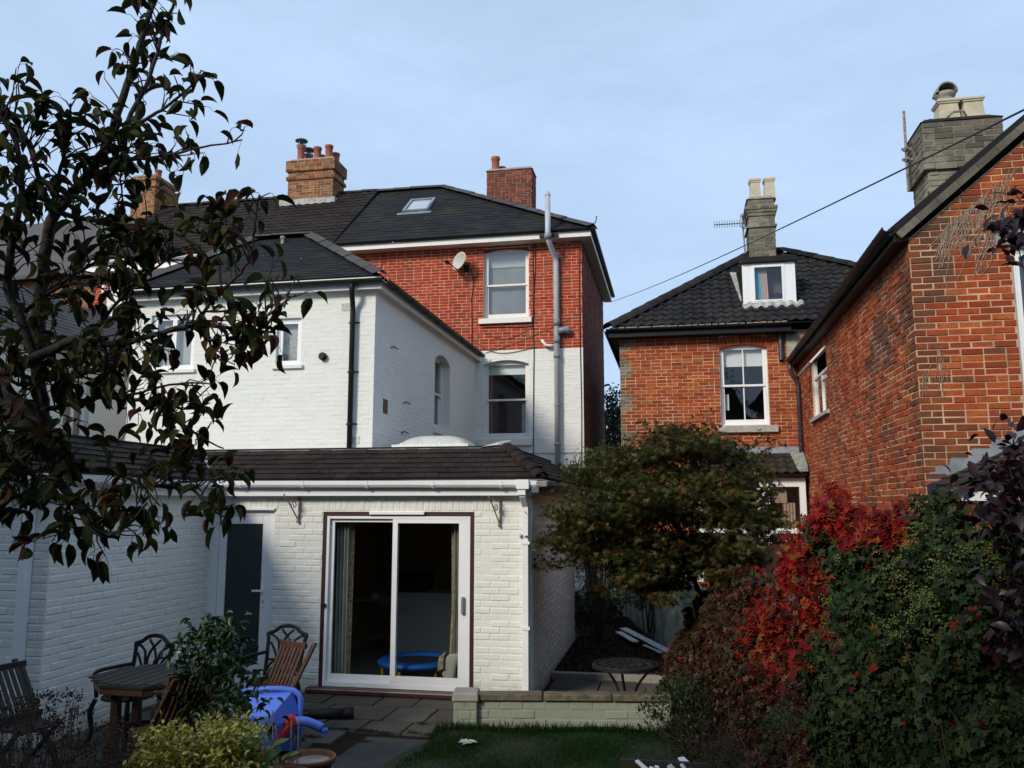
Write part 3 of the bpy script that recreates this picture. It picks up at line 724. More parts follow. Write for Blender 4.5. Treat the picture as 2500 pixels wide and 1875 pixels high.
# ================================================================ garden room (single storey, painted brick)
SY, SX = 9.84, -1.67                      # front wall plane and right hand wall plane
WX, WY = -5.88, 7.12                      # side wing: its right wall and its front wall
ROOF_Z = 2.86
gr = thing('garden_room', 'single storey white painted brick garden room with sliding glass doors and brown tiled roof edge', 'extension', (-4, 11.5, GZ))
gb = Pieces('brick'); gt = Pieces('roof_tile')
pf = Pl((0, SY, 0), 0); ps = Pl((SX, 0, 0), 90); pw = Pl((WX, 0, 0), 90); pwf = Pl((0, WY, 0), 0)
TOP = 2.30
d_op = (-4.30, -2.37, GZ, 2.075); w_op = (-5.80, -4.95, GZ, 2.10)
shell(gr, pf, -5.88, SX, GZ-.1, TOP, [d_op, w_op], 'white_masonry', reveal=.12)
shell(gr, ps, SY, 13.95, GZ-.1, TOP, [], 'white_masonry'); shell(gr, pw, WY, SY, GZ-.1, TOP, [], 'white_masonry'); shell(gr, pwf, -9.5, WX, GZ-.1, TOP, [], 'white_masonry')
rect = lambda a, b, c, d: [(a, c), (b, c), (b, d), (a, d)]
cs = .0748
lay(gb, gr, pf, rect(-5.88, SX, GZ, 2.075), 'white_masonry', [(d_op[0]-.002, d_op[1]+.002, d_op[2]-1, d_op[3]), (w_op[0]-.002, w_op[1]+.002, -1, 2.2)], shape=BSW, seed=21, c=cs, jit=.004)
soldiers(gb, gr, pf, -5.86, -4.90, 2.105, TOP-.01, 'white_masonry', shape=BSW); soldiers(gb, gr, pf, -4.36, -2.10, 2.085, TOP-.01, 'white_masonry', shape=BSW)
lay(gb, gr, pf, rect(-4.89, -4.37, 2.075, TOP), 'white_masonry', shape=BSW, c=cs, seed=3); lay(gb, gr, pf, rect(-2.09, SX, 2.075, TOP), 'white_masonry', shape=BSW, c=cs, seed=4)
lay(gb, gr, ps, rect(SY+.008, 13.95, GZ, TOP), 'white_masonry', shape=BSW, seed=22, c=cs, jit=.004, off=.11)
lay(gb, gr, pw, rect(WY+.008, SY, GZ, TOP), 'white_masonry', shape=BSW, seed=23, c=cs, jit=.004)
lay(gb, gr, pwf, rect(-8.2, WX, GZ, TOP), 'white_masonry', shape=BSW, seed=24, c=cs, jit=.004, off=.11)
# flat roof deck
mb = MB(); mb.box(-9.4, SX-.62, SY+.62, 13.9, ROOF_Z-.12, ROOF_Z-.02); mb.box(-9.4, WX-.6, WY+.62, SY+.62, ROOF_Z-.12, ROOF_Z-.021); mb.build('flat_roof', 'lead', gr)
mb = MB(); mb.box(-9.3, -6.6, 9.86, 13.9, GZ, TOP); mb.build('inner_block', 'room_dark', gr)
# tiled skirt: front, right side, wing side, wing front
EZ = 2.47; OV = .14; IN = .52
def skirt(A, B, inward, l_in, r_in, seed):
    """A->B eave line seen left to right from outside; l_in/r_in: how far the top edge is cut at each end"""
    A = np.array(A, float); B = np.array(B, float); inn = np.array(inward, float)*IN+np.array([0, 0, ROOF_Z-EZ])
    rf = Roof(A, B-A, inn); L_ = np.linalg.norm(B-A); T_ = np.linalg.norm(inn)
    cv = [(0, 0), (L_, 0), (L_-r_in, T_), (l_in, T_)]
    tile(gt, gr, rf, cv, 'brown_tile', .165, .106, .012, .016, seed=seed, under='brown_tile'); return rf, L_, T_
fy = SY-OV; sx = SX+OV; wx = WX+OV; wy = WY-OV; hipin = IN
skirt((wx, fy, EZ), (sx, fy, EZ), (0, 1, 0), -(IN), IN, 1)      # front, its left end runs into the valley
skirt((sx, fy, EZ), (sx, 14.0, EZ), (-1, 0, 0), IN, 0, 2)
skirt((wx, wy, EZ), (wx, fy, EZ), (-1, 0, 0), IN, -(IN), 3)
skirt((-9.4, wy, EZ), (wx, wy, EZ), (0, 1, 0), 0, IN, 4)
for (a, b) in (((sx, fy), (sx-IN, fy+IN)), ((wx, wy), (wx-IN, wy+IN))):    # bonnet tiles down the hips
    n = 7; A = np.array([*a, EZ+.03]); B = np.array([*b, ROOF_Z+.03])
    ridge(gr, A, B, mat='brown_tile', r=.10, seg=.125, n=6, name='bonnet_tile', flat=.8, jit=.012)
mb = MB(); A = np.array([wx, fy, EZ]); B = np.array([wx-IN, fy+IN, ROOF_Z])
mb.hexa([A+(-.07, -.03, .022), A+(.07, .03, .022), B+(.07, .03, .03), B+(-.07, -.03, .03), A+(-.07, -.03, .03), A+(.07, .03, .03), B+(.07, .03, .038), B+(-.07, -.03, .038)]); mb.build('valley_flashing', 'lead', gr)
for (x0, x1, y0, y1) in ((-6.4, sx-IN+.02, fy+IN, fy+IN+.05), (sx-IN-.03, sx-IN+.02, fy+IN+.05, 13.9), (wx-IN-.03, wx-IN+.02, wy+IN, fy+IN), (-9.4, wx-IN-.03, wy+IN, wy+IN+.05)):
    mb = MB(); mb.box(x0, x1, y0, y1, ROOF_Z-.03, ROOF_Z+.035); mb.build('roof_upstand', 'slate_roof', gr)
mb = MB(); mb.box(-6.3, sx-IN, fy+IN-.012, fy+IN-.002, ROOF_Z-.005, ROOF_Z+.012); mb.build('flashing_strip', 'lead_white', gr)
mb = MB(); mb.add([(sx-IN-.32, fy+IN-.03, ROOF_Z+.02), (sx-IN-.02, fy+IN-.02, ROOF_Z+.055), (sx-IN+.05, fy+IN+.02, ROOF_Z+.10), (sx-IN-.05, fy+IN+.03, ROOF_Z+.10), (sx-IN-.3, fy+IN+.02, ROOF_Z+.035)], [(0, 1, 2, 3, 4)]); mb.build('hip_flashing', 'lead_white', gr)
# fascias, soffits, gutters
for (x0, x1, y0, y1, nm) in ((wx, sx-.13, fy+.02, fy+.045, 'upvc'), (sx-.05, sx-.03, fy+.08, 14.0, 'screen_block_concrete'), (wx-.045, wx-.02, wy+.02, fy+.02, 'upvc_dirty'), (-9.4, wx-.045, wy+.02, wy+.045, 'upvc_dirty')):
    mb = MB(); mb.box(x0, x1, y0, y1, TOP-.03, EZ-.02); mb.build('fascia', nm, gr)
mb = MB(); mb.box(wx, sx-.06, fy+.046, SY, TOP-.012, TOP+.006); mb.box(SX, sx-.05, SY, 14, TOP-.012, TOP+.006); mb.box(WX, wx-.046, wy+.05, SY, TOP-.012, TOP+.006); mb.box(-9.4, wx-.046, wy+.05, WY, TOP-.012, TOP+.006); mb.build('soffit', 'upvc_dirty', gr)
gutter(gr, (wx, fy+.02, EZ-.012), (sx-.06, fy+.02, EZ-.03), (0, -1, 0), 'upvc', .058, square=True, brackets=5)
gutter(gr, (sx-.03, fy+.0, EZ-.03), (sx-.03, 14.0, EZ-.012), (1, 0, 0), 'screen_block_concrete', .058, square=True)
mb = MB(); mb.box(sx-.055, sx+.075, fy-.085, fy+.03, EZ-.105, EZ-.035); mb.build('gutter_corner', 'screen_block_concrete', gr, bevel=.015)
gutter(gr, (wx-.02, wy, EZ-.03), (wx-.02, fy+.02, EZ-.02), (1, 0, 0), 'upvc_dirty', .058, square=True, brackets=3)
gutter(gr, (-9.4, wy+.02, EZ-.02), (wx-.03, wy+.02, EZ-.03), (0, -1, 0), 'upvc_dirty', .058, square=True)
def sqpipe(pts, s, mat, name, clipz=()):
    mb = MB()
    for a, b in zip(pts[:-1], pts[1:]): mb.bar(a, b, s, s, up=(0, 1, 0.01))
    o = mb.build(name, mat, gr, bevel=.006)
    for z in clipz:
        p = pts[-1]; m2 = MB(); m2.box(p[0]-s*.72, p[0]+s*.72, p[1]-s*.6, p[1]+s*.9, z-.018, z+.018); m2.build('pipe_clip', mat, o)
    return o
px_ = pf.px(1285, 1300)[0]
mb = MB(); mb.box(px_-.075, px_+.075, fy-.115, fy+.01, EZ-.13, EZ-.02); mb.build('gutter_outlet', 'upvc', gr, bevel=.006)
sqpipe([(px_-.015, fy-.05, EZ-.12), (px_-.015, fy-.05, EZ-.20)], .095, 'upvc', 'pipe_hopper')
sqpipe([(px_-.01, fy-.05, EZ-.19), (px_, SY-.06, EZ-.31)], .075, 'upvc', 'pipe_offset')
sqpipe([(px_, SY-.05, EZ-.29), (px_, SY-.05, GZ+.02)], .075, 'upvc', 'downpipe', (1.72, .75))
q = pwf.px(78, 1300)[0]
sqpipe([(q, WY-.05, 2.33), (q, WY-.05, GZ+.3)], .085, 'upvc', 'downpipe', (1.85, .42))
# white half glazed back door
pd = Pl((0, SY, 0), 0)
mb = MB(); frame4(mb, pd, w_op[0], w_op[1], GZ, w_op[3], .075, -.11, -.035, wb=.06); dr = mb.build('door', 'upvc', gr)
mb = MB(); pd.box(mb, w_op[0]-.01, w_op[1]+.005, w_op[3]-.005, w_op[3]+.02, -.03, .03); mb.build('door_head_trim', 'upvc', dr)
a, b = w_op[0]+.078, w_op[1]-.078
mb = MB(); frame4(mb, pd, a, b, GZ+.065, w_op[3]-.08, .10, -.10, -.045, wt=.10, wb=.26); mb.build('door_leaf', 'upvc', dr, bevel=.008)
mb = MB(); pd.box(mb, a+.095, b-.095, GZ+.30, w_op[3]-.17, -.08, -.07); mb.build('obscured_pane', 'obscured_glass', dr)
mb = MB(); pd.box(mb, b-.075, b-.03, .90, 1.16, -.045, -.033); mb.bar(pd.pt(b-.052, 1.10, -.02), pd.pt(b-.052, 1.10, -.005), .025, .025); mb.bar(pd.pt(b-.045, 1.10, .0), pd.pt(b-.185, 1.10, .005), .022, .026); mb.build('door_handle', 'upvc', dr, bevel=.005)
mb = MB(); pd.box(mb, b-.058, b-.047, .95, .985, -.034, -.0315); mb.build('keyhole', 'black_plastic', dr)
mb = MB(); mb.box(w_op[0]-.03, w_op[1]+.04, SY-.10, SY+.02, GZ-.02, GZ+.03); mb.build('door_step', 'concrete', dr)
# sliding patio doors
u0, u1, v0, v1 = d_op
mb = MB(); frame4(mb, pf, u0, u1, v0, v1, .052, -.10, -.012, wb=.02); sd = mb.build('sliding_door', 'brown_paint', gr)
mb = MB(); pf.box(mb, u0-.13, u1+.03, GZ+.0, GZ+.075, -.05, .10); mb.build('door_sill', 'brown_paint', sd, bevel=.02)
a, b, c, e = u0+.053, u1-.053, GZ+.08, v1-.053
mb = MB(); frame4(mb, pf, a, b, c, e, .032, -.09, -.004, wt=.03, wb=.05); mb.build('outer_frame', 'upvc', sd)
um = pf.px(962, 1400)[0]
mb = MB(); frame4(mb, pf, a+.034, um+.03, c+.052, e-.032, .05, -.075, -.045, wt=.04, wb=.085); mb.build('door_leaf', 'upvc', sd)
mb = MB(); frame4(mb, pf, um-.03, b-.034, c+.05, e-.032, .062, -.04, -.008, wt=.05, wb=.095); pf.box(mb, b-.14, b-.034-.062, c+.146, e-.083, -.04, -.009); mb.build('door_leaf', 'upvc', sd)
for (p, q, dd) in ((a+.07, um, -.06), (um+.02, b-.12, -.024)):
    g = MB(); g.add([pf.pt(p, c+.12, dd), pf.pt(q, c+.12, dd), pf.pt(q, e-.06, dd), pf.pt(p, e-.06, dd)], [(0, 1, 2, 3)]); g.build('pane', 'door_glass', sd)
hx, hz = pf.px(1134, 1478)
mb = MB(); pf.box(mb, b-.10, b-.065, hz-.10, hz+.10, -.01, .035); mb.build('pull_handle', 'lead', sd, bevel=.01)
mb = MB(); pf.box(mb, a-.02, a+.02, .93, .965, -.01, .03); mb.build('door_lock', 'black_plastic', sd)
x0 = pf.px(903, 1255)[0]; x1 = pf.px(1037, 1255)[0]
mb = MB(); pf.box(mb, x0, x1, v1-.035, v1+.008, -.005, .03); mb.build('trickle_vent', 'upvc', sd, bevel=.008)
# interior
mb = MB(); X0, X1, Y0, Y1, Z0, Z1 = -4.95, SX-.12, SY+.13, 13.7, GZ+.02, 2.28
mb.add([(X0, Y1, Z0), (X1, Y1, Z0), (X1, Y1, Z1), (X0, Y1, Z1), (X0, Y0, Z0), (X1, Y0, Z0), (X1, Y0, Z1), (X0, Y0, Z1)], [(0, 1, 2, 3), (0, 3, 7, 4), (1, 5, 6, 2), (3, 2, 6, 7)]); mb.build('room_wall', 'room_wall', gr)
mb = MB(); mb.box(X0, X1, SY+.05, Y1, GZ-.02, GZ+.02); mb.build('room_floor', 'room_floor', gr)
mb = MB(); mb.box(X0, u0+.01, Y0-.01, Y0, Z0, Z1); mb.box(u1-.01, X1, Y0-.01, Y0, Z0, Z1); mb.box(u0, u1, Y0-.01, Y0, 2.06, Z1); mb.build('room_lining', 'room_wall', gr)
gb.finish(); gt.finish()

# roof dome
dm = thing('roof_skylight', 'clouded plastic dome skylight on the flat roof of the garden room', 'skylight', (-3.75, 13.0, ROOF_Z-.02))
mb = MB(); x0, x1, y0, y1 = -4.36, -3.12, 12.5, 13.6
mb.box(x0+.06, x1-.06, y0+.06, y1-.06, ROOF_Z-.03, ROOF_Z+.19); mb.build('kerb', 'lead', dm)
mb = MB(); mb.box(x0, x1, y0, y1, ROOF_Z+.19, ROOF_Z+.235); mb.build('rim', 'timber_white', dm, bevel=.006)
mb = MB(); n = 14; P = []
for i in range(n+1):
    for k in range(n+1):
        s_, t_ = i/n*2-1, k/n*2-1; h = (1-s_**4)*(1-t_**4); P.append((x0+.05+(x1-x0-.1)*i/n, y0+.05+(y1-y0-.1)*k/n, ROOF_Z+.23+.17*h**.85))
mb.add(P, [(i*(n+1)+k, (i+1)*(n+1)+k, (i+1)*(n+1)+k+1, i*(n+1)+k+1) for i in range(n) for k in range(n)]); mb.build('dome', 'dome_plastic', dm, smooth=True)
for i in range(4):
    mb = MB(); mb.lathe((x0+.15+i*(x1-x0-.3)/3, y0+.03, ROOF_Z+.235), [(.018, 0), (.018, .015), (.008, .025), (0, .026)], 8); mb.build('fixing_cap', 'upvc', dm)

# ================================================================ rear extension (two storeys, white)
EY, EXR, EXL, MY = 12.37, -4.63, -8.96, 19.24
ex = thing('rear_extension', 'two storey white painted brick rear wing with dark slate hipped roof', 'extension', (-6.8, 15, GZ))
eb = Pieces('brick'); et = Pieces('roof_slate')
pe = Pl((0, EY, 0), 0); pes = Pl((EXR, 0, 0), 90)
ET = 5.62
a, c = pe.px(672, 893); b, e = pe.px(737, 775); win1 = (a, b, c, e)
a, c = pe.px(362, 905); b, e = pe.px(478, 765); win2 = (a, b, c, e)
p0 = onX(1060, 1040, EXR); p1 = onX(1098, 905, EXR); p2 = onX(1098, 1010, EXR)
ws = (p0[1], p1[1]+.02, p0[2]-.02, onX(1075, 865, EXR)[2])
shell(ex, pe, EXL, EXR, 2.0, ET, [win1, win2], 'white_masonry_high', reveal=.10); shell(ex, pes, EY, MY, 2.0, ET, [ws], 'white_masonry_high', reveal=.16)
wl = Pl((EXL, 0, 0), -90); shell(ex, wl, -MY, -EY, 0, ET, [], 'white_masonry_high')
BSF = brickshape(.012, .012, .0016)
lay(eb, ex, pe, rect(EXL, EXR, 2.8, ET), 'white_masonry_high', [win1, win2], shape=BSF, seed=31, flemish=.35, jit=.002, j=.008)
lay(eb, ex, pes, rect(EY+.006, MY, 2.8, ET), 'white_masonry_high', [ws], shape=BSF, seed=32, flemish=.35, jit=.002, j=.008)
def casement(parent, pl, o, mat='upvc', panes=1, rec=.05, glass='old_glass', roommat='room_dark', net=None):
    mb = MB(); frame4(mb, pl, *o, .045, -rec-.06, -rec); w = mb.build('window', mat, parent)
    n = panes
    for i in range(n):
        a = o[0]+.046+(o[1]-o[0]-.092)*i/n; b = o[0]+.046+(o[1]-o[0]-.092)*(i+1)/n
        mb = MB(); frame4(mb, pl, a, b, o[2]+.046, o[3]-.046, .04, -rec-.05, -rec-.008); mb.build('window_casement', mat, w)
        g = MB(); g.add([pl.pt(a+.03, o[2]+.08, -rec-.03), pl.pt(b-.03, o[2]+.08, -rec-.03), pl.pt(b-.03, o[3]-.08, -rec-.03), pl.pt(a+.03, o[3]-.08, -rec-.03)], [(0, 1, 2, 3)]); g.build('pane', glass, w)
    if net:
        g = MB(); g.add([pl.pt(o[0], o[2], -rec-.12), pl.pt(o[1], o[2], -rec-.12), pl.pt(o[1], o[3], -rec-.12), pl.pt(o[0], o[3], -rec-.12)], [(0, 1, 2, 3)]); g.build('net_or_reflection_sheet', net, w)
    room(parent, pl, *o, d0=-rec-.14, depth=1.5, mat=roommat, grow=.3); return w
for o in (win1, win2):
    w = casement(ex, pe, o, panes=1 if o is win1 else 2, net='white_net'); mb = MB(); pe.box(mb, o[0]-.05, o[1]+.05, o[2]-.055, o[2]-.001, -.05, .05); mb.build('sill', 'white_masonry_high', w)
w = sash(ex, pes, *ws, rail=.5, recess=.16, fw=.05, glass='glass', sill=(ws[0]-.05, ws[1]+.05, ws[2]-.12, .04), sillmat='white_masonry_high')
spandrel(ex, pes, ws[0], ws[1], ws[3], .14, 'white_masonry_high', d=.006, reveal=.16)
# eaves
ez = 5.72; eo = .14
mb = MB(); mb.box(EXL-eo, EXR+eo-.02, EY-eo+.04, EY-.002, ET-.02, ET+.02); mb.box(EXR+.002, EXR+eo-.03, EY+.02, MY-.01, ET-.02, ET+.02); mb.build('soffit', 'timber_white', ex)
mb = MB(); mb.box(EXL-eo, EXR+eo, EY-eo, EY-eo+.03, ET-.06, ez); mb.build('fascia', 'timber_white', ex)
mb = MB(); mb.box(EXR+eo-.03, EXR+eo, EY-eo+.031, MY-.01, ET-.06, ez); mb.build('fascia', 'timber_white', ex)
gutter(ex, (EXL-eo, EY-eo, ez-.02), (EXR+eo+.06, EY-eo, ez-.02), (0, -1, 0), 'black_plastic', .068, brackets=5)
gutter(ex, (EXR+eo, EY-eo, ez-.02), (EXR+eo, MY-.15, ez-.02), (1, 0, 0), 'black_plastic', .068, brackets=8)
A0 = np.array([EXL-eo, EY-eo, ez]); A1 = np.array([EXR+eo, EY-eo, ez]); K0 = onY(622, 583, 14.3); K1 = onY(757, 578, 14.3); K0[2] = K1[2]
mb = MB(); mb.box(A0[0], A1[0]-.02, A0[1]+.01, A0[1]+.06, ez+.0, ez+.055); mb.build('eaves_strip', 'timber_white', ex)
A0[2] += .05; A1[2] += .05
rf = Roof(A0, A1-A0, K0-A0); cv = [rf.st(A0), rf.st(A1), rf.st(K1), rf.st(K0)]
tile(et, ex, rf, cv, 'slate_roof', .30, .125, .008, .008, seed=8, under='slate_roof')
for (e0, e1, r0, r1) in ((A1, np.array([A1[0], MY, A1[2]]), K1, np.array([K1[0], MY, K1[2]])), (np.array([A0[0], MY, A0[2]]), A0, np.array([K0[0], MY, K0[2]]), K0)):
    mb = MB(); mb.add([e0, e1, r1, r0], [(0, 1, 2, 3)]); mb.build('roof_slope', 'slate_roof', ex)
mb = MB(); mb.add([K0, K1, (K1[0], MY, K1[2]), (K0[0], MY, K0[2])], [(0, 1, 2, 3)]); mb.build('roof_top', 'slate_roof', ex)
upv = (0, -.3, 1)
ridge(ex, A1+(0, 0, .03), K1+(0, 0, .05), mat='ridge_tile', r=.16, seg=.42, n=2, name='hip_tile', flat=.55); ridge(ex, A0+(0, 0, .03), K0+(0, 0, .05), r=.16, seg=.42, n=2, name='hip_tile', flat=.55); ridge(ex, K0+(0, 0, .05), K1+(0, 0, .05), r=.16, seg=.42, n=2, flat=.55)
mb = MB(); q = A1+(-.02, 0, .05); mb.tube([q, q+(.03, -.02, .12), q+(.06, -.03, .16), q+(.09, -.04, .13)], .008, 6); mb.build('hip_iron', 'black_iron', ex)
v_ = onY(690, 590, 14.0); mb = MB(); mb.tube([v_-(0, 0, .4), v_+(0, 0, .05)], .035, 10); mb.tube([v_+(0, 0, .05), v_+(0, 0, .10)], .05, 10); mb.build('flue_pipe', 'aerial_metal', ex)
# downpipe, air bricks, sockets
x1_ = pe.px(866, 760)[0]
pipe(ex, rpipe([(x1_+.02, EY-eo-.06, ez-.06), (x1_+.02, EY-eo-.06, ez-.2), (x1_-.0, EY-.08, ez-.42), (x1_, EY-.07, 2.9)], .1), .042, 'black_plastic', clips=[((x1_, EY-.07, z), (0, -1, 0)) for z in (5.05, 4.25, 3.42)])
for (xa, ya, xb, yb, dark) in ((833, 738, 861, 759, 0), (848, 1063, 877, 1083, 1)):
    a, c = pe.px(xa, yb); b, e = pe.px(xb, ya); mb = MB(); frame4(mb, pe, a, b, c, e, .012, -.004, .014)
    n = 7; m = 5
    for i in range(n): pe.box(mb, a+.012+(b-a-.024)*(i+.62)/n, a+.012+(b-a-.024)*(i+1.0)/n, c+.012, e-.012, -.004, .013)
    for i in range(m): pe.box(mb, a+.012, b-.012, c+.012+(e-c-.024)*(i+.6)/m, c+.012+(e-c-.024)*(i+1.0)/m, -.004, .0135)
    o = mb.build('air_brick', 'white_masonry_high', ex); mb = MB(); pe.box(mb, a+.008, b-.008, c+.008, e-.008, -.003, .0065); mb.build('vent_hole', 'black_plastic' if dark else 'screen_block_concrete', o)
q = pe.px(790, 871); mb = MB(); mb.tube([pe.pt(*q, 0), pe.pt(*q, .06)], .065, 14); mb.tube([pe.pt(*q, .06), pe.pt(*q, .09)], .045, 14); mb.build('bulkhead_light', 'black_plastic', ex)
q = onX(940, 990, EXR); mb = MB(); pes.box(mb, q[1]-.10, q[1]+.10, q[2]-.13, q[2]+.10, -.01, .012); mb.build('vent_block', 'dark_wood', ex)
for (x, y) in ((960, 850), (990, 985), (985, 1057)):
    q = onX(x, y, EXR); mb = MB(); mb.bar(q+(.01, -.15, -.02), q+(.012, .0, .03), .012, .012); mb.bar(q+(.012, 0, .03), q+(.05, .13, .0), .012, .012); mb.build('wall_hook', 'black_iron', ex)
eb.finish(); et.finish()

# ================================================================ chimneys
def chimney(parent, x0, x1, y0, y1, z0, z1, pieces, mat, mortar, corbels=(), cap=None, capmat='concrete', seed=1, c=.075):
    """corbels: (z0, z1, out) bands that stand proud"""
    mb = MB(); mb.box(x0, x1, y0, y1, z0, z1); ch = mb.build('chimney', mortar, parent)
    bands = []; z = z0
    for (a, b, o) in sorted(corbels):
        if a > z: bands.append((z, a, 0))
        bands.append((a, b, o)); z = b
    if z < z1: bands.append((z, z1, 0))
    for i, (a, b, o) in enumerate(bands):
        if o > 0:
            mb = MB(); mb.box(x0-o, x1+o, y0-o, y1+o, a, b); mb.build('corbel', mortar, ch)
        for k, (pl, p, q) in enumerate(((Pl((0, y0-o, 0), 0), x0-o, x1+o), (Pl((x1+o, 0, 0), 90), y0-o, y1+o), (Pl((x0-o, 0, 0), -90), -y1-o, -y0+o))):
            n = max(1, round((b-a)/c)); lay(pieces, ch, pl, [(p, a), (q, a), (q, b), (p, b)], mat, seed=seed+7*i+k, c=(b-a)/n, flemish=.15, off=.0 if k else .1, jit=.005)
    if cap:
        mb = MB(); o = cap; mb.hexa([(x0-o, y0-o, z1), (x1+o, y0-o, z1), (x1+o, y1+o, z1), (x0-o, y1+o, z1), (x0+.06, y0+.06, z1+.09), (x1-.06, y0+.06, z1+.09), (x1-.06, y1-.06, z1+.09), (x0+.06, y1-.06, z1+.09)]); mb.build('flaunching', capmat, ch)
    return ch
def roundpot(ch, x, y, z, r, h, mat='terracotta', hat=False):
    mb = MB(); mb.lathe((x, y, z), [(r*.95, 0), (r*.86, h*.2), (r*.84, h*.8), (r*.98, h*.84), (r*1.02, h*.93), (r*.95, h), (r*.78, h), (r*.74, h*.5), (0, h*.45)], 18); p = mb.build('chimney_pot', mat, ch); autosmooth(p)
    if hat:
        mb = MB()
        for k in range(3): a = k*2.1+.4; mb.tube([(x+r*.9*math.cos(a), y+r*.9*math.sin(a), z+h-.03), (x+r*.9*math.cos(a), y+r*.9*math.sin(a), z+h+.18)], .008, 5)
        mb.lathe((x, y, z+h+.16), [(r*1.5, 0), (r*1.45, .025), (r*.8, .07), (0, .09)], 16); mb.lathe((x, y, z+h), [(r*1.05, -.02), (r*1.15, .02), (r*.9, .03)], 16); mb.build('cowl', 'dark_grey_plastic', p)
    return p
def squarepot(ch, x, y, z, s, h, mat='buff_pot', cowl=False):
    mb = MB(); mb.lathe((x, y, z), [(s*1.06, 0), (s*1.06, .05), (s, .06), (s*.86, h*.8), (s*.98, h*.83), (s*.98, h*.87), (s*1.08, h*.90), (s*1.08, h*.96), (s*.98, h), (s*.7, h), (s*.66, h*.6), (0, h*.55)], 4, sq=True); p = mb.build('chimney_pot', mat, ch)
    if cowl:
        mb = MB(); r = s*1.05; n = 10; vs = []; fs = []
        for i in range(n+1):       # half barrel hood, open towards the viewer's right
            a = math.pi*i/n
            for (q, rr) in ((-1.15, 1.0), (.95, 1.0), (.95, .86), (-1.15, .86)): vs.append((x-math.cos(a)*r*rr*.95, y+q*r*.75, z+h+.10+math.sin(a)*r*1.0*rr))
        for i in range(n):
            for k in range(4): b = i*4; fs.append((b+k, b+(k+1) % 4, b+4+(k+1) % 4, b+4+k))
        vs.append((x, y+.95*r*.75, z+h+.10)); c0 = len(vs)-1
        for i in range(n): fs.append((c0, i*4+1, i*4+5))
        mb.add(vs, fs); mb.lathe((x, y, z+h-.02), [(s*.75, 0), (s*.8, .06), (s*1.0, .10), (s*1.0, .135), (s*.6, .14)], 16); mb.build('cowl', 'grey_mortar', p)
    return p

# ================================================================ main townhouse
mh = thing('brick_townhouse', 'tall red brick townhouse with its lower wall painted white and a dark slate hipped roof', 'house', (-5, 22, GZ))
mbk = Pieces('brick'); mt = Pieces('roof_slate')
pm = Pl((0, MY, 0), 0); MXR, MXL, MB_Y = -2.04, -8.25, 25.2
WHITE_Z = pm.px(1400, 849)[1]; MT = 8.52
uw = (*[pm.px(1180, 700)[0], pm.px(1291, 700)[0]], pm.px(1236, 776)[1], pm.px(1236, 606)[1])
lw = (*[pm.px(1180, 980)[0], pm.px(1291, 980)[0]], pm.px(1236, 1070)[1], pm.px(1236, 879)[1])
shell(mh, pm, MXL, MXR, GZ, WHITE_Z, [lw], 'white_masonry_high', reveal=.14); shell(mh, pm, MXL, MXR, WHITE_Z, MT, [uw], 'pink_mortar', reveal=.14)
pms = Pl((MXR, 0, 0), 90); shell(mh, pms, MY, MB_Y, GZ, MT, [], 'grey_mortar')
pmb = Pl((0, MB_Y, 0), 180); shell(mh, pmb, -MXR, -MXL, GZ, MT, [], 'grey_mortar')
mf = lambda u, v: 'red_brick' if v > WHITE_Z else 'white_masonry_high'
vv = WHITE_Z-int((WHITE_Z-2.2)/.075)*.075
lay(mbk, mh, pm, rect(MXL, MXR, vv, WHITE_Z), 'white_masonry_high', [lw], seed=41, shape=BSF, flemish=.2, j=.008)
lay(mbk, mh, pm, rect(MXL, MXR, WHITE_Z, MT), 'red_brick', [(uw[0]-.004, uw[1]+.004, uw[2]-.01, uw[3])], seed=42, flemish=.07, j=.014, jit=.004)
lay(mbk, mh, pms, rect(MY+.008, MB_Y, 1.4, MT), 'dark_red_brick', seed=43, flemish=.2)
w = sash(mh, pm, *uw, rail=.49, recess=.10, fw=.055, glass='old_glass', sill=(pm.px(1170, 790)[0], pm.px(1299, 790)[0], pm.px(1236, 790)[1], .09), blind=.22, net='net_or_reflection_sheet')  # flat grey sheet behind the panes imitates their reflection
spandrel(mh, pm, uw[0], uw[1], uw[3], .07, 'dark_red_brick', d=.006, reveal=.12)
w = sash(mh, pm, *lw, rail=.5, recess=.10, fw=.055, glass='glass', sill=(pm.px(1170, 1087)[0], pm.px(1299, 1087)[0], pm.px(1236, 1088)[1], .10), blind=.15)
spandrel(mh, pm, lw[0], lw[1], lw[3], .10, 'white_masonry_high', d=.008, reveal=.12)
mb = MB(); pm.box(mb, lw[0]+.10, lw[0]+.16, lw[2]+.1, lw[3]-.1, -.32, -.30); mb.build('curtain', 'red_curtain', mh)
mb = MB(); pm.box(mb, lw[1]-.22, lw[1]-.10, lw[2]+.1, lw[2]+.85, -.32, -.30); mb.build('curtain', 'curtain_pale', mh)
for (a, b, c, e) in ((.42, .62, .9, 1.1), (.62, .78, .28, .5)):
    mb = MB(); frame4(mb, pm, lw[0]+a, lw[0]+b, lw[2]+c-.2, lw[2]+e-.2, .015, -1.9, -1.87); mb.build('picture_frame', 'dark_wood', mh)
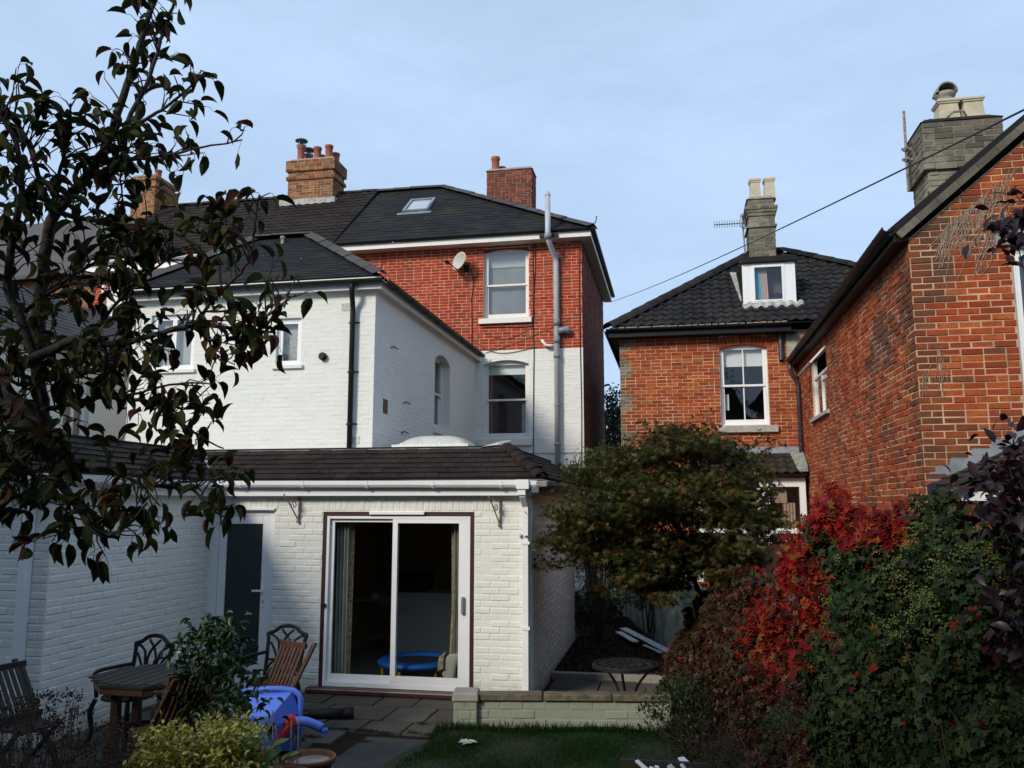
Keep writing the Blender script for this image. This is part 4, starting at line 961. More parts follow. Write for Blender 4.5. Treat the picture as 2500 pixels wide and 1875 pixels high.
# eaves and roof
fy_, fz0, fz1 = 18.9, 8.42, 8.56; er = -1.79
mb = MB(); mb.box(MXL, er, fy_, fy_+.025, fz0, fz1); mb.build('fascia', 'timber_white', mh)
mb = MB(); mb.box(er-.025, er, fy_+.026, MB_Y+.3, fz0, fz1); mb.build('fascia', 'timber_white', mh)
mb = MB(); mb.box(MXL, er-.026, fy_+.026, MY, fz0, fz0+.02); mb.box(MXR, er-.026, MY, MB_Y+.3, fz0, fz0+.021); mb.build('soffit', 'timber_white', mh)
gutter(mh, (MXL, fy_, fz1+.05), (er+.1, fy_, fz1+.05), (0, -1, 0), 'black_plastic', .055); gutter(mh, (er, fy_-.1, fz1+.05), (er, MB_Y+.3, fz1+.05), (1, 0, 0), 'black_plastic', .055)
E0 = np.array([MXL, fy_-.05, fz1+.04]); E1 = np.array([er+.06, fy_-.05, fz1+.04]); AP = onY(1085, 459, 22.05); RL = np.array([MXL, 22.05, AP[2]])
rf_m = Roof(E0, E1-E0, RL-E0); tile(mt, mh, rf_m, [rf_m.st(E0), rf_m.st(E1), rf_m.st(AP), rf_m.st(RL)], 'slate_roof', .30, .21, .008, .010, seed=9, under='slate_roof')
E2 = np.array([E1[0], MB_Y+.35, E1[2]]); E3 = np.array([MXL, MB_Y+.35, E1[2]])
mb = MB(); mb.add([E1, E2, AP], [(0, 1, 2)]); mb.add([E2, E3, RL, AP], [(0, 1, 2, 3)]); mb.build('roof_slope', 'slate_roof', mh)
ridge(mh, E1+(0, 0, .02), AP+(0, 0, .03), r=.20, seg=.46, n=2, name='hip_tile', flat=.5); ridge(mh, RL+(0, 0, .03), AP+(0, 0, .03), r=.14, seg=.45, n=4)
mb = MB(); q = E1+(-.05, 0, .05); mb.tube([q, q+(.12, -.05, .06), q+(.15, -.06, .2)], .012, 6); mb.build('hip_iron', 'black_iron', mh)
# skylight
P4 = [rf_m.hit(x, y) for x, y in ((978, 522), (1048, 515), (1067, 487), (1003, 492))]
st = [rf_m.st(p) for p in P4]; s0, s1 = st[0][0]+.05, st[1][0]-.02; t0, t1 = st[0][1], st[3][1]-.05
def rbox(rf, a, b, c, d, h0, h1, mb): return mb.hexa([rf.pt(a, c, h0), rf.pt(b, c, h0), rf.pt(b, d, h0), rf.pt(a, d, h0), rf.pt(a, c, h1), rf.pt(b, c, h1), rf.pt(b, d, h1), rf.pt(a, d, h1)])
mb = MB(); rbox(rf_m, s0, s0+.07, t0, t1, 0, .09, mb); rbox(rf_m, s1-.07, s1, t0, t1, 0, .09, mb); rbox(rf_m, s0+.07, s1-.07, t0, t0+.08, 0, .088, mb); rbox(rf_m, s0+.07, s1-.07, t1-.08, t1, 0, .088, mb); k = mb.build('roof_window', 'lead', mh)
mb = MB(); rbox(rf_m, s0+.071, s1-.071, t0+.081, t1-.081, .03, .05, mb); mb.build('pane', 'skylight_glass', k)
mb = MB(); rbox(rf_m, s0-.12, s1+.1, t0-.14, t0-.001, .02, .026, mb); mb.build('apron_flashing', 'lead', k)
# side chimney behind the hip
ch = chimney(mh, -5.32, -3.95, 23.4, 24.15, 9.0, 12.12, mbk, 'dark_red_brick', 'grey_mortar', cap=.03, seed=51)
q = onY(1210, 405, 23.75); roundpot(ch, q[0], 23.75, 12.15, .14, .55); roundpot(ch, q[0]+.16, 24.0, 12.12, .12, .35)
# soil pipe
px0 = pm.px(1360, 700)[0]; px1 = px0-.14
pts = [(px0, MY-.12, 2.9), (px0, MY-.12, 7.95), (px1, fy_-.16, 8.35), (px1, fy_-.16, 9.42)]
pp = pipe(mh, rpipe(pts, .12), .066, 'grey_plastic', 'soil_pipe', 14)
pp.name = 'soil_pipe'
for z, rr, hh in ((8.42, .088, .13), (8.02, .080, .12), (6.42, .082, .16), (6.0, .082, .16), (5.62, .080, .10), (4.45, .074, .03), (3.55, .078, .06)):
    xx = px1 if z > 8.2 else px0; yy = fy_-.16 if z > 8.2 else MY-.12
    mb = MB(); mb.tube([(xx, yy, z-hh/2), (xx, yy, z+hh/2)], rr, 14); autosmooth(mb.build('pipe_socket', 'dark_grey_plastic', pp))
mb = MB(); mb.tube([(px1, fy_-.16, 9.42), (px1, fy_-.16, 9.50), (px1, fy_-.16, 9.54)], [.074, .05, .015], 12); mb.build('vent_cap', 'grey_plastic', pp)
mb = MB(); mb.tube(rpipe([(px0+.05, MY-.14, 6.20), (px0+.16, MY-.16, 6.24), (px0+.27, MY-.13, 6.22), (px0+.30, MY, 6.20)], .06), .075, 12); autosmooth(mb.build('branch_boss', 'dark_grey_plastic', pp))
mb = MB(); mb.tube(rpipe([(px0-.06, MY-.12, 5.87), (px0-.27, MY-.12, 5.88), (px0-.36, MY-.13, 6.02)], .06), .035, 10); autosmooth(mb.build('overflow_pipe', 'upvc_dirty', pp))
mb = MB(); mb.box(px1-.22, px1+.22, fy_-.05, fy_-.001, 8.44, 8.52); mb.build('pipe_bracket', 'black_plastic', pp)
# air brick under the eaves, telephone and aerial cables down the wall
a, c = pm.px(1365, 594); b, e = pm.px(1391, 583); mb = MB(); frame4(mb, pm, a, b, c, e, .02, 0, .016)
for i in range(8): pm.box(mb, a+.02+(b-a-.04)*(i+.5)/8, a+.02+(b-a-.04)*(i+.9)/8, c+.02, e-.02, 0, .014)
mb.build('air_brick', 'buff_mortar', mh)
def wallcable(pxs, r=.010, d=.02, name='cable', mat='cable_black'):
    mb = MB(); mb.tube(spline([pm.pt(*pm.px(x, y), d) for x, y in pxs], 5), r, 5); mb.build(name, mat, mh)
wallcable([(1303, 590), (1302, 640), (1303, 700), (1302, 785), (1304, 850), (1303, 950), (1303, 1130)]); wallcable([(1306, 590), (1307, 650), (1304, 720), (1303, 785), (1290, 798), (1180, 800)], .009)
wallcable([(1416, 590), (1415, 700), (1417, 850), (1420, 1000), (1420, 1150)], .009); wallcable([(1150, 655), (1157, 690), (1152, 730), (1153, 800), (1152, 850)], .009)
wallcable([(1175, 800), (1190, 815), (1215, 826), (1250, 824), (1300, 800)], .006, mat='cable_grey'); wallcable([(1185, 862), (1240, 845), (1290, 825), (1400, 775)], .006, mat='cable_grey'); wallcable([(1165, 838), (1200, 858), (1240, 862), (1310, 848)], .008, mat='cable_grey')
for (x0, y0, x1, y1) in ((1352, 1105, 1430, 1105),): wallcable([(1280, 1107), (1350, 1107), (1425, 1105)], .006, mat='cable_grey')

# ---- terraced house next door (same street front, further left)
th = thing('terraced_house', 'red brick terraced house with brown tiled roof and white gutter behind the bare branches', 'house', (-11, 22, GZ))
TXL = -15.2
shell(th, pm, TXL, MXL-.01, GZ, 8.45, [], 'pink_mortar'); lay(mbk, th, pm, rect(TXL, MXL-.01, 5.0, 8.45), 'red_brick', seed=45, flemish=.2, j=.012)
mb = MB(); mb.box(TXL, MXL-.25, fy_, fy_+.025, 8.26, 8.46); mb.build('fascia', 'upvc', th); mb = MB(); mb.box(TXL, MXL-.25, fy_+.026, MY, 8.26, 8.28); mb.build('soffit', 'timber_white', th)
gutter(th, (TXL, fy_, 8.52), (MXL-.2, fy_, 8.54), (0, -1, 0), 'upvc', .075, brackets=6)
T0 = np.array([TXL, fy_-.05, 8.53]); T1 = np.array([MXL-.02, fy_-.05, 8.58]); TR0 = np.array([TXL, 22.05, AP[2]-.02]); TR1 = np.array([MXL-.02, 22.05, AP[2]-.02])
tt = Pieces('roof_tile'); rf_t = Roof(T0, T1-T0, TR0-T0); rf_t.O = rf_t.O+rf_t.n*.03
PSH = panshape(.30, .015, .022, .022, .30)
cvt = [rf_t.st(T0), rf_t.st(T1), rf_t.st(TR1), rf_t.st(TR0)]
tile(tt, th, rf_t, cvt, 'brown_tile', .25, .25, shape=PSH, stagger=0, seed=12, gap=0, under='brown_tile'); tt.finish()
mb = MB(); mb.add([TR0, TR1, (TR1[0], 25.4, 8.5), (TR0[0], 25.4, 8.5)], [(0, 1, 2, 3)]); mb.build('roof_slope', 'brown_tile', th)
mb = MB(); q0 = rf_m.pt(*rf_m.st(E0)); q1 = rf_m.pt(*rf_m.st(RL)); mb.hexa([q0+(-.10, 0, -.02), q0+(.02, 0, -.02), q1+(.02, 0, -.02), q1+(-.10, 0, -.02), q0+(-.10, 0, .05), q0+(.02, 0, .05), q1+(.02, 0, .05), q1+(-.10, 0, .05)]); mb.build('roof_verge', 'black_plastic', th)
ridge(th, TR0+(0, 0, .07), TR1+(0, 0, .07), r=.14, seg=.45, n=4, mat='mossy_tile')
ch = chimney(th, -10.84, -9.45, 21.55, 22.35, 10.3, 12.1, mbk, 'brown_brick', 'buff_mortar', corbels=((11.52, 11.62, .05), (11.78, 12.1, .06)), cap=.02, seed=61)
mb = MB(); mb.box(-11.0, -9.3, 21.35, 21.56, 10.62, 10.86); mb.build('flashing', 'lead_white', ch)
for i, (x, y_, h, ht) in enumerate(((735, 21.75, .5, True), (775, 21.75, .42, False), (803, 21.75, .45, False), (754, 22.1, .36, True), (785, 22.1, .32, False), (820, 22.1, .35, False))):
    q = onY(x, 380, y_); roundpot(ch, q[0], y_, 12.14, .125, h, hat=ht)
# ---- grey roofed house further along
gh = thing('far_terraced_house', 'brown brick house with plain grey roof behind the pear tree', 'house', (-20, 22, GZ))
mb = MB(); mb.box(-26, TXL-.02, MY+.02, 25, GZ, 8.2); mb.build('wall', 'buff_mortar', gh); lay(mbk, gh, Pl((0, MY+.02, 0), 0), rect(-19.5, TXL-.02, 6, 8.2), 'brown_brick', seed=46)
mb = MB(); mb.hexa([(-26, fy_, 8.1), (TXL+.5, fy_, 8.2), (TXL+.5, 22.05, 10.9), (-26, 22.05, 10.8), (-26, fy_, 8.2), (TXL+.02, fy_, 8.3), (TXL+1.5, 22.05, 11.05), (-26, 22.05, 10.9)]); mb.add([(-26, 22.05, 10.9), (TXL+1.5, 22.05, 11.05), (TXL, 25.3, 8.2), (-26, 25.3, 8.2)], [(0, 1, 2, 3)]); mb.build('roof', 'grey_slate_roof', gh)
a = onY(318, 520, 21.6); b = onY(375, 520, 21.6); t_ = onY(340, 432, 21.6)[2]
ch = chimney(gh, a[0], b[0], 21.6, 22.6, 10.3, t_, mbk, 'brown_brick', 'buff_mortar', corbels=((t_-.35, t_-.2, .05), (t_-.12, t_, .05)), cap=.02, seed=63)
for k, x in enumerate((a[0]+.2, b[0]-.2)): roundpot(ch, x, 22.0, t_+.04, .11, .3)
# ---- next door's white rear wing, in shade behind the tree
nw = thing('neighbour_wing', 'shaded white rendered wing of the next house with grey slate roof behind the pear tree', 'extension', (-12.5, 14.5, GZ))
NX = -10.6; pn = Pl((NX, 0, 0), 90)
wn = (12.9, 13.55, 3.3, 4.5)
shell(nw, pn, 10.2, MY, 0, 4.9, [wn], 'white_masonry_high'); shell(nw, Pl((0, 10.2, 0), 0), -15, NX, 0, 4.9, [], 'white_masonry_high')
casement(nw, pn, wn, panes=2, rec=.08, roommat='room_dark')
rn0 = np.array([NX+.25, 9.9, 4.88]); rn1 = np.array([NX+.25, MY, 4.88]); rn2 = np.array([NX-2.2, MY, 6.5]); rn3 = np.array([NX-2.2, 9.9, 6.5]); rfn = Roof(rn0, rn1-rn0, rn3-rn0)
nt_ = Pieces('roof_slate'); tile(nt_, nw, rfn, [rfn.st(rn0), rfn.st(rn1), rfn.st(rn2), rfn.st(rn3)], 'grey_slate_roof', .3, .2, .008, .01, seed=14, under='grey_slate_roof'); nt_.finish()
mb = MB(); mb.add([rn3, rn2, (NX-4.6, MY, 4.88), (NX-4.6, 9.9, 4.88)], [(0, 1, 2, 3)]); mb.add([rn0, rn3, (NX-4.6, 9.9, 4.88)], [(0, 1, 2)]); mb.build('roof_slope', 'grey_slate_roof', nw)
gutter(nw, rn0+(0, 0, -.02), rn1+(0, 0, -.02), (1, 0, 0), 'black_plastic', .06)
# small white gabled dormer on the terraced house
dq = onY(285, 700, 17.6)
dg = thing('white_gable_wall', 'small white rendered gable with downpipe between the two rear wings', 'extension', (dq[0], 17.9, GZ))
mb = MB(); x0, x1 = onY(262, 700, 17.6)[0], onY(322, 700, 17.6)[0]; zt = onY(292, 668, 17.6)[2]; zb = onY(292, 706, 17.6)[2]
mb.prism([(x0, 17.6, GZ), (x1, 17.6, GZ), (x1, 17.6, zb), ((x0+x1)/2, 17.6, zt), (x0, 17.6, zb)], (0, 1.6, 0)); mb.build('wall', 'white_masonry_high', dg)
mb = MB(); mb.tube([(x0-.06, 17.55, 2), (x0-.06, 17.55, zb+.1)], .04, 8); mb.build('downpipe', 'upvc', dg)
mbk.finish(); mt.finish()

# ================================================================ detached brick house with dormer (right, far)
BY, BXL, BXR = 18.37, -1.13, 7.4
bh = thing('detached_house', 'orange brick house with black pantile hipped roof and a white dormer', 'house', (2.5, 21, GZ))
bb = Pieces('brick'); bt = Pieces('roof_tile')
pb = Pl((0, BY, 0), 0); BT = 5.88
bw = (pb.px(1758, 940)[0], pb.px(1876, 940)[0], pb.px(1815, 1038)[1], pb.px(1815, 841)[1])
shell(bh, pb, BXL, BXR, GZ, BT, [bw], 'buff_mortar', reveal=.14)
shell(bh, Pl((BXL, 0, 0), -90), -24.4, -BY, GZ, BT, [], 'grey_mortar'); mb = MB(); mb.box(BXL, BXR, 24.3, 24.4, GZ, BT); mb.build('rear_wall', 'grey_mortar', bh)
q0, q1 = pb.px(1921, 872), pb.px(1990, 806)
def bmat(u, v):
    if u < BXL+.17+.12*math.sin(v*9): return 'grey_brick'
    return 'orange_brick'
lay(bb, bh, pb, rect(BXL, 2.75, 1.5, BT), 'orange_brick', [(bw[0]-.004, bw[1]+.004, bw[2]-.01, bw[3]+.22), (q0[0], q1[0]+.4, q0[1], BT+1)], seed=71, matf=bmat, jit=.006, flemish=.05, j=.012)
mb = MB(); pb.box(mb, q0[0], 2.64, q0[1], BT, -.01, .02); mb.build('cement_patch', 'cement_render', bh)
archbricks(bb, bh, pb, bw[0]-.10, bw[1]+.10, bw[3]-.09, .09, .20, 'orange_brick', out=.004)
mb = MB(); pb.box(mb, bw[0]-.004, bw[1]+.004, bw[3]-.0, bw[3]+.21, -.02, .002); mb.build('arch_mortar', 'buff_mortar', bh)
w = sash(bh, pb, *bw, rail=.5, munt=1, recess=.08, fw=.05, mat='upvc', glass='glass', sill=(pb.px(1752, 1050)[0], pb.px(1900, 1050)[0], pb.px(1820, 1056)[1], .09), sillmat='sill_stone', blind=.24)
spandrel(bh, pb, bw[0], bw[1], bw[3], .085, 'orange_brick', d=.006)
mb = MB(); pb.box(mb, bw[0]+.1, bw[0]+.19, bw[2]+.35, bw[2]+.7, -.24, -.238); mb.build('paper_notice', 'blind_fabric', bh)
# roof
be0 = np.array([BXL-.22, 18.03, 5.98]); be1 = np.array([BXR+.25, 18.03, 5.98]); br0 = onY(1838, 622, 21.2); br1 = np.array([br0[0]+.75, 21.2, br0[2]])
rf_b = Roof(be0, be1-be0, (0, br0[1]-be0[1], br0[2]-be0[2])); PB = panshape(.26, .02, .03, .04, .22)
tile(bt, bh, rf_b, [rf_b.st(be0), rf_b.st(be1), rf_b.st(br1), rf_b.st(br0)], 'black_tile', .215, .262, shape=PB, stagger=0, gap=0, seed=16, jit=.005)
be2 = np.array([be1[0], 24.7, 5.98]); be3 = np.array([be0[0], 24.7, 5.98])
mb = MB(); mb.add([be0, br0, be3], [(0, 1, 2)]); mb.add([be1, be2, br1], [(0, 1, 2)]); mb.add([be2, be3, br0, br1], [(0, 1, 2, 3)]); mb.build('roof_slope', 'black_tile', bh)
for (a, b) in ((be0, br0), (be1, br1), (br0, br1)): ridge(bh, a+(0, 0, .035), b+(0, 0, .05), mat='black_tile', r=.19, seg=.44, n=6, name='hip_tile', flat=.7, jit=.004)
mb = MB(); mb.box(be0[0], 2.5, 18.06, 18.10, 5.80, 5.99); mb.build('fascia', 'black_plastic', bh); mb = MB(); mb.box(be0[0], 2.62, 18.10, BY-.001, 5.80, 5.83); mb.box(be0[0]+.0, BXL-.001, BY, 24.5, 5.80, 5.83); mb.build('soffit', 'black_plastic', bh)
mb = MB(); mb.box(be0[0]+.0, be0[0]+.04, 18.1, 24.6, 5.80, 5.99); mb.build('fascia', 'black_plastic', bh)
gutter(bh, (be0[0]-.05, 18.06, 5.97), (2.5, 18.06, 5.97), (0, -1, 0), 'black_plastic', .055, brackets=5); gutter(bh, (be0[0], 18.0, 5.97), (be0[0], 24.6, 5.97), (-1, 0, 0), 'black_plastic', .055)
mb = MB(); q = be0+(.02, -.05, .02)
for i in range(26): x = be0[0]+.1+i*.142; mb.box(x, x+.10+.04*RNG.random(), 18.01, 18.05, 5.985, 6.005+.015*RNG.random())
mb.build('eaves_mortar', 'grey_mortar', bh)
# dormer
dl = rf_b.hit(1815, 752); drr = rf_b.hit(1947, 746); dy = dl[1]+.02; pdm = Pl((0, dy, 0), 0)
xa, zb = pdm.px(1815, 748); xb = pdm.px(1945, 740)[0]; zt = pdm.px(1880, 641)[1]
do = (pdm.px(1836, 700)[0], pdm.px(1917, 700)[0], pdm.px(1880, 738)[1], pdm.px(1880, 645)[1])
mb = MB(); frame = [(xa, do[0], zb-.06, zt), (do[1], xb, zb-.06, zt)]
for (a, b, c, e) in frame: pdm.box(mb, a, b, c, e, -.06, .0)
pdm.box(mb, do[0]+.001, do[1]-.001, do[3], zt, -.06, -.004); pdm.box(mb, do[0]+.001, do[1]-.001, zb-.06, do[2], -.06, -.004); dmr = mb.build('dormer', 'upvc', bh)
mb = MB(); frame4(mb, pdm, *do, .03, -.06, .012); frame4(mb, pdm, do[0]+.03, do[1]-.03, do[2]+.03, do[3]-.03, .032, -.05, .02); mb.build('window_frame', 'upvc', dmr)
g = MB(); g.add([pdm.pt(do[0]+.06, do[2]+.06, -.02), pdm.pt(do[1]-.06, do[2]+.06, -.02), pdm.pt(do[1]-.06, do[3]-.06, -.02), pdm.pt(do[0]+.06, do[3]-.06, -.02)], [(0, 1, 2, 3)]); g.build('pane', 'glass', dmr)
for (a, b, mm) in ((.10, .22, 'curtain_blue'), (.22, .36, 'curtain_pink')):
    mb = MB(); n = 8
    for i in range(n):
        x0 = do[0]+a+(b-a)*i/n; x1 = do[0]+a+(b-a)*(i+1)/n; mb.add([pdm.pt(x0, do[2], -.12-.03*(i % 2)), pdm.pt(x1, do[2], -.12-.03*((i+1) % 2)), pdm.pt(x1-.03, do[3], -.12-.03*((i+1) % 2)), pdm.pt(x0-.03, do[3], -.12-.03*(i % 2))], [(0, 1, 2, 3)])
    mb.build('curtain', mm, dmr)
mb = MB(); mb.box(xa+.02, xb-.02, dy+.4, dy+1.6, zb-.2, zt-.05); mb.build('dormer_room', 'room_dark', dmr)
mb = MB(); mb.box(xa-.03, xb+.04, dy-.09, dy+2.6, zt, zt+.13); mb.build('dormer_roof', 'slate_roof', dmr, bevel=.01)
for xx, s_ in ((xa, -1), (xb, 1)):
    mb = MB(); mb.add([(xx, dy+.06, zb-.06), (xx, dy+.06, zt), (xx, dy+2.2, zt)], [(0, 1, 2)]); mb.build('cheek', 'black_tile', dmr)
n = 9
for i in range(n):
    f0 = i/n; z0 = zb+(zt-zb)*f0; y1 = dy+2.2*f0+.1; mb = MB(); mb.hexa([(xa-.028, dy+.0, z0), (xa-.001, dy+.0, z0), (xa-.001, y1, z0), (xa-.028, y1, z0), (xa-.012, dy, z0+.15), (xa-.001, dy, z0+.15), (xa-.001, y1+.3, z0+.15), (xa-.012, y1+.3, z0+.15)]); mb.build('cheek_board', 'black_tile', dmr)
# lead apron dressed over the tiles under the dormer, and the soaker strip up the left cheek
for (s0_, s1_, t0_, t1_) in ((rf_b.st(dl)[0]-.03, rf_b.st(drr)[0]+.12, rf_b.st(dl)[1]-.10, rf_b.st(dl)[1]+.05),):
    mb = MB(); k = 40; vs = []; fs = []
    for i in range(k+1):
        s_ = s0_+(s1_-s0_)*i/k; h = .06+.03*math.sin(s_/.215*2*math.pi-.6)+.006*RNG.random(); vs += [rf_b.pt(s_, t0_-.03*RNG.random(), h), rf_b.pt(s_, t1_, h+.035)]
    fs = [(2*i, 2*i+2, 2*i+3, 2*i+1) for i in range(k)]; mb.add(vs, fs); mb.build('lead_apron', 'lead_white', dmr, smooth=True)
mb = MB(); a = rf_b.hit(1812, 745); b = rf_b.hit(1786, 675); a = rf_b.st(a); b = rf_b.st(b); k = 10; vs = []
for i in range(k+1):
    f = i/k; s_ = a[0]+(b[0]-a[0])*f; t_ = a[1]+(b[1]-a[1])*f; vs += [rf_b.pt(s_-.04, t_, .09+.02*RNG.random()), rf_b.pt(s_+.10, t_, .10)]
mb.add(vs, [(2*i, 2*i+1, 2*i+3, 2*i+2) for i in range(k)]); mb.build('soaker_strip', 'lead_white', dmr)
# chimney
ch = chimney(bh, 1.98, 2.60, 20.75, 21.5, 7.4, 9.72, bb, 'grey_brick', 'grey_mortar', corbels=((8.98, 9.05, .04), (9.28, 9.36, .03), (9.36, 9.44, .055), (9.44, 9.52, .08)), cap=.04, capmat='grey_mortar', seed=81)
for x in (1838, 1873): q = onY(x, 480, 21.1); squarepot(ch, q[0]+.05, 21.05, 9.76, .135, .58)
# ground floor bay with lean-to roof
yb0 = 17.5; bx0, bx1 = .42, 2.56
l0 = np.array([bx0-.1, yb0, 2.76]); l1 = np.array([bx1+.02, yb0, 2.76]); u0_ = np.array([bx0+.45, BY, 3.22]); u1_ = np.array([bx1+.02, BY, 3.22])
rfl = Roof(l0, l1-l0, (0, BY-yb0, .46)); PL = panshape(.24, .02, .03, .035, .2); tile(bt, bh, rfl, [rfl.st(l0), rfl.st(l1), rfl.st(u1_), rfl.st(u0_)], 'mossy_tile', .2, .24, shape=PL, stagger=0, gap=0, seed=18, under='mossy_tile')
mb = MB(); mb.add([l0, u0_, (bx0-.1, BY, 2.76)], [(0, 1, 2)]); mb.build('roof_slope', 'mossy_tile', bh)
mb = MB(); mb.hexa([u0_+(-.05, -.10, .01), u1_+(0, -.10, .01), u1_+(0, -.005, .06), u0_+(-.05, -.005, .06), u0_+(-.05, -.10, .03), u1_+(0, -.10, .03), u1_+(0, -.005, .16), u0_+(-.05, -.005, .16)]); mb.hexa([u0_+(-.1, -.10, .03), u0_+(0, -.10, .03), l0+(.05, .2, .1), l0+(-.02, .2, .1), u0_+(-.1, -.06, .06), u0_+(0, -.06, .06), l0+(.05, .25, .13), l0+(-.02, .25, .13)]); mb.build('flashing', 'lead', bh)
mb = MB(); mb.hexa([l1+(-.16, 0, .06), l1+(.03, 0, .06), u1_+(.03, -.1, .06), u1_+(-.22, -.1, .06), l1+(-.10, 0, .09), l1+(.03, 0, .16), u1_+(.03, -.1, .16), u1_+(-.14, -.1, .1)]); mb.build('side_flashing', 'mossy_lead', bh)
gutter(bh, (bx0-.1, yb0, 2.77), (bx1, yb0, 2.77), (0, -1, 0), 'black_plastic', .05)
pbay = Pl((0, yb0+.10, 0), 0)
mb = MB(); pbay.box(mb, bx0, bx1, 2.52, 2.70, -.08, 0); pbay.box(mb, 1.62, 1.86, .6, 2.52, -.08, 0); pbay.box(mb, bx1-.12, bx1, .6, 2.52, -.08, 0); pbay.box(mb, bx0, bx0+.1, .6, 2.52, -.08, 0); pbay.box(mb, bx0+.1, bx1-.12, 1.60, 1.70, -.079, -.002); bay = mb.build('bay_window', 'upvc', bh)
g = MB(); g.add([pbay.pt(bx0, .6, -.05), pbay.pt(bx1, .6, -.05), pbay.pt(bx1, 2.55, -.05), pbay.pt(bx0, 2.55, -.05)], [(0, 1, 2, 3)]); g.build('pane', 'glass', bay)
mb = MB(); pbay.box(mb, bx0+.1, bx1-.35, 2.20, 2.53, -.16, -.15); mb.build('roman_blind', 'roman_blind', bay)
mb = MB()
for i in range(8): x = 2.12+i*.03; mb.add([pbay.pt(x, .6, -.16-.03*(i % 2)), pbay.pt(x+.03, .6, -.16-.03*((i+1) % 2)), pbay.pt(x+.03, 2.2, -.16-.03*((i+1) % 2)), pbay.pt(x+.0, 2.2, -.16-.03*(i % 2))], [(0, 1, 2, 3)])
mb.build('curtain', 'roman_blind', bay)
mb = MB(); pbay.box(mb, bx0, bx1, GZ, .62, -.1, 0); mb.build('bay_base', 'orange_brick', bay)
mb = MB(); mb.box(bx0+.02, bx1-.02, BY-.06, BY-.02, GZ, 2.5); mb.build('bay_room', 'room_dark', bay)
bb.finish(); bt.finish()

# ================================================================ near brick wing with gable (right)
AX, AY = 2.65, 9.73
aw = thing('brick_wing', 'weathered orange brick wing with gable and long black gutter at the right edge', 'house', (5, 14, GZ))
ab = Pieces('brick'); pas = Pl((AX, 0, 0), -90); pag = Pl((0, AY, 0), 0); AE = 5.12; SL = .84
s0 = onX(1988, 1030, AX); s1 = onX(2026, 1030, AX); so_ = (-s0[1], -s1[1], s0[2]+.05, onX(2012, 838, AX)[2])
gw = (pag.px(2476, 700)[0], pag.px(2476, 700)[0]+.95, 3.05, 4.95)
shell(aw, pas, -BY, -AY, GZ, AE, [so_], 'buff_mortar', reveal=.10); AXR = 7.6; apx = (AX+AXR)/2; apz = AE+SL*(apx-AX)
shell(aw, pag, AX, AXR, GZ, AE, [gw], 'buff_mortar', gable=[(AX, AE), (AXR, AE), (apx, apz)])
def sidemat(u, v):
    d = -u-AY; q = RNG.random()*.5; k = math.sin(u*2.3+v*1.1)+.6*math.sin(u*5.1-v*2.3)
    return 'stained_brick' if d < .25+q+.25*k or abs(d-1.55-.35*(5-v)-.3*k) < .22+q*.4 else 'orange_brick'
def gabmat(u, v):
    return 'stained_brick' if u-AX < .22+.18*RNG.random()+.16*math.sin(v*2.9)+.10*math.sin(v*7.1) or (v > 4.75+.3*math.sin(u*4) and RNG.random() < .4) else 'orange_brick'
lay(ab, aw, pas, rect(-BY, -AY-.006, 1.6, AE), 'orange_brick', [so_], seed=91, matf=sidemat, jit=.007, flemish=.35, j=.012)
lay(ab, aw, pag, [(AX, 1.6), (5.2, 1.6), (5.2, AE+SL*(5.2-AX)-.02), (AX, AE-.02)], 'orange_brick', [(gw[0]-.01, gw[1], gw[2], gw[3]+.05)], seed=92, matf=gabmat, jit=.007, flemish=.08, j=.012, off=.11)
casement(aw, pag, gw, panes=1, rec=.04); mb = MB(); pag.box(mb, gw[0]-.16, gw[1]+.1, gw[3]+.03, gw[3]+.20, -.02, .05); mb.build('lintel', 'mossy_lead', aw); mb = MB(); mb.hexa([pag.pt(gw[0]-.2, gw[3]+.20, .12), pag.pt(gw[1], gw[3]+.40, .12), pag.pt(gw[1], gw[3]+.42, -.01), pag.pt(gw[0]-.2, gw[3]+.22, -.01), pag.pt(gw[0]-.2, gw[3]+.28, .12), pag.pt(gw[1], gw[3]+.46, .12), pag.pt(gw[1], gw[3]+.48, -.01), pag.pt(gw[0]-.2, gw[3]+.30, -.01)]); mb.build('lead_canopy', 'slate_roof', aw)
# side window: tall frame with its arched top light propped open
w = MB(); frame4(w, pas, *so_, .05, -.10, -.03); pas.box(w, so_[0]+.05, so_[1]-.05, so_[3]-.46, so_[3]-.41, -.09, -.035); um = (so_[0]+so_[1])/2; pas.box(w, um-.03, um+.03, so_[2]+.05, so_[3]-.461, -.09, -.036); wn_ = w.build('window', 'upvc', aw)
for (a, b, c, e) in ((so_[0]+.05, um-.03, so_[2]+.05, so_[3]-.46), (um+.03, so_[1]-.05, so_[2]+.05, so_[3]-.46)):
    g = MB(); g.add([pas.pt(a, c, -.06), pas.pt(b, c, -.06), pas.pt(b, e, -.06), pas.pt(a, e, -.06)], [(0, 1, 2, 3)]); g.build('pane', 'glass', wn_)
mb = MB(); pas.box(mb, um+.03, so_[1]-.05, so_[2]+.62, so_[2]+.68, -.07, -.04); mb.build('transom', 'upvc', wn_)
mb = MB(); h = .44; cosx, sinx = math.cos(.75), math.sin(.75); hz = so_[3]-.02
def op(u, t, k=0.0): return pas.pt(u, hz-t*cosx+k*sinx, -.02+t*sinx+k*cosx)
a, b = so_[0]+.02, so_[1]-.02
for (p, q, r_, s_) in ((a, a+.05, 0, h), (b-.05, b, 0, h), (a+.05, b-.05, 0, .07), (a+.05, b-.05, h-.05, h)):
    mb.hexa([op(p, s_), op(q, s_), op(q, s_, -.03), op(p, s_, -.03), op(p, r_), op(q, r_), op(q, r_, -.03), op(p, r_, -.03)])
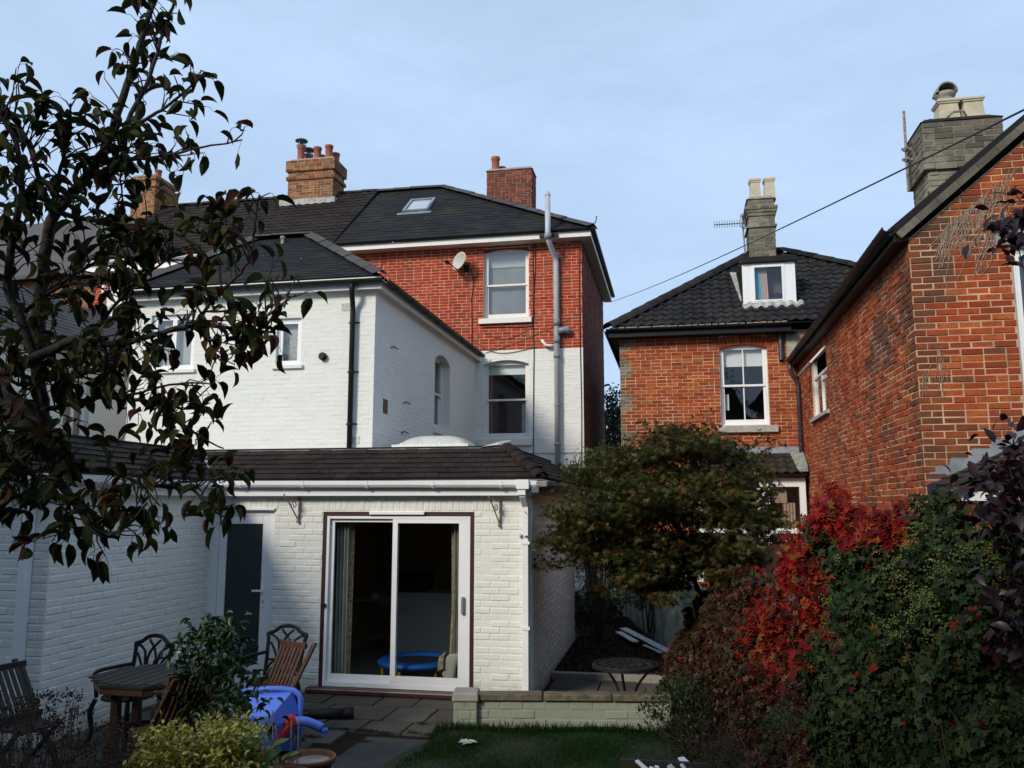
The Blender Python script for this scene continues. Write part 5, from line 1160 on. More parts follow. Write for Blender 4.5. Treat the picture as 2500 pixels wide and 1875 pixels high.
tl_ = mb.build('top_light', 'upvc', wn_); g = MB(); g.add([op(a+.05, h-.05, -.015), op(b-.05, h-.05, -.015), op(b-.05, .07, -.015), op(a+.05, .07, -.015)], [(0, 1, 2, 3)]); g.build('top_pane', 'glass', wn_)
mb = MB(); pas.box(mb, so_[0]-.08, so_[1]+.08, so_[2]-.06, so_[2]-.001, -.05, .07); mb.build('sill', 'sill_stone', wn_); room(aw, pas, *so_, d0=-.13, depth=1.2, grow=.2)
spandrel(aw, pas, so_[0], so_[1], so_[3], .10, 'orange_brick', d=.006, reveal=.10)
# eaves, gutter, verge, roof
mb = MB(); mb.box(AX-.14, AX-.001, AY-.02, BY, AE-.03, AE+.02); mb.build('soffit', 'black_plastic', aw); mb = MB(); mb.box(AX-.165, AX-.14, AY-.04, BY-.1, AE-.04, AE+.12); mb.build('fascia', 'black_plastic', aw)
gutter(aw, (AX-.165, AY-.08, AE+.13), (AX-.165, BY-.25, AE+.06), (-1, 0, 0), 'black_plastic', .062, brackets=9)
mb = MB(); mb.hexa([(AX-.2, AY-.06, AE+.02), (apx, AY-.06, apz+.18), (apx, 19, apz+.18), (AX-.2, 19, AE+.02), (AX-.25, AY-.06, AE+.08), (apx, AY-.06, apz+.26), (apx, 19, apz+.26), (AX-.25, 19, AE+.08)]); mb.hexa([(apx, AY-.06, apz+.18), (AXR+.2, AY-.06, AE+.02), (AXR+.2, 19, AE+.02), (apx, 19, apz+.18), (apx, AY-.06, apz+.26), (AXR+.25, AY-.06, AE+.08), (AXR+.25, 19, AE+.08), (apx, 19, apz+.26)]); mb.build('roof', 'black_tile', aw)
A = np.array([AX-.12, AY-.075, AE+.02]); B = np.array([apx, AY-.075, apz+.16]); d_ = (B-A)/np.linalg.norm(B-A); n = 12
for i in range(n):
    p = A+(B-A)*i/n; q = A+(B-A)*(i+.985)/n; mb = MB(); mb.bar(p, q, .05, .085, up=(-.64, 0, .77)); mb.build('verge_tile', 'grey_brick', aw)
dp = onX(1951, 1000, AX); pipe(aw, rpipe([(AX-.23, BY-.32, AE-.02), (AX-.20, BY-.30, AE-.25), (AX-.07, BY-.28, AE-.42), (AX-.07, BY-.28, .6)], .1), .045, 'purple_pipe', clips=[((AX-.07, BY-.28, z), (-1, 0, 0)) for z in (4.5, 3.4)])
mb = MB(); mb.hexa([(AX-.2, BY-.42, 2.30), (AX-.005, BY-.42, 2.30), (AX-.005, BY-.15, 2.30), (AX-.2, BY-.15, 2.30), (AX-.24, BY-.46, 2.58), (AX-.005, BY-.46, 2.58), (AX-.005, BY-.12, 2.58), (AX-.24, BY-.12, 2.58)]); mb.build('rainwater_hopper', 'purple_pipe', aw)
mb = MB(); mb.tube([(AX-.35, BY-.05, AE+.1), (AX-.35, BY-.05, AE+.75)], .055, 10); mb.build('upper_downpipe', 'purple_pipe', aw)
# porch roof against the gable
pr = [(AX+.02, 2.34), (5.0, 3.42)]; mb = MB(); Y0, Y1 = 8.95, AY-.02
mb.hexa([(pr[0][0], Y0, pr[0][1]-.10), (pr[1][0], Y0, pr[1][1]-.10), (pr[1][0], Y1, pr[1][1]-.10), (pr[0][0], Y1, pr[0][1]-.10), (pr[0][0], Y0, pr[0][1]), (pr[1][0], Y0, pr[1][1]), (pr[1][0], Y1, pr[1][1]), (pr[0][0], Y1, pr[0][1])]); po = mb.build('porch_roof', 'mossy_tile', aw)
rfp = Roof((pr[0][0], Y1, pr[0][1]), (0, -1, 0), (pr[1][0]-pr[0][0], 0, pr[1][1]-pr[0][1])); ptl = Pieces('roof_tile'); tile(ptl, aw, rfp, [(0, 0), (Y1-Y0+.03, 0), (Y1-Y0+.03, 2.4), (0, 2.4)], 'mossy_tile', .19, .17, .014, .02, seed=19, base=False, jit=.008); ptl.finish()
mb = MB(); mb.box(AX+.10, 5.0, Y0+.08, Y0+.12, 2.20, 2.29); mb.build('porch_fascia', 'upvc_dirty', aw)
mb = MB(); mb.prism([(AX+.12, Y0+.10, 2.29), (5.0, Y0+.10, 2.29), (5.0, Y0+.10, 3.3)], (0, .05, 0)); mb.build('porch_gable', 'fence_wood', aw); mb = MB(); mb.box(AX+.2, 5, Y0+.14, AY-.02, GZ, 2.2); mb.build('porch_wall', 'orange_brick', aw)
mb = MB()
zs = lambda x: 2.36+(x-AX)*.46
for i in range(9):
    x = AX+.03+i*.21; d_ = .010+.0016*i; mb.add([pag.pt(x-.03, zs(x-.03), d_), pag.pt(x+.25, zs(x+.25), d_), pag.pt(x+.25, zs(x)+.19, d_), pag.pt(x+.03, zs(x)+.19, d_)], [(0, 1, 2, 3)])
mb.build('stepped_flashing', 'lead', aw)
# chimney behind the verge
ch = chimney(aw, 3.14, 3.94, 10.5, 11.15, 5.2, 6.80, ab, 'grey_brick', 'grey_mortar', corbels=((5.86, 5.93, .035), (6.20, 6.80, .05)), cap=.07, capmat='slate_roof', seed=95)
for x, cw in ((2312, True), (2372, False)): q = onY(x, 260, 10.75); squarepot(ch, q[0], 10.8, 6.86, .125, .34, cowl=cw)
q = onY(2267, 285, 10.7); mb = MB(); mb.tube([(q[0], 10.75, 6.84), (q[0], 10.75, 6.96)], .05, 12); [mb.tube([(q[0], 10.75, 6.89+k*.03), (q[0], 10.75, 6.90+k*.03)], .056, 12) for k in range(3)]; mb.build('flue_liner', 'aerial_metal', ch)
mb = MB(); q = onY(2333, 285, 10.5); mb.tube([q+(-.12, -.06, -.03), q+(-.05, -.1, .02), q+(.06, -.1, .02), q+(.1, -.06, -.03)], .014, 6); mb.build('ridge_iron', 'rust_iron', ch)
ab.finish()

# ================================================================ loose things on and between the houses
sd_c = pm.pt(*pm.px(1127, 645), .30)
dish = thing('satellite_dish', 'grey oval satellite dish on the red brick wall left of the upper sash window', 'satellite dish', pm.pt(*pm.px(1140, 655), .0))
ax = np.array([-.62, -.74, .20]); ax /= np.linalg.norm(ax); s1_ = np.cross(ax, (0, 0, 1)); s1_ /= np.linalg.norm(s1_); s2_ = np.cross(s1_, ax)
mb = MB(); n = 24; rings = 5; vs = []; fs = []
for side in (0, .012):
    for i in range(rings+1):
        r_ = i/rings
        for k in range(n): a = 2*math.pi*k/n; vs.append(sd_c+s1_*.27*r_*math.cos(a)+s2_*.23*r_*math.sin(a)-ax*(.09*(1-r_*r_)+side))
m = (rings+1)*n
for o_ in (0, m):
    for i in range(rings):
        for k in range(n): a = o_+i*n+k; b = o_+i*n+(k+1) % n; fs.append((a, b, b+n, a+n))
for k in range(n): a = rings*n+k; b = rings*n+(k+1) % n; fs.append((a, b, b+m, a+m))
mb.add(vs, fs); mb.build('reflector', 'dish_grey', dish, smooth=True)
mb = MB(); q = pm.pt(*pm.px(1140, 655), 0); mb.tube([q, sd_c-ax*.10], .02, 8); mb.box(q[0]-.06, q[0]+.06, q[1]-.03, q[1], q[2]-.09, q[2]+.09); mb.build('wall_mount', 'black_iron', dish)
mb = MB(); b_ = sd_c-s2_*.23; f_ = sd_c+ax*.30-s2_*.16; mb.tube([b_, f_], .012, 6); mb.build('feed_arm', 'black_iron', dish); mb = MB(); mb.tube([f_-ax*.04, f_+ax*.06], .04, 10); mb.build('receiver', 'black_plastic', dish)
# yagi aerial on the far chimney
q = onY(1812, 545, 20.7); tip = onY(1744, 549, 19.6)
ya = thing('television_aerial', 'thin rake aerial fixed to the far grey chimney', 'aerial', q)
mb = MB(); mb.tube([q+(.05, .1, -.75), q+(.0, 0, .25)], .022, 6); mb.build('mast', 'aerial_metal', ya); mb = MB(); mb.tube([q, tip], .014, 6); mb.build('boom', 'aerial_metal', ya)
for i in range(11):
    p = q+(tip-q)*(.1+.9*i/10); mb = MB(); mb.tube([p+(0, 0, -.09), p+(0, 0, .09)], .007, 4); mb.build('element', 'aerial_metal', ya)
mb = MB(); frame4(mb, Pl(q+(.02, .0, -.13), 60), -.14, .10, 0, .3, .012, -.01, .01); mb.build('reflector', 'aerial_metal', ya)
q = onY(2216, 440, 10.9); t_ = onY(2206, 272, 10.9)
ma = thing('aerial_mast', 'rusty straight aerial mast strapped to the near mossy chimney', 'aerial', q)
mb = MB(); mb.tube([q-(0, 0, .15), t_], .017, 7); mb.build('mast', 'rust_iron', ma)
for k in (.30, .45): p = q+(t_-q)*k; mb = MB(); mb.bar(p-(.05, 0, 0), p+(.16, .02, 0), .02, .03); mb.tube([p-(.03, .03, .02), p+(.03, .03, .02)], .028, 6); mb.build('clamp', 'rust_iron', ma)
# overhead cable
a = onX(1492, 737, -1.75); b = dep(2640, 199, 4.6); mb = MB(); pts = [a+(b-a)*t for t in np.linspace(0, 1, 24)]; pts = [p-np.array([0, 0, .10*4*t*(1-t)]) for p, t in zip(pts, np.linspace(0, 1, 24))]
mb.tube(pts, .0075, 5); tag(mb.build('overhead_cable', 'cable_black'), 'thin black cable crossing the sky from the townhouse to the right', 'cable')
# wrought iron hanging brackets
def bracket(base, out, label):
    base = np.array(base); out = np.array(out, float); z = np.array([0, 0, 1.0]); t = thing('hanging_bracket', label, 'bracket', base, 'wrought iron hanging basket brackets'); H, O = .30, .26
    mb = MB(); mb.bar(base+out*.015-z*H, base+out*.015, .02, .02); mb.build('back_bar', 'rust_iron', t)
    mb = MB(); mb.tube([base+out*.02, base+out*O, base+out*(O+.02)+z*.04], .009, 6); mb.build('top_arm', 'rust_iron', t)
    mb = MB(); mb.tube([base+out*.02-z*H*.95, base+out*O*.9-z*.01], .009, 6); mb.build('diagonal_brace', 'rust_iron', t)
    mb = MB(); c = base+out*.10-z*.10; mb.tube([c+out*(.05*math.cos(a))*(1-a/9)+z*(.05*math.sin(a))*(1-a/9) for a in np.linspace(0, 7.5, 22)], .006, 5); mb.build('scroll', 'rust_iron', t)
    for zz in (0, -H): mb = MB(); mb.lathe(base+out*.03+z*zz, [(.012, -.02), (.02, 0), (.012, .02), (0, .03)], 8); mb.build('finial', 'rust_iron', t)
for (x, y, lab) in ((734, 1214, 'rusty iron bracket on the wall left of the sliding doors'), (1222, 1220, 'rusty iron bracket on the wall right of the sliding doors')):
    bracket(pf.pt(*pf.px(x, y), .006), (-.35 if x < 1000 else -.3, -.93, 0), lab)
q = onX(152, 1222, WX); bracket(q+(.006, 0, 0), (.95, -.3, 0), 'iron bracket on the shaded side wall beneath the leaves')
# things inside the garden room
tr = thing('trampoline', 'small round blue trampoline on yellow legs behind the glass doors', 'trampoline', (-3.27, 10.55, GZ+.02)); c = np.array([-3.27, 10.55, GZ+.02])
mb = MB(); mb.lathe(c+(0, 0, .25), [(.34, .02), (.36, .045), (.48, .045), (.51, .02), (.50, -.02), (.36, -.01), (.34, .02)], 28); mb.build('edge_pad', 'tramp_blue', tr, smooth=True)
mb = MB(); mb.lathe(c+(0, 0, .265), [(.35, 0), (0, 0)], 28); mb.build('jumping_mat', 'tramp_mat', tr)
for k in range(6): a = k*math.pi/3+.3; mb = MB(); mb.tube([c+(.44*math.cos(a), .44*math.sin(a), 0), c+(.44*math.cos(a),   .44*math.sin(a), .25)], .02, 8); mb.build('leg', 'yellow_steel', tr)
def curtain(name, x0, x1, y, z0, z1, mat, edge, label, seed, gather=None):
    R_ = random.Random(seed); t = thing(name, label, 'curtain', ((x0+x1)/2, y, z0)); n = 26; rows = 14; vs = []; fs = []
    for k in range(rows+1):
        f = k/rows; z = z0+(z1-z0)*f; sh = (gather(f) if gather else (0, 0, 1))
        for i in range(n+1):
            s_ = i/n; xx = (x0+x1)/2+sh[0]+(s_-.5)*(x1-x0)*sh[2]; vs.append((xx, y+sh[1]+.03*math.sin(s_*n*.95+k*.12), z))
    fs = [(k*(n+1)+i, k*(n+1)+i+1, (k+1)*(n+1)+i+1, (k+1)*(n+1)+i) for k in range(rows) for i in range(n)]
    mb = MB(); mb.add(vs, fs); mb.build('lining', mat, t, smooth=True)
    e_ = 0 if x0 < -4 else 0
    mb = MB(); idx = n if x0 < -3.5 else 0; off = .02 if idx else -.02
    ev = [vs[k*(n+1)+idx] for k in range(rows+1)]; vs2 = []
    for p in ev: vs2 += [(p[0], p[1]-.01, p[2]), (p[0]+off*2.0, p[1]+.03, p[2])]
    mb.add(vs2, [(2*k, 2*k+1, 2*k+3, 2*k+2) for k in range(rows)]); mb.build('patterned_edge', edge, t)
    return t
curtain('curtain', -4.20, -4.02, SY+.2, GZ+.05, 2.1, 'curtain_pale', 'curtain_pattern', 'pale lined curtain hanging straight behind the left glass panel', 1)
ct = curtain('curtain', -2.70, -2.50, SY+.2, .30, 2.1, 'curtain_pale', 'curtain_pattern', 'pale curtain bunched up near its hem behind the right glass panel', 2, gather=lambda f: (-.02*(1-f), 0, .55+.45*abs(f-.35)))
mb = MB(); n = 16; vs = []
for k in range(9):
    f = k/8; cx = -2.56-.17*math.sin(f*2.2)*(1-f*.3); cz = .36-.28*f+.10*math.sin(f*5); rr = .04+.06*math.sin(math.pi*min(1, f*1.05))
    for i in range(n): a = 2*math.pi*i/n; q_ = rr*(1+.22*math.sin(3*a+k)); vs.append((cx+q_*math.cos(a), SY+.2+q_*.6*math.sin(a), cz+q_*.4*math.cos(a+.8)))
mb.add(vs, [(k*n+i, k*n+(i+1) % n, (k+1)*n+(i+1) % n, (k+1)*n+i) for k in range(8) for i in range(n)]); mb.build('bunched_hem', 'curtain_pale', ct, smooth=True)
mb = MB(); mb.add([(x-.05, y-.03, z+.03) for x, y, z in vs[2*n:6*n]], [(k*n+i, k*n+(i+1) % n, (k+1)*n+(i+1) % n, (k+1)*n+i) for k in range(3) for i in range(5, 11)]); mb.build('patterned_fold', 'curtain_pattern', ct, smooth=True)
cb = thing('kitchen_unit', 'pale cupboard unit with dark top standing inside the room', 'cupboard', (-3.7, 12.2, GZ+.02))
mb = MB(); mb.box(-4.05, -3.15, 11.9, 12.5, GZ+.02, .86); mb.build('carcass', 'cabinet_white', cb); mb = MB(); mb.box(-4.08, -3.0, 11.87, 12.53, .86, .90); mb.build('worktop', 'cabinet_white', cb)
mb = MB(); mb.box(-4.04, -3.6, 12.0, 12.4, .90, 1.16); tag(mb.build('microwave_oven', 'black_plastic', bevel=.01), 'black oven box standing on the pale cupboard inside', 'oven')
kx = thing('dining_chair', 'dark wooden dining chair beside the cupboard inside the room', 'chair', (-2.85, 12.0, GZ+.02)); z0 = GZ+.02
mb = MB(); mb.box(-3.05, -2.65, 11.8, 12.2, z0+.42, z0+.46); mb.build('seat', 'dark_wood', kx)
for (x, y_, h) in ((-3.03, 11.82, .42), (-2.67, 11.82, .42), (-3.03, 12.18, 1.0), (-2.67, 12.18, 1.0)): mb = MB(); mb.box(x-.02, x+.02, y_-.02, y_+.02, z0, z0+h); mb.build('leg', 'dark_wood', kx)
mb = MB(); mb.box(-3.01, -2.69, 12.17, 12.19, z0+.85, z0+.98); mb.box(-3.01, -2.69, 12.17, 12.19, z0+.62, z0+.68); mb.build('backrest', 'dark_wood', kx)

# ================================================================ garden walls
lw_ = thing('garden_wall', 'low mossy painted brick wall with stone coping and end pier at the lawn edge', 'wall', (-1.2, 8.6, GZ))
A = onZ(1108, 1778, GZ); B = onZ(1640, 1782, GZ); A[2] = B[2] = GZ; B[1] = max(B[1], A[1]+.35); ang = math.degrees(math.atan2(B[1]-A[1], B[0]-A[0])); Ln = float(np.hypot(B[0]-A[0], B[1]-A[1]))
pw_ = Pl((A[0], A[1], 0), ang); gw_ = Pieces('brick'); WT = .19
P = lambda u, v, d=0: pw_.pt(u, v, d)
mb = MB(); pw_.box(mb, .22, Ln, GZ-.03, WT, -.10, -.0); mb.build('wall_core', 'green_white_masonry', lw_); lay(gw_, lw_, pw_, rect(.24, Ln, GZ+.01, WT), 'green_white_masonry', L=.235, c=.087, shape=BSW, seed=101, jit=.005)
mb = MB(); pw_.box(mb, .0, .235, GZ-.03, WT, -.20, .06); pier = mb.build('pier', 'green_white_masonry', lw_); ppier = Pl(pw_.pt(0, 0, .06), ang); lay(gw_, lw_, ppier, rect(0, .235, GZ+.01, WT), 'green_white_masonry', L=.118, c=.087, shape=BSW, seed=102)
u = .25
for i, w_ in enumerate((.66, .70, .62, .6)):
    mb = MB(); q = min(u+w_-.012, Ln); P8 = [P(u, WT+.005, .035), P(q, WT+.005, .035), P(q, WT+.005, -.14), P(u, WT+.005, -.14), P(u, WT+.072, .03), P(q, WT+.07, .03), P(q, WT+.075, -.135), P(u, WT+.07, -.135)]
    mb.hexa(P8); mb.build('coping_stone', 'mossy_concrete' if 'mossy_concrete' in M else 'concrete', lw_, bevel=.012); u += w_
    if u > Ln: break
mb = MB(); mb.hexa([P(-.02, WT+.005, .085), P(.255, WT+.005, .085), P(.255, WT+.005, -.22), P(-.02, WT+.005, -.22), P(-.01, WT+.085, .075), P(.245, WT+.085, .075), P(.245, WT+.09, -.21), P(-.01, WT+.09, -.21)]); mb.build('pier_cap', 'concrete', lw_, bevel=.015); gw_.finish()
# boundary wall with concrete screen, running away between the gardens
bw_ = thing('boundary_wall', 'stained rendered boundary wall with concrete baluster screen beside the bark path', 'wall', (-.5, 14.5, GZ))
a = np.array([.35, 10.6, 0]); b = np.array([-1.30, 18.0, 0]); d_ = b-a; ang = math.degrees(math.atan2(d_[1], d_[0])); Lb = float(np.linalg.norm(d_)); pbw = Pl(b, ang+180)
pbw_t = lambda u: 1.05-.22*u/Lb*0
mb = MB(); pbw.box(mb, 0, Lb, GZ-.1, .62, -.10, 0); mb.build('rendered_base', 'boundary_render', bw_); mb = MB(); pbw.box(mb, 4.0, Lb, .62, 1.12, -.10, -.002); mb.build('rendered_panel', 'boundary_render', bw_)
for k in range(4): mb = MB(); pbw.box(mb, .02+k*1.32, .14+k*1.32, GZ-.05, 1.2, -.13, .03); mb.build('pier', 'boundary_render', bw_)
mb = MB(); pbw.box(mb, .14, 3.98, .62, .70, -.09, -.01); pbw.box(mb, .14, 3.98, 1.06, 1.14, -.09, -.01); mb.build('screen_rail', 'screen_block_concrete', bw_)
for i in range(34): mb = MB(); x = .2+i*.112; pbw.box(mb, x, x+.05, .70, 1.06, -.07, -.03); mb.build('baluster', 'screen_block_concrete', bw_)
fe = thing('boundary_fence', 'dark wooden board fence almost hidden behind the creeper and ivy', 'fence', (1.2, 7, GZ))
fa = np.array([.55, 10.4, 0]); fb = np.array([2.75, 2.6, 0]); d_ = (fb-fa); Lf = float(np.linalg.norm(d_)); pfe = Pl(fa, math.degrees(math.atan2(d_[1], d_[0])))
for i in range(int(Lf/.15)): mb = MB(); pfe.box(mb, i*.15, i*.15+.145, GZ, 1.75+.01*(i % 3), -.02-.006*(i % 2), -.006*(i % 2)); mb.build('board', 'fence_wood', fe)
for i in range(5): mb = MB(); u = i*Lf/4.2; pfe.box(mb, u, u+.09, GZ, 1.85, -.12, -.03); mb.build('post', 'fence_wood', fe)
# gate glimpsed above the boundary wall
gq = onY(1480, 1226, 16.5); gt_ = thing('picket_gate', 'pale slatted gate glimpsed through the shrub beside the townhouse', 'gate', (gq[0]+.15, 16.5, GZ))
mb = MB(); mb.box(gq[0]-.25, gq[0]+.5, 16.48, 16.52, gq[2]-.05, gq[2]+.03); mb.build('top_rail', 'lead_white', gt_)
for i in range(6): mb = MB(); mb.box(gq[0]-.2+i*.12, gq[0]-.15+i*.12, 16.5, 16.53, GZ, gq[2]-.02); mb.build('slat', 'lead_white', gt_)

# ================================================================ garden furniture and toys
def copy_tree(o, parent=None):
    c = o.copy(); COL.objects.link(c); c.parent = parent
    for ch in [x for x in bpy.data.objects if x.parent is o]: copy_tree(ch, c)
    return c
def cast_chair(label, loc, rz):
    t = thing('cast_iron_chair', label, 'chair', loc, 'black cast metal garden chairs', rz); sm = dict(smooth=True, local=True)
    def tube(name, pts, r, n=6): mb = MB(); mb.tube(spline(pts, n), r*1.45, 7); return mb.build(name, 'black_iron', t, **sm)
    W_ = .205; B_ = .20
    y = lambda z: B_+.02+(z-.42)*.22          # the back leans away
    tube('back_frame', [(-W_, y(.42), .42), (-W_*1.02, y(.6), .60), (-W_*1.1, y(.80), .80), (-W_*1.15, y(.84), .845), (-W_*.8, y(.87), .872), (-.09, y(.92), .92), (0, y(.935), .935), (.09, y(.92), .92), (W_*.8, y(.87), .872), (W_*1.15, y(.84), .845), (W_*1.1, y(.80), .80), (W_*1.02, y(.6), .6), (W_, y(.42), .42)], .014)
    for s in (-1, 1):
        tube('back_scroll', [(s*.005, y(.58), .58), (s*.05, y(.70), .70), (s*.02, y(.80), .80), (-s*.07, y(.895), .895)], .009)
        tube('back_scroll', [(s*.04, y(.58), .58), (s*.075, y(.68), .68), (s*.10, y(.78), .78), (s*.17, y(.83), .83), (s*.2, y(.835), .835)], .009)
        tube('back_scroll', [(s*.08, y(.58), .58), (s*.13, y(.68), .68), (s*.19, y(.76), .76)], .009)
        tube('back_scroll', [(s*.19, y(.47), .47), (s*.15, y(.55), .55), (s*.08, y(.57), .57), (s*.03, y(.50), .50), (s*.01, y(.45), .45)], .009)
        tube('back_scroll', [(s*.17, y(.44), .44), (s*.12, y(.51), .51), (s*.06, y(.46), .46), (s*.05, y(.43), .43)], .008)
        tube('armrest', [(s*W_*1.05, y(.66), .66), (s*.245, .05, .66), (s*.25, -.12, .655), (s*.235, -.19, .62), (s*.22, -.18, .55), (s*.21, -.17, .42)], .013)
        tube('leg', [(s*.20, -.19, .41), (s*.225, -.215, .30), (s*.215, -.20, .12), (s*.24, -.235, 0)], .016); tube('leg', [(s*.19, .20, .41), (s*.215, .225, .3), (s*.20, .21, .12), (s*.225, .25, 0)], .016)
    tube('back_rail', [(-W_, y(.58), .58), (0, y(.59), .59), (W_, y(.58), .58)], .009)
    mb = MB(); n = 28; ring = lambda r, z: [(r*1.05*math.cos(2*math.pi*k/n), r*math.sin(2*math.pi*k/n), z) for k in range(n)]
    mb.add(ring(.225, .405)+ring(.225, .425)+ring(.19, .425)+ring(.19, .405), [(i*n+k, i*n+(k+1) % n, ((i+1) % 4)*n+(k+1) % n, ((i+1) % 4)*n+k) for i in range(4) for k in range(n)])
    for i in range(-4, 5): x = i*.045; hh = math.sqrt(max(0, .2**2-x*x)); mb.bar((x, -hh, .415), (x, hh, .415), .018, .01); 
    for i in range(-3, 4): x = i*.06; hh = math.sqrt(max(0, .2**2-x*x)); mb.bar((-hh, x, .413), (hh, x, .413), .018, .01)
    mb.build('seat', 'black_iron', t, local=True); return t
cast_chair('black cast iron chair with scrolled back behind the wooden table', (-5.24, 7.52, GZ), rad(-10))
cast_chair('black cast iron chair with scrolled back right of the camellia bush', (-4.22, 8.42, GZ), rad(-6))
# octagonal wooden table
tb = thing('wooden_table', 'weathered octagonal wooden garden table half hidden by the camellia bush', 'table', (-4.60, 7.0, GZ)); TC = np.array([-4.60, 7.0]); TZ = .66; TRd = .53
mb = MB(); oc = [(TC[0]+TRd*math.cos(math.pi/8+i*math.pi/4), TC[1]+TRd*math.sin(math.pi/8+i*math.pi/4), TZ-.03) for i in range(8)]
mb.prism(oc, (0, 0, .03)); mb.build('tabletop', 'table_wood', tb, bevel=.004)
oc2 = [(TC[0]+TRd*.96*math.cos(math.pi/8+i*math.pi/4), TC[1]+TRd*.96*math.sin(math.pi/8+i*math.pi/4), TZ-.055) for i in range(8)]
for i in range(8): a, b = np.array(oc2[i]), np.array(oc2[(i+1) % 8]); mb = MB(); mb.bar(a, b, .022, .05); mb.build('apron', 'teak', tb)
for i in range(9): x = -.44+i*.11; hh = math.sqrt(max(.02, .52**2-x*x))*.93; mb = MB(); mb.bar((TC[0]+x, TC[1]-hh, TZ+.003), (TC[0]+x, TC[1]+hh, TZ+.003), .094, .012); mb.build('slat', 'table_wood', tb)
for i in range(4): a = math.pi/4+i*math.pi/2+.25; x, y_ = TC[0]+.34*math.cos(a), TC[1]+.34*math.sin(a); mb = MB(); mb.box(x-.032, x+.032, y_-.032, y_+.032, GZ, TZ-.03); mb.build('leg', 'teak', tb)
mb = MB(); mb.bar((TC[0]-.28, TC[1]-.2, .25), (TC[0]+.28, TC[1]+.2, .25), .03, .05); mb.bar((TC[0]-.2, TC[1]+.28, .251), (TC[0]+.2, TC[1]-.28, .251), .03, .05); mb.build('stretcher', 'teak', tb)
bk = thing('bucket', 'small white bucket with mauve rim standing on the wooden table', 'bucket', (-4.55, 7.36, TZ+.01)); c = (-4.55, 7.36, TZ+.012)
mb = MB(); mb.lathe(c, [(0, 0), (.062, 0), (.078, .15), (.074, .15), (.06, .01), (0, .01)], 20); mb.build('body', 'bucket_white', bk, smooth=True); mb = MB(); mb.lathe(c, [(.076, .15), (.084, .152), (.084, .165), (.074, .165), (.073, .15)], 20); mb.build('rim', 'bucket_rim', bk, smooth=True)
def folding_chair(label, loc, rz, mat='teak', lean=.38, grp='slatted wooden folding chairs'):
    t = thing('folding_chair', label, 'chair', loc, grp, rz); L_ = dict(local=True)
    for s in (-1, 1):
        mb = MB(); mb.bar((s*.21, -.22, 0), (s*.21, .22+lean*.35, .90), .024, .045, up=(1, 0, 0)); mb.build('back_post', mat, t, **L_)
        mb = MB(); mb.bar((s*.18, .28, 0), (s*.18, -.17, .46), .024, .04, up=(1, 0, 0)); mb.build('leg', mat, t, **L_)
    for i in range(6): mb = MB(); yy = -.20+i*.075; mb.box(-.19, .19, yy, yy+.055, .43+.006*i*0, .448); mb.build('seat_slat', mat, t, **L_)
    for i in range(7): x = -.165+i*.055; mb = MB(); p = lambda z: (.02+(z-.45)*(.22+lean*.35)/.75); mb.bar((x, p(.5)+.03, .50), (x, p(.86)+.03, .86), .034, .012, up=(0, 1, 0)); mb.build('back_slat', mat, t, **L_)
    for z in (.50, .88): mb = MB(); yy = .02+(z-.45)*(.22+lean*.35)/.75+.03; mb.bar((-.20, yy, z), (.20, yy, z), .03, .05); mb.build('back_rail', mat, t, **L_)
    return t
folding_chair('brown slatted folding chair in front of the wooden table', (-4.12, 6.42, GZ), rad(-108))
folding_chair('brown slatted folding chair tilted beside the right cast iron chair', (-3.86, 7.72, GZ), rad(-28))
folding_chair('dark weathered folding chair leaning back in the left corner', (-5.30, 6.30, GZ), rad(78), 'weathered_wood', .75)
# toy wheelbarrow tipped on its side
wb = thing('toy_wheelbarrow', 'blue plastic toy wheelbarrow with red clip tipped over beside the pots', 'wheelbarrow', (-3.80, 7.35, GZ), rotz=rad(12))
def wbp(x, y, z): return (x, y, z)
mb = MB(); outer = [(-.30, 0, .02), (.20, 0, .02), (.26, 0, .30), (.20, 0, .46), (-.22, 0, .44), (-.34, 0, .24)]
inner = [(-.17, -.26, .10), (.12, -.26, .10), (.14, -.26, .26), (.11, -.26, .34), (-.12, -.26, .33), (-.18, -.26, .22)]
n = 6; mb.add(outer+inner, [(i, (i+1) % n, n+(i+1) % n, n+i) for i in range(n)]+[tuple(n+i for i in range(n))]); o = mb.build('tray', 'barrow_blue', wb, local=True); md = o.modifiers.new('thick', 'SOLIDIFY'); md.thickness = .014; b_ = o.modifiers.new('bevel', 'BEVEL'); b_.width = .03; b_.segments = 3
mb = MB(); mb.tube(spline(outer+[outer[0]], 4), .022, 8); mb.build('tray_rim', 'barrow_blue', wb, smooth=True, local=True)
mb = MB(); mb.bar((.06, -.27, .06), (.22, -.12, .26), .075, .05); mb.bar((.20, -.13, .24), (.25, -.12, .30), .09, .07); mb.build('handle_clip', 'barrow_red', wb, local=True, bevel=.012)
mb = MB(); mb.tube(spline([(.16, -.12, .25), (.30, -.13, .27), (.38, -.14, .255), (.46, -.15, .225)], 5), [.034]*16, 12); mb.build('handle', 'barrow_blue', wb, smooth=True, local=True)
mb = MB(); mb.lathe((.475, -.152, .215), [(0, -.03), (.026, -.03), (.03, 0), (.02, .02)], 10); mb.build('handle_end', 'barrow_blue', wb, local=True)
mb = MB(); mb.tube([(-.32, -.12, .12), (-.32, -.20, .12)], .11, 18); mb.tube([(-.32, -.11, .12), (-.32, -.21, .12)], .05, 12); mb.build('wheel', 'barrow_red', wb, local=True)
mb = MB(); mb.tube([(-.10, -.26, .20), (-.30, -.16, .12)], .022, 8); mb.build('strut', 'barrow_blue', wb, smooth=True, local=True)
wb.scale = (1.22, 1.22, 1.22); wb.location = (-3.76, 7.45, GZ-.02)
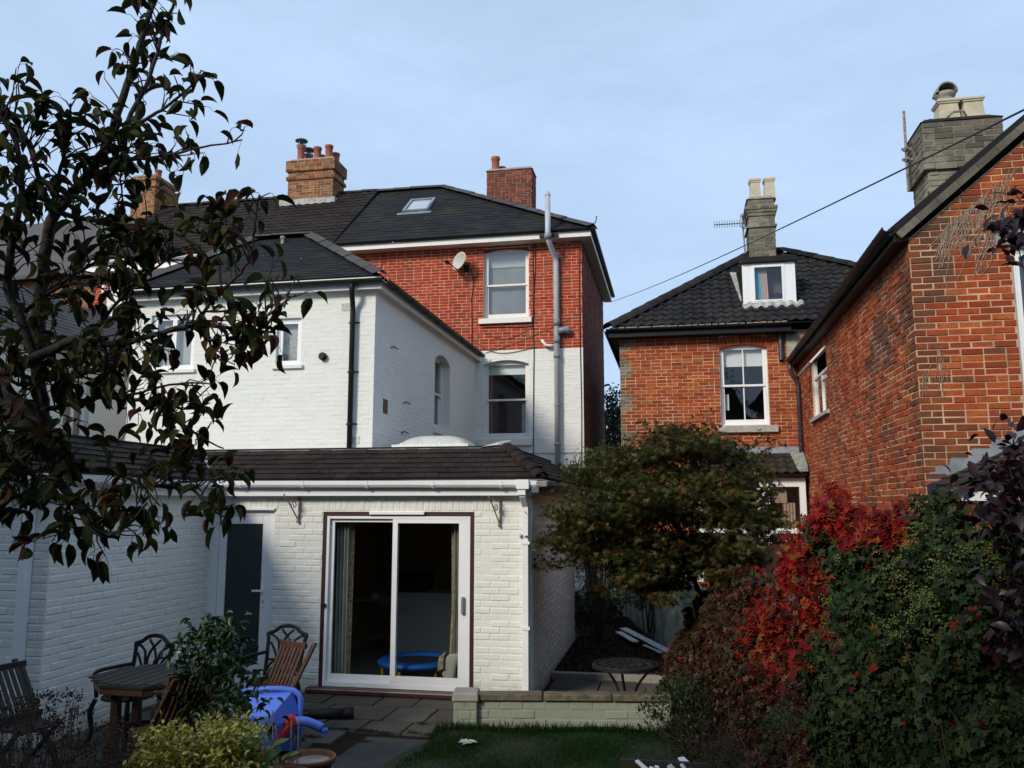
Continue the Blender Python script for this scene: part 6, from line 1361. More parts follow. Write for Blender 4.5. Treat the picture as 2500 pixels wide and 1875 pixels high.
# pots
def flowerpot(label, c, r, h, mat='garden_terracotta', saucer=True):
    t = thing('flower_pot', label, 'flower pot', c, 'terracotta flower pots in front of the patio'); 
    mb = MB(); mb.lathe(c, [(0, 0), (r*.62, 0), (r*.86, h*.80), (r*.90, h*.82), (r*.97, h*.84), (r, h*.98), (r*.97, h), (r*.88, h), (r*.86, h*.9), (r*.80, h*.75), (0, h*.74)], 32); mb.build('pot', mat, t, smooth=True)
    if saucer: mb = MB(); mb.lathe(np.array(c)+(.02, .02, h*.76), [(r*.66, .0), (r*.66, .022), (r*.60, .022), (r*.58, .008), (0, .008)], 28); mb.build('saucer', 'concrete', t, smooth=True)
    return t
p1 = onZ(755, 1846, .17); flowerpot('wide terracotta pot with a grey saucer inside it', (p1[0], p1[1], GZ), .215, .25)
p2 = onZ(695, 1886, .16); flowerpot('terracotta pot with thin canes at the bottom edge', (p2[0], p2[1]-.05, GZ), .23, .24, saucer=False)
for i, (x, yt) in enumerate(((655, 1745), (665, 1733), (672, 1770), (712, 1758), (730, 1748))):
    b = np.array([p2[0]+(-.16+.065*i), p2[1]-.02+.02*(i % 2), .08]); d = np.linalg.norm(b[:2]); tp = dep(x, yt, prj(b)[2]); mb = MB(); mb.tube([b, (b+tp)/2+(.006, 0, 0), tp], .0045, 5)
    tag(mb.build('cane', 'bamboo'), ('leftmost', 'second from left', 'middle', 'fourth from left', 'rightmost')[i]+' of the thin dry canes in the front terracotta pot', 'cane', 'canes in the front pot')
# drain pipe on the slabs
a = onZ(700, 1745, GZ+.05); b = onZ(842, 1742, GZ+.05); dpz = thing('drain_pipe', 'dark plastic drain pipe lying on the patio slabs', 'pipe', a)
mb = MB(); mb.tube([a, b], .055, 14); mb.build('pipe', 'black_plastic', dpz, smooth=True); d_ = (b-a)/np.linalg.norm(b-a); mb = MB(); mb.tube([b-d_*.02, b+d_*.09], .066, 14); mb.build('socket', 'black_plastic', dpz, smooth=True)
# round filigree metal table
ft = thing('bistro_table', 'round black filigree metal table on the patio behind the low wall', 'table', (-.56, 9.12, GZ)); TC = np.array([-.56, 9.12]); TZ = .50
mb = MB(); n = 36
for (r0, r1) in ((.31, .345), (.20, .215), (.10, .115)): mb.lathe((TC[0], TC[1], TZ), [(r0, 0), (r1, 0), (r1, .018), (r0, .018), (r0, 0)], n)
for k in range(18):
    a = 2*math.pi*k/18; c, s = math.cos(a), math.sin(a); mb.tube([(TC[0]+r_*math.cos(a+off), TC[1]+r_*math.sin(a+off), TZ+.009) for r_, off in ((.04, 0), (.10, .12), (.16, -.1), (.21, .08), (.26, -.06), (.32, .05))], .009, 5)
    for (r_, q) in ((.155, .03), (.26, .028)): cx, cy = TC[0]+r_*math.cos(a+.17), TC[1]+r_*math.sin(a+.17); mb.tube([(cx+q*math.cos(b), cy+q*math.sin(b), TZ+.009) for b in np.linspace(0, 6.28, 9)], .007, 4, cap=False)
mb.lathe((TC[0], TC[1], TZ), [(.0, .018), (.05, .018), (.05, 0)], 16); mb.build('tabletop', 'black_iron', ft)
mb = MB(); mb.lathe((TC[0], TC[1], TZ), [(.345, .02), (.352, .01), (.352, -.022), (.342, -.022)], n); mb.build('rim', 'black_iron', ft)
for k in range(3):
    a = 2*math.pi*k/3+.45; c, s = math.cos(a), math.sin(a); mb = MB(); mb.tube(spline([(TC[0]+r_*c, TC[1]+r_*s, z) for r_, z in ((.29, TZ-.01), (.24, TZ-.09), (.14, TZ-.2), (.085, TZ-.33), (.09, .06), (.16, -.02), (.22, GZ+.005))], 5), .014, 8); mb.build('leg', 'black_iron', ft, smooth=True)
mb = MB(); mb.lathe((TC[0], TC[1], .10), [(.085, -.02), (.095, 0), (.085, .02), (.075, 0), (.085, -.02)], 18); mb.build('collar', 'black_iron', ft, smooth=True)
# loose white boards
def board(name, a, b, w, th_, label, grp, up=(0, 0, 1)): mb = MB(); mb.bar(a, b, w, th_, up=up); return tag(mb.build(name, 'white_board', bevel=.003), label, 'board', grp)
zz = GZ+.16; g_ = 'loose white boards on the side path'
A = onZ(1522, 1534, zz+.06); B = onZ(1632, 1590, zz-.02); board('loose_board', A, A+(B-A)*1.12, .13, .02, 'long white board lying nearest the boundary wall', g_)
A = onZ(1510, 1543, zz+.02); B = onZ(1552, 1567, zz); board('loose_board', A, B, .11, .02, 'short broken white board left of the long one', g_)
A = onZ(1572, 1575, zz-.04); B = onZ(1615, 1594, zz-.05); board('loose_board', A, B, .05, .02, 'narrow white strip in front of the other boards', g_)
# white pickets at the bottom edge
g_ = 'white pickets lying on the lawn'; ZP = GZ+.10
for (x0, y0, x1, y1, w_, lab) in ((1546, 1855, 1580, 1885, .035, 'leftmost thin white picket tip on the lawn'), (1582, 1872, 1592, 1885, .035, 'stubby white picket tip second from left'), (1595, 1869, 1606, 1885, .04, 'stubby white picket tip third from left'), (1625, 1866, 1648, 1890, .06, 'wide white picket tip fourth from left'), (1655, 1863, 1672, 1886, .035, 'thin white picket tip beside the longest one'), (1654, 1848, 1692, 1885, .06, 'longest and widest white picket on the lawn')):
    A = onZ(x0+8, y0+2, ZP+.10); B = onZ(x1+8, y1+2, ZP+.04); B = A+(B-A)*1.6; mb = MB(); mb.bar(A, B, w_, .018); tag(mb.build('picket', 'white_board', bevel=.003), lab, 'picket', g_)
mb = MB(); q = onZ(1700, 1905, GZ); mb.box(q[0]-.6, q[0]+.1, q[1]-.25, q[1]-.20, GZ, GZ+.20); tag(mb.build('support_rail', 'weathered_wood'), 'plank carrying the white pickets just below the picture edge', 'plank')
# fallen leaf rosette on the lawn
q = onZ(1138, 1812, GZ+.05); fl = thing('pale_leaf_spray', 'spray of pale fallen leaves lying on the lawn by the pier', 'leaves', q)
for (dx, dy, a) in ((-.03, .03, .2), (.05, .02, 1.4), (-.02, -.02, -1.7), (.03, -.04, 2.4)):
    c, s = math.cos(a), math.sin(a); mb = MB(); mb.add([(q[0]+dx+x*c-y_*s, q[1]+dy+x*s+y_*c, q[2]+z) for x, y_, z in ((0, -.06, 0), (.035, -.01, .01), (.028, .03, .015), (0, .065, .0), (-.028, .03, .015), (-.035, -.01, .01))], [(0, 1, 2, 3, 4, 5)]); mb.build('leaf', 'pale_leaf', fl)

# ================================================================ planting
def curled(shape, seed):
    R_ = random.Random(seed); vs = [list(v) for v in shape[0]]; b = R_.uniform(.25, .9); t = R_.uniform(-.4, .4)
    out = []
    for x, y, z in vs: out.append((x*(1-.15*b)+t*y*y*.5, y*(1-.12*b*y), z*(1+b)-b*y*y*.55+.25*abs(x)))
    return out, shape[1]
def leaf_objects(parent, mat, C, u, v, w, size, shape, limit=300, name='leaf', variants=7, seed=1):
    """the leaves that show largest as objects of their own, the rest as one mesh"""
    d = np.array([prj(c) for c in C]); vis = (d[:, 0] > -10) & (d[:, 0] < 2510) & (d[:, 1] > -10) & (d[:, 1] < 1885)
    score = np.where(vis, size/d[:, 2], 0); order = np.argsort(-score); pick = [i for i in order[:limit] if score[i] > 0]; mask = np.ones(len(C), bool); mask[pick] = False
    shp = [curled(shape, seed*10+k) for k in range(variants)]; mes = []
    for s_ in shp:
        me = bpy.data.meshes.new(name); me.from_pydata(s_[0], [], s_[1]); me.materials.append(M[mat]); me.polygons.foreach_set('use_smooth', [True]*len(me.polygons)); mes.append(me)
    for i in pick:
        o = bpy.data.objects.new(name, mes[i % variants]); COL.objects.link(o); place(o, parent); m = Matrix.Identity(4)
        for j in range(3): m[j][0] = u[i][j]*size[i]; m[j][1] = v[i][j]*size[i]; m[j][2] = w[i][j]*size[i]; m[j][3] = C[i][j]
        o.matrix_basis = m
    ids = np.where(mask)[0]
    for k in range(variants):
        sub = ids[ids % variants == k]
        if k == 0: pass
    if len(ids): leaves('foliage', mat, parent, C[ids], u[ids], v[ids], w[ids], size[ids], shp[0])
def frames(dirs, tilt):
    """leaf frames from tip directions: v along dirs, w roughly up"""
    v = dirs/np.linalg.norm(dirs, axis=1, keepdims=True); up = np.array([0, 0, 1.0])+tilt; u = np.cross(v, up); u /= np.linalg.norm(u, axis=1, keepdims=True)+1e-9; return u, v, np.cross(u, v)
# ---- pear tree reaching in from the left
pt = thing('pear_tree', 'dark leafed fruit tree with drooping autumn leaves at the left edge', 'tree', (-3.75, 3.25, GZ))
TR = random.Random(5); tn = np.random.default_rng(3)
BR = [  # (pixels, depth start/end, radius start/end, leaves)
 ([(-250, 1500), (-160, 1150), (-60, 960), (0, 968), (60, 1030), (105, 1078)], 3.6, 3.55, .060, .034, 0),
 ([(110, 1085), (98, 980), (90, 850), (101, 700), (127, 540), (203, 443), (262, 350), (295, 253), (333, 139), (354, 72), (392, -40)], 3.55, 3.75, .034, .009, 40),
 ([(300, 312), (350, 224), (384, 127), (405, 63), (430, -10)], 3.68, 3.8, .011, .006, 16),
 ([(95, 900), (60, 800), (20, 690), (38, 548), (55, 440), (30, 330), (-30, 250)], 3.5, 3.3, .022, .007, 44),
 ([(131, 531), (105, 465), (85, 400), (55, 320), (0, 257), (-40, 200)], 3.58, 3.4, .014, .006, 32),
 ([(146, 515), (139, 464), (156, 371), (169, 295), (171, 253)], 3.6, 3.5, .010, .004, 22),
 ([(262, 350), (287, 325), (350, 295), (405, 262), (456, 219), (502, 181)], 3.68, 3.6, .010, .004, 16),
 ([(225, 410), (245, 392), (338, 388), (422, 376), (498, 359), (591, 342)], 3.65, 3.5, .010, .003, 22),
 ([(285, 330), (300, 380), (295, 440), (300, 500)], 3.66, 3.6, .007, .003, 22),
 ([(146, 520), (253, 544), (380, 553), (506, 570), (545, 576)], 3.6, 3.5, .012, .004, 30),
 ([(-30, 930), (40, 895), (108, 864), (188, 828), (217, 835), (289, 839), (380, 817), (470, 795), (578, 802), (669, 812)], 3.4, 3.35, .026, .005, 70),
 ([(470, 795), (499, 759), (542, 708), (597, 654), (615, 607), (624, 527), (634, 475)], 3.37, 3.4, .009, .003, 22),
 ([(578, 802), (640, 780), (690, 742), (720, 720)], 3.36, 3.3, .006, .003, 8),
 ([(506, 800), (515, 840), (535, 875), (552, 892)], 3.36, 3.3, .007, .003, 8),
 ([(105, 1000), (180, 985), (253, 969), (325, 976), (380, 990), (434, 1030), (488, 1066), (545, 1096)], 3.5, 3.3, .012, .003, 26),
 ([(270, 972), (343, 958), (434, 936), (517, 936)], 3.4, 3.3, .007, .003, 8),
 ([(330, 975), (400, 985), (450, 1000), (470, 990)], 3.38, 3.3, .005, .003, 6),
 ([(100, 1075), (119, 1135), (163, 1200), (210, 1264), (222, 1290), (262, 1307), (306, 1286), (358, 1230)], 3.52, 3.2, .024, .004, 30),
 ([(110, 1085), (199, 1135), (271, 1150), (325, 1171), (362, 1186), (434, 1179), (557, 1164)], 3.52, 3.25, .016, .003, 34),
 ([(362, 1186), (440, 1190), (477, 1201), (508, 1233), (545, 1262)], 3.35, 3.2, .009, .003, 12),
 ([(175, 1211), (160, 1260), (190, 1300)], 3.4, 3.3, .006, .003, 12),
 ([(188, 828), (150, 900), (60, 940), (-20, 900)], 3.45, 3.3, .014, .006, 26),
 ([(217, 835), (260, 770), (330, 690), (400, 640), (430, 600)], 3.42, 3.5, .009, .003, 22),
 ([(60, 760), (150, 700), (250, 690), (330, 700)], 3.5, 3.4, .009, .003, 26),
 ([(40, 1060), (20, 1120), (80, 1160), (140, 1170)], 3.5, 3.3, .009, .004, 40),
 ([(10, 1040), (-10, 1120), (30, 1200), (60, 1215)], 3.5, 3.3, .009, .004, 30),
 ([(60, 620), (0, 560), (-30, 500)], 3.5, 3.3, .010, .005, 22),
 ([(100, 720), (200, 660), (280, 610), (330, 590)], 3.52, 3.5, .009, .003, 26),
 ([(90, 930), (180, 920), (260, 900), (330, 890)], 3.5, 3.4, .010, .003, 40)]
Cs, Ds = [], []
for i, (px, d0, d1, r0, r1, nl) in enumerate(BR):
    n = len(px); P3 = [dep(x, y, d0+(d1-d0)*k/(n-1)) for k, (x, y) in enumerate(px)]
    if i == 0: P3 = [np.array([-3.75, 3.25, GZ-.05]), np.array([-3.75, 3.25, 1.2])]+P3[1:]
    S = spline(P3, 5); m = len(S); mb = MB(); rr = [r0+(r1-r0)*k/(m-1) for k in range(m)]
    if i == 0: rr = [.085-.045*k/(m-1) for k in range(m)]
    S = [p+tn.normal(0, max(.002, .12*q), 3) for p, q in zip(S, rr)]; mb.tube(S, rr, 8)
    tw = MB()
    for k in range(int(nl*1.12)):
        f = TR.random()**.75; j = int(f*(m-1)); p = np.array(S[j]); dr = np.array(S[min(j+1, m-1)])-np.array(S[max(j-1, 0)]); dr /= np.linalg.norm(dr)+1e-9
        sd_ = np.cross(dr, tn.normal(0, 1, 3)); sd_ /= np.linalg.norm(sd_); L_ = TR.uniform(.04, .15)*(1.1 if f < .8 else .6); e_ = p+(sd_*.9+dr*.5)*L_+(0, 0, .2*L_)
        tw.tube([p, p+(e_-p)*.5+tn.normal(0, .008, 3), e_], [.004, .003, .0022], 5, cap=False)
        for _ in range(TR.choice((1, 2, 2, 3))):
            q = e_+tn.normal(0, .02, 3)+sd_*TR.uniform(0, .05); Cs.append(q); dv = sd_*TR.uniform(.2, 1)+tn.normal(0, .45, 3)+(0, 0, -TR.uniform(-.15, .9)); Ds.append(dv)
            tw.tube([e_, (e_+q)/2+(0, 0, .01), q], .0012, 4, cap=False)
    o = mb.build('trunk' if i < 2 else 'branch', 'bark', pt, smooth=True)
    if nl: tw.build('twigs', 'bark', o, kind='stuff')
Cs = np.array(Cs); Ds = np.array(Ds); u, v, w = frames(Ds, tn.normal(0, .5, Ds.shape)); leaf_objects(pt, 'pear_leaf', Cs, u, v, w, tn.uniform(.062, .100, len(Cs)), PEAR, seed=3)
hl = onY(580, 395, 3.0); hl = dep(580, 392, 3.5); mb = MB(); mb.add([hl+np.array(p)*.001 for p in ((0, 0, 38), (12, 0, 10), (8, 4, -10), (10, 0, -20), (-6, 2, -42), (-14, 3, -5), (-6, 0, 20))], [(0, 1, 2, 3, 4, 5, 6)]); mb.tube([hl+(0, 0, .036), dep(589, 345, 3.5)], .0008, 4); mb.build('hanging_leaf', 'pear_leaf', pt)
# ---- Japanese maple
mp_ = thing('maple_tree', 'bronze green Japanese maple spreading over the boundary wall', 'tree', (.38, 10.1, GZ)); mr = np.random.default_rng(21)
base = np.array([.40, 10.05, GZ]); k1 = dep(1735, 1530, 9.85); k2 = dep(1690, 1400, 9.8)
mb = MB(); mb.tube(spline([base, dep(1772, 1640, 9.9), k1, k2, dep(1650, 1280, 9.9)], 6), [.05-.028*i/24 for i in range(25)], 8); mb.build('trunk', 'bark', mp_, smooth=True)
tips = [(1470, 1180), (1440, 1260), (1500, 1330), (1560, 1120), (1640, 1080), (1720, 1090), (1770, 1150), (1790, 1260), (1820, 1370), (1700, 1350), (1600, 1380), (1540, 1240), (1640, 1200), (1740, 1230), (1560, 1420), (1780, 1400), (1480, 1230), (1420, 1330)]
cl = []
for (x, y) in tips:
    t_ = dep(x, y, 9.3+mr.uniform(-.5, .9)); mb = MB(); mb.tube(spline([k2, (k2+t_)/2+mr.normal(0, .08, 3)+(0, 0, .12), t_], 5), [.016-.012*i/10 for i in range(11)], 6); mb.build('branch', 'bark', mp_, smooth=True)
    for _ in range(10): cl.append(t_+mr.normal(0, 1, 3)*(.26, .32, .13))
for _ in range(95):
    x = mr.uniform(1400, 1900); y = mr.uniform(1080, 1450)
    if ((x-1650)/255)**2+((y-1265)/205)**2 < 1 and not (x > 1800 and 1150 < y < 1300): cl.append(dep(x, y, mr.uniform(8.7, 10.6)))
cl = np.array(cl); n = 24000; idx = mr.integers(0, len(cl), n); C = cl[idx]+mr.normal(0, 1, (n, 3))*(.13, .13, .042)
D = mr.normal(0, .7, (n, 3))+(0, -.35, -.55); u, v, w = frames(D, mr.normal(0, .45, (n, 3))); leaves('foliage', 'maple_leaf', mp_, C, u, v, w, mr.uniform(.042, .072, n), MAPLE)
sh = MB(); Cs, Ds = [], []
SHO = []
for _ in range(46):
    a_ = mr.uniform(2.6, 6.9); x_, y_ = 1645+215*math.cos(a_), 1270+165*math.sin(a_); k_ = mr.uniform(.12, .38); SHO.append((x_, y_, x_+math.cos(a_)*160*k_+mr.normal(0, 12), y_+math.sin(a_)*140*k_+20*k_))
for (x0, y0, x1, y1) in SHO+list(((1640, 1130, 1600, 1060), (1690, 1120, 1690, 1040), (1740, 1110, 1722, 1010), (1760, 1120, 1745, 1035), (1560, 1120, 1540, 1070), (1800, 1120, 1880, 1060), (1820, 1140, 1905, 1075), (1480, 1150, 1440, 1130), (1720, 1100, 1712, 1060), (1850, 1200, 1905, 1190), (1850, 1260, 1900, 1250), (1880, 1180, 1890, 1230))):
    dd = mr.uniform(9.0, 9.8); a, b = dep(x0, y0, dd), dep(x1, y1, dd+.1); sh.tube([a, (a+b)/2+mr.normal(0, .02, 3), b], .003, 5)
    for k in range(46): f = mr.random(); Cs.append(a+(b-a)*f+mr.normal(0, .045, 3)); Ds.append(mr.normal(0, .6, 3)+(0, -.2, -.5))
sh.build('shoots', 'bark', mp_, kind='stuff'); Cs = np.array(Cs); u, v, w = frames(np.array(Ds), mr.normal(0, .4, (len(Cs), 3))); leaves('shoot_foliage', 'maple_leaf', mp_, Cs, u, v, w, mr.uniform(.04, .065, len(Cs)), MAPLE)
# ---- general bush builder
def bush(name, label, cat, clumps, mat, n, size, shape, ground, seed, stems=6, spread=(.10, .10, .07), group=None, droop=-.2, stemmat='dry_stem', big=False):
    r = np.random.default_rng(seed); t = thing(name, label, cat, ground, group); clumps = np.array(clumps); mb = MB()
    for k in range(stems):
        tip = clumps[r.integers(0, len(clumps))]; g = np.array(ground, float)+(r.normal(0, .05), r.normal(0, .05), 0); mb.tube(spline([g, (g+tip)/2+r.normal(0, .05, 3), tip], 4), [.010-.007*i/8 for i in range(9)], 5)
    mb.build('stems', stemmat, t, kind='stuff')
    idx = r.integers(0, len(clumps), n); C = clumps[idx]+r.normal(0, 1, (n, 3))*spread; D = r.normal(0, .8, (n, 3))+(0, -.2, droop); u, v, w = frames(D, r.normal(0, .5, (n, 3))); sz = r.uniform(size[0], size[1], n)
    if big: leaf_objects(t, mat, C, u, v, w, sz, shape, seed=seed)
    else: leaves('foliage', mat, t, C, u, v, w, sz, shape)
    return t
def pxclumps(seed, n, cx, cy, rx, ry, d0, d1, power=1.0):
    r = np.random.default_rng(seed); out = []
    while len(out) < n:
        x, y = r.uniform(-1, 1), r.uniform(-1, 1)
        if abs(x)**2+abs(y)**2 < 1: out.append(dep(cx+x*rx, cy+y*ry, r.uniform(d0, d1)))
    return out
bush('camellia_bush', 'glossy dark green leafy bush in front of the wooden table', 'bush', pxclumps(31, 46, 525, 1640, 105, 118, 6.35, 6.85)+pxclumps(32, 6, 520, 1545, 40, 30, 6.5, 6.7)+pxclumps(33, 8, 600, 1720, 50, 80, 6.3, 6.6), 'camellia_leaf', 820, (.06, .10), PEAR, (-3.95, 6.55, GZ), 31, 12, (.07, .07, .06), big=True)
bush('golden_shrub', 'low golden variegated shrub in the bottom left foreground', 'shrub', pxclumps(41, 90, 480, 1850, 165, 85, 5.5, 6.2)+pxclumps(42, 20, 560, 1790, 70, 35, 5.7, 6.1), 'variegated_leaf', 5200, (.028, .050), OVATE, (-3.9, 5.7, GZ), 41, 20, (.05, .05, .035), droop=.35)
# broad leaved plant
bp = thing('foxglove_plant', 'clump of large soft green leaves beside the front flower pot', 'plant', (-3.35, 5.75, GZ))
for k, (x, y, s_, a) in enumerate(((610, 1830, .20, .3), (655, 1840, .17, -1.0), (585, 1870, .15, 1.2), (640, 1875, .18, -.5), (690, 1865, .15, -1.5), (620, 1890, .16, .8))):
    c = dep(x, y, 5.75); mb = MB(); n = 6; vs = []; a2 = a
    for i in range(n+1):
        f = i/n; wd = s_*.34*math.sin(math.pi*min(1, f*.93+.06)); yy = f*s_; z = .35*yy-1.2*yy*yy/s_*.3
        for q in (-1, -.5, 0, .5, 1): vs.append((q*wd, yy, z+abs(q)*.02+.004*math.sin(9*f+q*4)))
    R3 = np.array([[math.cos(a2), -math.sin(a2), 0], [math.sin(a2), math.cos(a2), 0], [0, 0, 1]]); tl = rad(-25); T3 = np.array([[1, 0, 0], [0, math.cos(tl), -math.sin(tl)], [0, math.sin(tl), math.cos(tl)]])
    vs = [c+R3@(T3.T@np.array(p)) for p in vs]; mb.add(vs, [(i*5+q, i*5+q+1, (i+1)*5+q+1, (i+1)*5+q) for i in range(n) for q in range(4)]); mb.tube([c, (bp.location[0], bp.location[1], GZ)], .006, 5); mb.build('leaf', 'broad_leaf', bp, smooth=True)
# dry perennials bottom left
dr = np.random.default_rng(55); dpn = thing('dry_stems', 'brown dead flower stems in the dark bottom left corner', 'plant', (-5.0, 5.9, GZ)); mb = MB(); hd = []
for k in range(190):
    x = dr.uniform(-60, 330); lean = dr.normal(.15, .35); d = dr.uniform(5.3, 6.4); top = dr.uniform(1690, 1830) if x < 200 else dr.uniform(1770, 1870); b = dep(x, 1930, d); b[2] = GZ; t_ = dep(x+lean*120, top, d+dr.normal(0, .1)); mb.tube([b, (b+t_)/2+dr.normal(0, .03, 3), t_], [.003, .0024, .0016], 4, cap=False)
    if dr.random() < .8: hd.append(t_)
mb.build('stems', 'dry_stem', dpn, kind='stuff'); hd = np.repeat(np.array(hd), 9, axis=0)+dr.normal(0, .02, (len(hd)*9, 3)); u, v, w = rotmats(len(hd), (0, 0, 1), .8); leaves('seed_heads', 'dry_leaf', dpn, hd, u, v, w, dr.uniform(.010, .022, len(hd)), BLOB)
n = 1500; C = np.c_[dr.uniform(-6.2, -4.0, n), dr.uniform(5.0, 6.6, n), GZ+dr.uniform(0, .25, n)]; u, v, w = rotmats(n, (0, -.3, 1), .7); leaves('dead_leaves', 'dry_leaf', dpn, C, u, v, w, dr.uniform(.02, .05, n), OVATE)
# ---- creeper and ivy over the fence
def noise1(x, y, s): return math.sin(x*2.1*s+1.3)*math.cos(y*2.7*s+.4)+.5*math.sin(x*5.3*s+y*3.1*s)+.3*math.sin(x*11*s-y*7*s+2)
hr = np.random.default_rng(77); N_ = 90000
U = hr.uniform(-.1, Lf, N_); V = hr.uniform(0, 1, N_)
def topz(u): return np.interp(u, [0, 2.1, 2.7, 3.2, 4.1, 4.9, 6.4, 8.2], [1.35, 1.46, 1.80, 2.12, 2.14, 2.0, 1.94, 1.92])
Z = GZ+V*(topz(U)+.10*np.sin(U*6)+.05*np.sin(U*17)-GZ+hr.normal(0, .05, N_))
bul = np.array([noise1(a, b, 1.0) for a, b in zip(U, Z)]); Dd = .24+.14*bul+.07*np.array([noise1(a*3.1+2, b*3.3, 1.4) for a, b in zip(U, Z)])+.25*np.sin(np.pi*np.clip(V, 0, 1))**.7+.35*(1-V)**2-np.abs(hr.normal(0, .09, N_))
C = np.array([pfe.pt(0, 0)])+U[:, None]*pfe.u[None]+Dd[:, None]*pfe.n[None]; C[:, 2] = Z
PX = np.array([prj(c)[:2] for c in C]); nz_ = np.array([noise1(a*1.7, b*1.7, 1.3) for a, b in zip(U, Z)])
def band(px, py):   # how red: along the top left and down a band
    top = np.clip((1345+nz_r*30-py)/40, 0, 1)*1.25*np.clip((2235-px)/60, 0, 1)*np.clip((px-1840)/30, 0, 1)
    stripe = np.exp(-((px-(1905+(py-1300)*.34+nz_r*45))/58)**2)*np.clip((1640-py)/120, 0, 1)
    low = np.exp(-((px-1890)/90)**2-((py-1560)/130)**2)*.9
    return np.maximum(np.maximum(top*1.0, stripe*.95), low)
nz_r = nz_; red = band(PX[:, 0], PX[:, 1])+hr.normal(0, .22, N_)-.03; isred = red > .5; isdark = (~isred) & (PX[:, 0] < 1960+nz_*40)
face = pfe.n[None]+np.array([[0, 0, .55]])
cre = thing('virginia_creeper', 'scarlet and crimson creeper draped over the garden fence', 'climber', (1.0, 8.6, GZ), None); iv = thing('ivy_hedge', 'dense dark green ivy with yellow green flower heads covering the right fence', 'ivy', (1.9, 5.2, GZ))
def put(sel, mat, par, sz, shape, nm='foliage', seedr=None):
    c = C[sel]; u, v, w = rotmats(len(c), (pfe.n+np.array([0, -.25, .45])), .62, spin=1.2, rng=hr); 
    leaves(nm, mat, par, c, -u, -v, w, hr.uniform(sz[0], sz[1], len(c)), shape, seedr=seedr)
rr = np.clip(.55+.35*np.sin(nz_*1.7)+hr.normal(0, .22, N_), 0, .999)
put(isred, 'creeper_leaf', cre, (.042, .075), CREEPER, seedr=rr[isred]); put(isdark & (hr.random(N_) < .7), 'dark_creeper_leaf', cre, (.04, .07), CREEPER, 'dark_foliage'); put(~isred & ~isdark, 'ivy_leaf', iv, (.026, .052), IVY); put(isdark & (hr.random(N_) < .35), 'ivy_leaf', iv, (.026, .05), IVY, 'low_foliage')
fl_ = (~isred) & (~isdark) & (PX[:, 1] < 1560) & (PX[:, 0] > 2020) & ((nz_+.9-.0016*np.abs(PX[:, 1]-1400)-.0012*np.abs(PX[:, 0]-2330)) > .55) & (hr.random(N_) < .09)
cf = np.repeat(C[fl_], 12, axis=0)+pfe.n*.05+hr.normal(0, .018, (fl_.sum()*12, 3)); u, v, w = rotmats(len(cf), (0, 0, 1), .8); leaves('flower_heads', 'ivy_flower', iv, cf, u, v, w, hr.uniform(.010, .02, len(cf)), BLOB)
mb = MB()
for k in range(60): a = hr.uniform(.5, Lf-.5); z0 = hr.uniform(GZ, .6); p = pfe.pt(a, z0, .5); mb.tube(spline([p, pfe.pt(a+hr.normal(0, .2), z0+hr.uniform(.2, .5), .62), pfe.pt(a+hr.normal(0, .4), z0+hr.uniform(.5, 1.0), .55)], 4), .0022, 4, cap=False)
mb.build('dead_tendrils', 'dry_stem', iv, kind='stuff')
# purple shrub at the right edge
bush('purple_shrub', 'dark purple leaved shrub at the right edge in front of the porch', 'shrub', pxclumps(61, 30, 2480, 1190, 90, 75, 3.9, 4.6)+pxclumps(62, 34, 2500, 1420, 75, 210, 3.9, 4.4)+pxclumps(66, 8, 2500, 560, 25, 50, 4.2, 4.5), 'purple_leaf', 900, (.05, .10), OVATE, (2.1, 4.2, GZ), 61, 16, (.08, .08, .09), stemmat='bark')
# low planting at the end of the low wall
bush('low_evergreen', 'low dark evergreen bush growing over the end of the low wall', 'bush', pxclumps(71, 40, 1680, 1720, 90, 70, 7.8, 8.8), 'shrub_leaf', 2600, (.025, .055), OVATE, (.15, 8.4, GZ), 71, 14, (.09, .09, .06))
bush('border_shrub', 'leafy mixed border under the maple with red autumn leaves', 'bush', pxclumps(72, 40, 1860, 1690, 110, 110, 7.2, 8.8), 'dark_creeper_leaf', 3000, (.03, .06), OVATE, (.6, 8.2, GZ), 72, 14, (.1, .1, .08))
bush('feathery_plant', 'fine leaved bright green plant at the foot of the ivy', 'plant', pxclumps(73, 30, 1960, 1770, 80, 45, 6.2, 6.8), 'camellia_leaf', 2600, (.02, .04), LANCE, (.95, 6.5, GZ), 73, 10, (.06, .06, .04), droop=.2)
bush('side_shrub', 'tall dark green shrub at the corner of the garden room', 'bush', pxclumps(74, 60, 1450, 1290, 58, 170, 12.6, 14.4)+pxclumps(75, 14, 1440, 1180, 50, 60, 12.6, 14), 'shrub_leaf', 4200, (.05, .10), LANCE, (-1.25, 13.6, GZ), 74, 20, (.12, .12, .12), stemmat='bark')
bush('path_bush', 'low dark grassy bush at the far end of the bark path', 'bush', pxclumps(76, 40, 1450, 1490, 62, 45, 15.0, 16.8), 'shrub_leaf', 3000, (.08, .16), LANCE, (-1.4, 16.0, GZ), 76, 10, (.1, .1, .06), droop=.5)
bush('yellow_green_shrub', 'patch of bright yellow green leaves behind the maple crown', 'bush', pxclumps(78, 16, 1545, 1190, 30, 45, 13.2, 14.0)+pxclumps(79, 8, 1640, 1165, 25, 20, 13.2, 13.8), 'bright_leaf', 420, (.06, .10), OVATE, (-.5, 13.8, GZ), 78, 8, (.1, .1, .08), stemmat='bark')  # foliage colour itself is a bright yellow green
bush('gap_tree', 'small leafy tree in the gap between the two houses', 'tree', pxclumps(80, 50, 1500, 1110, 45, 110, 26, 29)+pxclumps(81, 8, 1500, 1000, 18, 40, 26, 28), 'shrub_leaf', 3600, (.10, .20), OVATE, (-1.95, 27, GZ), 80, 16, (.2, .2, .2), stemmat='bark')
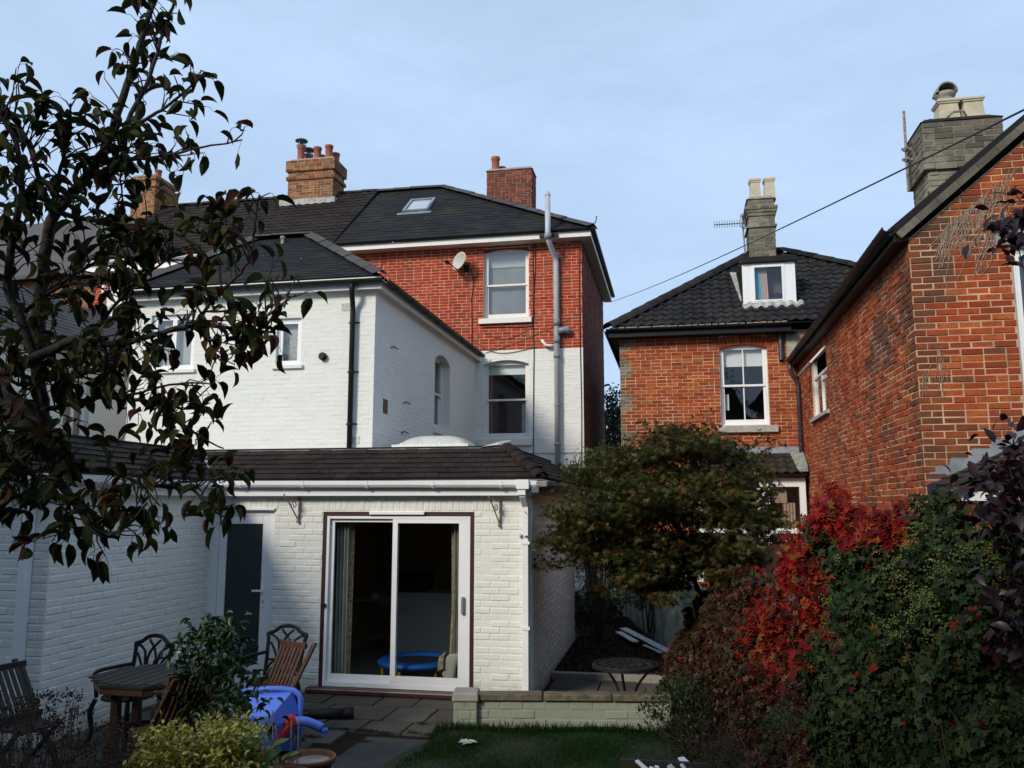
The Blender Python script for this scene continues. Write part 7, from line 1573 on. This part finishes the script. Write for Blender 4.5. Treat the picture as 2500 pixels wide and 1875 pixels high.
# weeds and dry grass in the border
dgr = thing('dry_grass', 'straggly dry stalks in the dark border below the ivy', 'grass', (.9, 7, GZ)); mb = MB()
for k in range(300):
    y = hr.uniform(5.6, 8.4); x = hr.uniform(-.1, 1.0)+(8.4-y)*.16; h = hr.uniform(.1, .5); p = np.array([x, y, GZ]); q = p+(hr.normal(0, .25), hr.normal(0, .2), h); mb.tube([p, (p+q)/2+hr.normal(0, .04, 3)+(0, 0, .05), q], [.002, .0018, .001], 3, cap=False)
mb.build('stalks', 'dry_stem', dgr, kind='stuff'); n = 5000; C2 = np.c_[hr.uniform(-.2, 1.1, n), hr.uniform(5.4, 8.9, n), GZ+np.abs(hr.normal(0, .05, n))]; C2[:, 0] += (8.6-C2[:, 1])*.16; u, v, w = rotmats(n, (0, -.2, 1), .6); leaves('leaf_litter', 'dry_leaf', dgr, C2, u, v, w, hr.uniform(.02, .05, n), OVATE)
# grass
n = 60000; X = hr.uniform(-2.42, .75, n); Y = hr.uniform(6.4, 8.75, n); keep = (X > -2.40+.05*np.sin(Y*5)) & (Y < 8.48+.13*(X+2.4)) & ((X < .05+(8.4-Y)*.14) | (hr.random(n) < .25)); X, Y = X[keep], Y[keep]; n = len(X); C = np.c_[X, Y, np.full(n, GZ+.005)]
D = hr.normal(0, .45, (n, 3)); D[:, 2] = 1; u, v, w = frames(D, hr.normal(0, .8, (n, 3))); rv = np.clip(.45+.25*np.sin(X*3+Y*2)+hr.normal(0, .2, n)+.5*np.clip((X+.3)/.8, 0, 1), 0, .999)
tag(leaves('lawn_grass', 'grass_blade', None, C, u, v, w, hr.uniform(.025, .055, n)*(1+1.3*np.exp(-((Y-8.45-.13*(X+2.4))/.07)**2)), ([(-.05, 0, 0), (.05, 0, 0), (.03, .6, .05), (0, 1, .15)], [(0, 1, 2, 3)]), seedr=rv), 'short dark green grass of the lawn', 'grass')
# weeds in the slab joints
pj = np.array([onZ(x, y, GZ+.004) for x, y in ((935, 1790), (905, 1786), (880, 1784), (1010, 1790), (1030, 1768), (800, 1780), (840, 1782), (760, 1800), (890, 1812), (1050, 1795))]); n = 1500; C = pj[hr.integers(0, len(pj), n)]+np.c_[hr.normal(0, .05, n), hr.normal(0, .014, n), np.zeros(n)]; D = hr.normal(0, .6, (n, 3)); D[:, 2] = .8; u, v, w = frames(D, hr.normal(0, .8, (n, 3)))
tag(leaves('patio_weeds', 'grass_blade', None, C, u, v, w, hr.uniform(.015, .04, n), ([(-.06, 0, 0), (.06, 0, 0), (.03, .6, .05), (0, 1, .15)], [(0, 1, 2, 3)])), 'small green weeds growing in the joints of the patio slabs', 'weeds')
# bare creeper stems on the brick gable
cs_ = thing('dead_creeper', 'leafless grey creeper stems clinging to the brick gable', 'climber', pag.pt(3.3, 4.9)); mb = MB(); r_ = random.Random(9)
for k in range(120):
    x = r_.uniform(2300, 2480); y = 480+r_.uniform(-90, 120)-(x-2390)*.25
    if y < 590-(x-2219)*.84+25: y = 590-(x-2219)*.84+40
    p = pag.px(x, y); L_ = r_.uniform(.12, .5); sl_ = r_.gauss(.30, .28); pts = [pag.pt(p[0]-sl_*L_*f+r_.gauss(0, .012), p[1]-L_*f, .014) for f in (0, .35, .7, 1)]; mb.tube(spline(pts, 3), .0035, 4, cap=False)
for k in range(14):
    x = r_.uniform(2250, 2320); y = r_.uniform(840, 920); p = pag.px(x, y); mb.tube(spline([pag.pt(p[0], p[1], .014), pag.pt(p[0]-.03, p[1]-.12, .014), pag.pt(p[0]-.02+r_.gauss(0, .03), p[1]-.25, .014)], 3), .003, 4, cap=False)
mb.build('stems', 'creeper_stem', cs_, kind='stuff')
# ---- unseen hedges and trees added round the viewpoint to shade the garden
def shade_hedge(label, a, b, h, wd, n, seed):
    r = np.random.default_rng(seed); a = np.array(a, float); b = np.array(b, float); d = b-a; Ln = np.linalg.norm(d); d = d/Ln; nn = np.array([d[1], -d[0], 0]); t = thing('added_shade_hedge', label, 'hedge', (a+b)/2, 'unseen hedges added for shade')
    mb = MB(); k = int(Ln/.5); vs = []; fs = []
    for i in range(k+1):
        hh = h*(.80+.12*math.sin(i*.9)+.06*r.random()); p = a+d*Ln*i/k
        vs += [p-nn*wd*.4+(0, 0, GZ), p-nn*wd*.35+(0, 0, hh), p+nn*wd*.35+(0, 0, hh), p+nn*wd*.4+(0, 0, GZ)]
    for i in range(k):
        for q in range(3): fs.append((i*4+q, i*4+4+q, i*4+5+q, i*4+1+q))
    mb.add(vs, fs); mb.build('blocking_core', 'hedge_leaf', t)
    f = r.random(n)*Ln; C = a+d*f[:, None]+nn*r.uniform(-wd*.55, wd*.55, n)[:, None]; C[:, 2] = GZ+r.random(n)**.7*h*(.95+.12*np.sin(f*1.8)); u, v, w = rotmats(n, (0, 0, 1), 1.0, rng=r); leaves('foliage', 'hedge_leaf', t, C, u, v, w, r.uniform(.12, .22, n), OVATE)
ADDED_HEDGES = [('tall green hedge along the left side of the garden behind the viewer', (-9.6, -6, 0), (-8.6, 4.4, 0), 6.3, 1.4, 9000, 5), ('row of tall leafy trees across the garden end behind the viewer', (-16, -6.0, 0), (7, -5.0, 0), 8.6, 2.4, 14000, 6), ('tall shrubs of the next garden to the right behind the viewer', (3.9, -4.5, 0), (4.9, 5.0, 0), 6.0, 1.4, 7000, 8)]
for h_ in ADDED_HEDGES: shade_hedge(*h_)
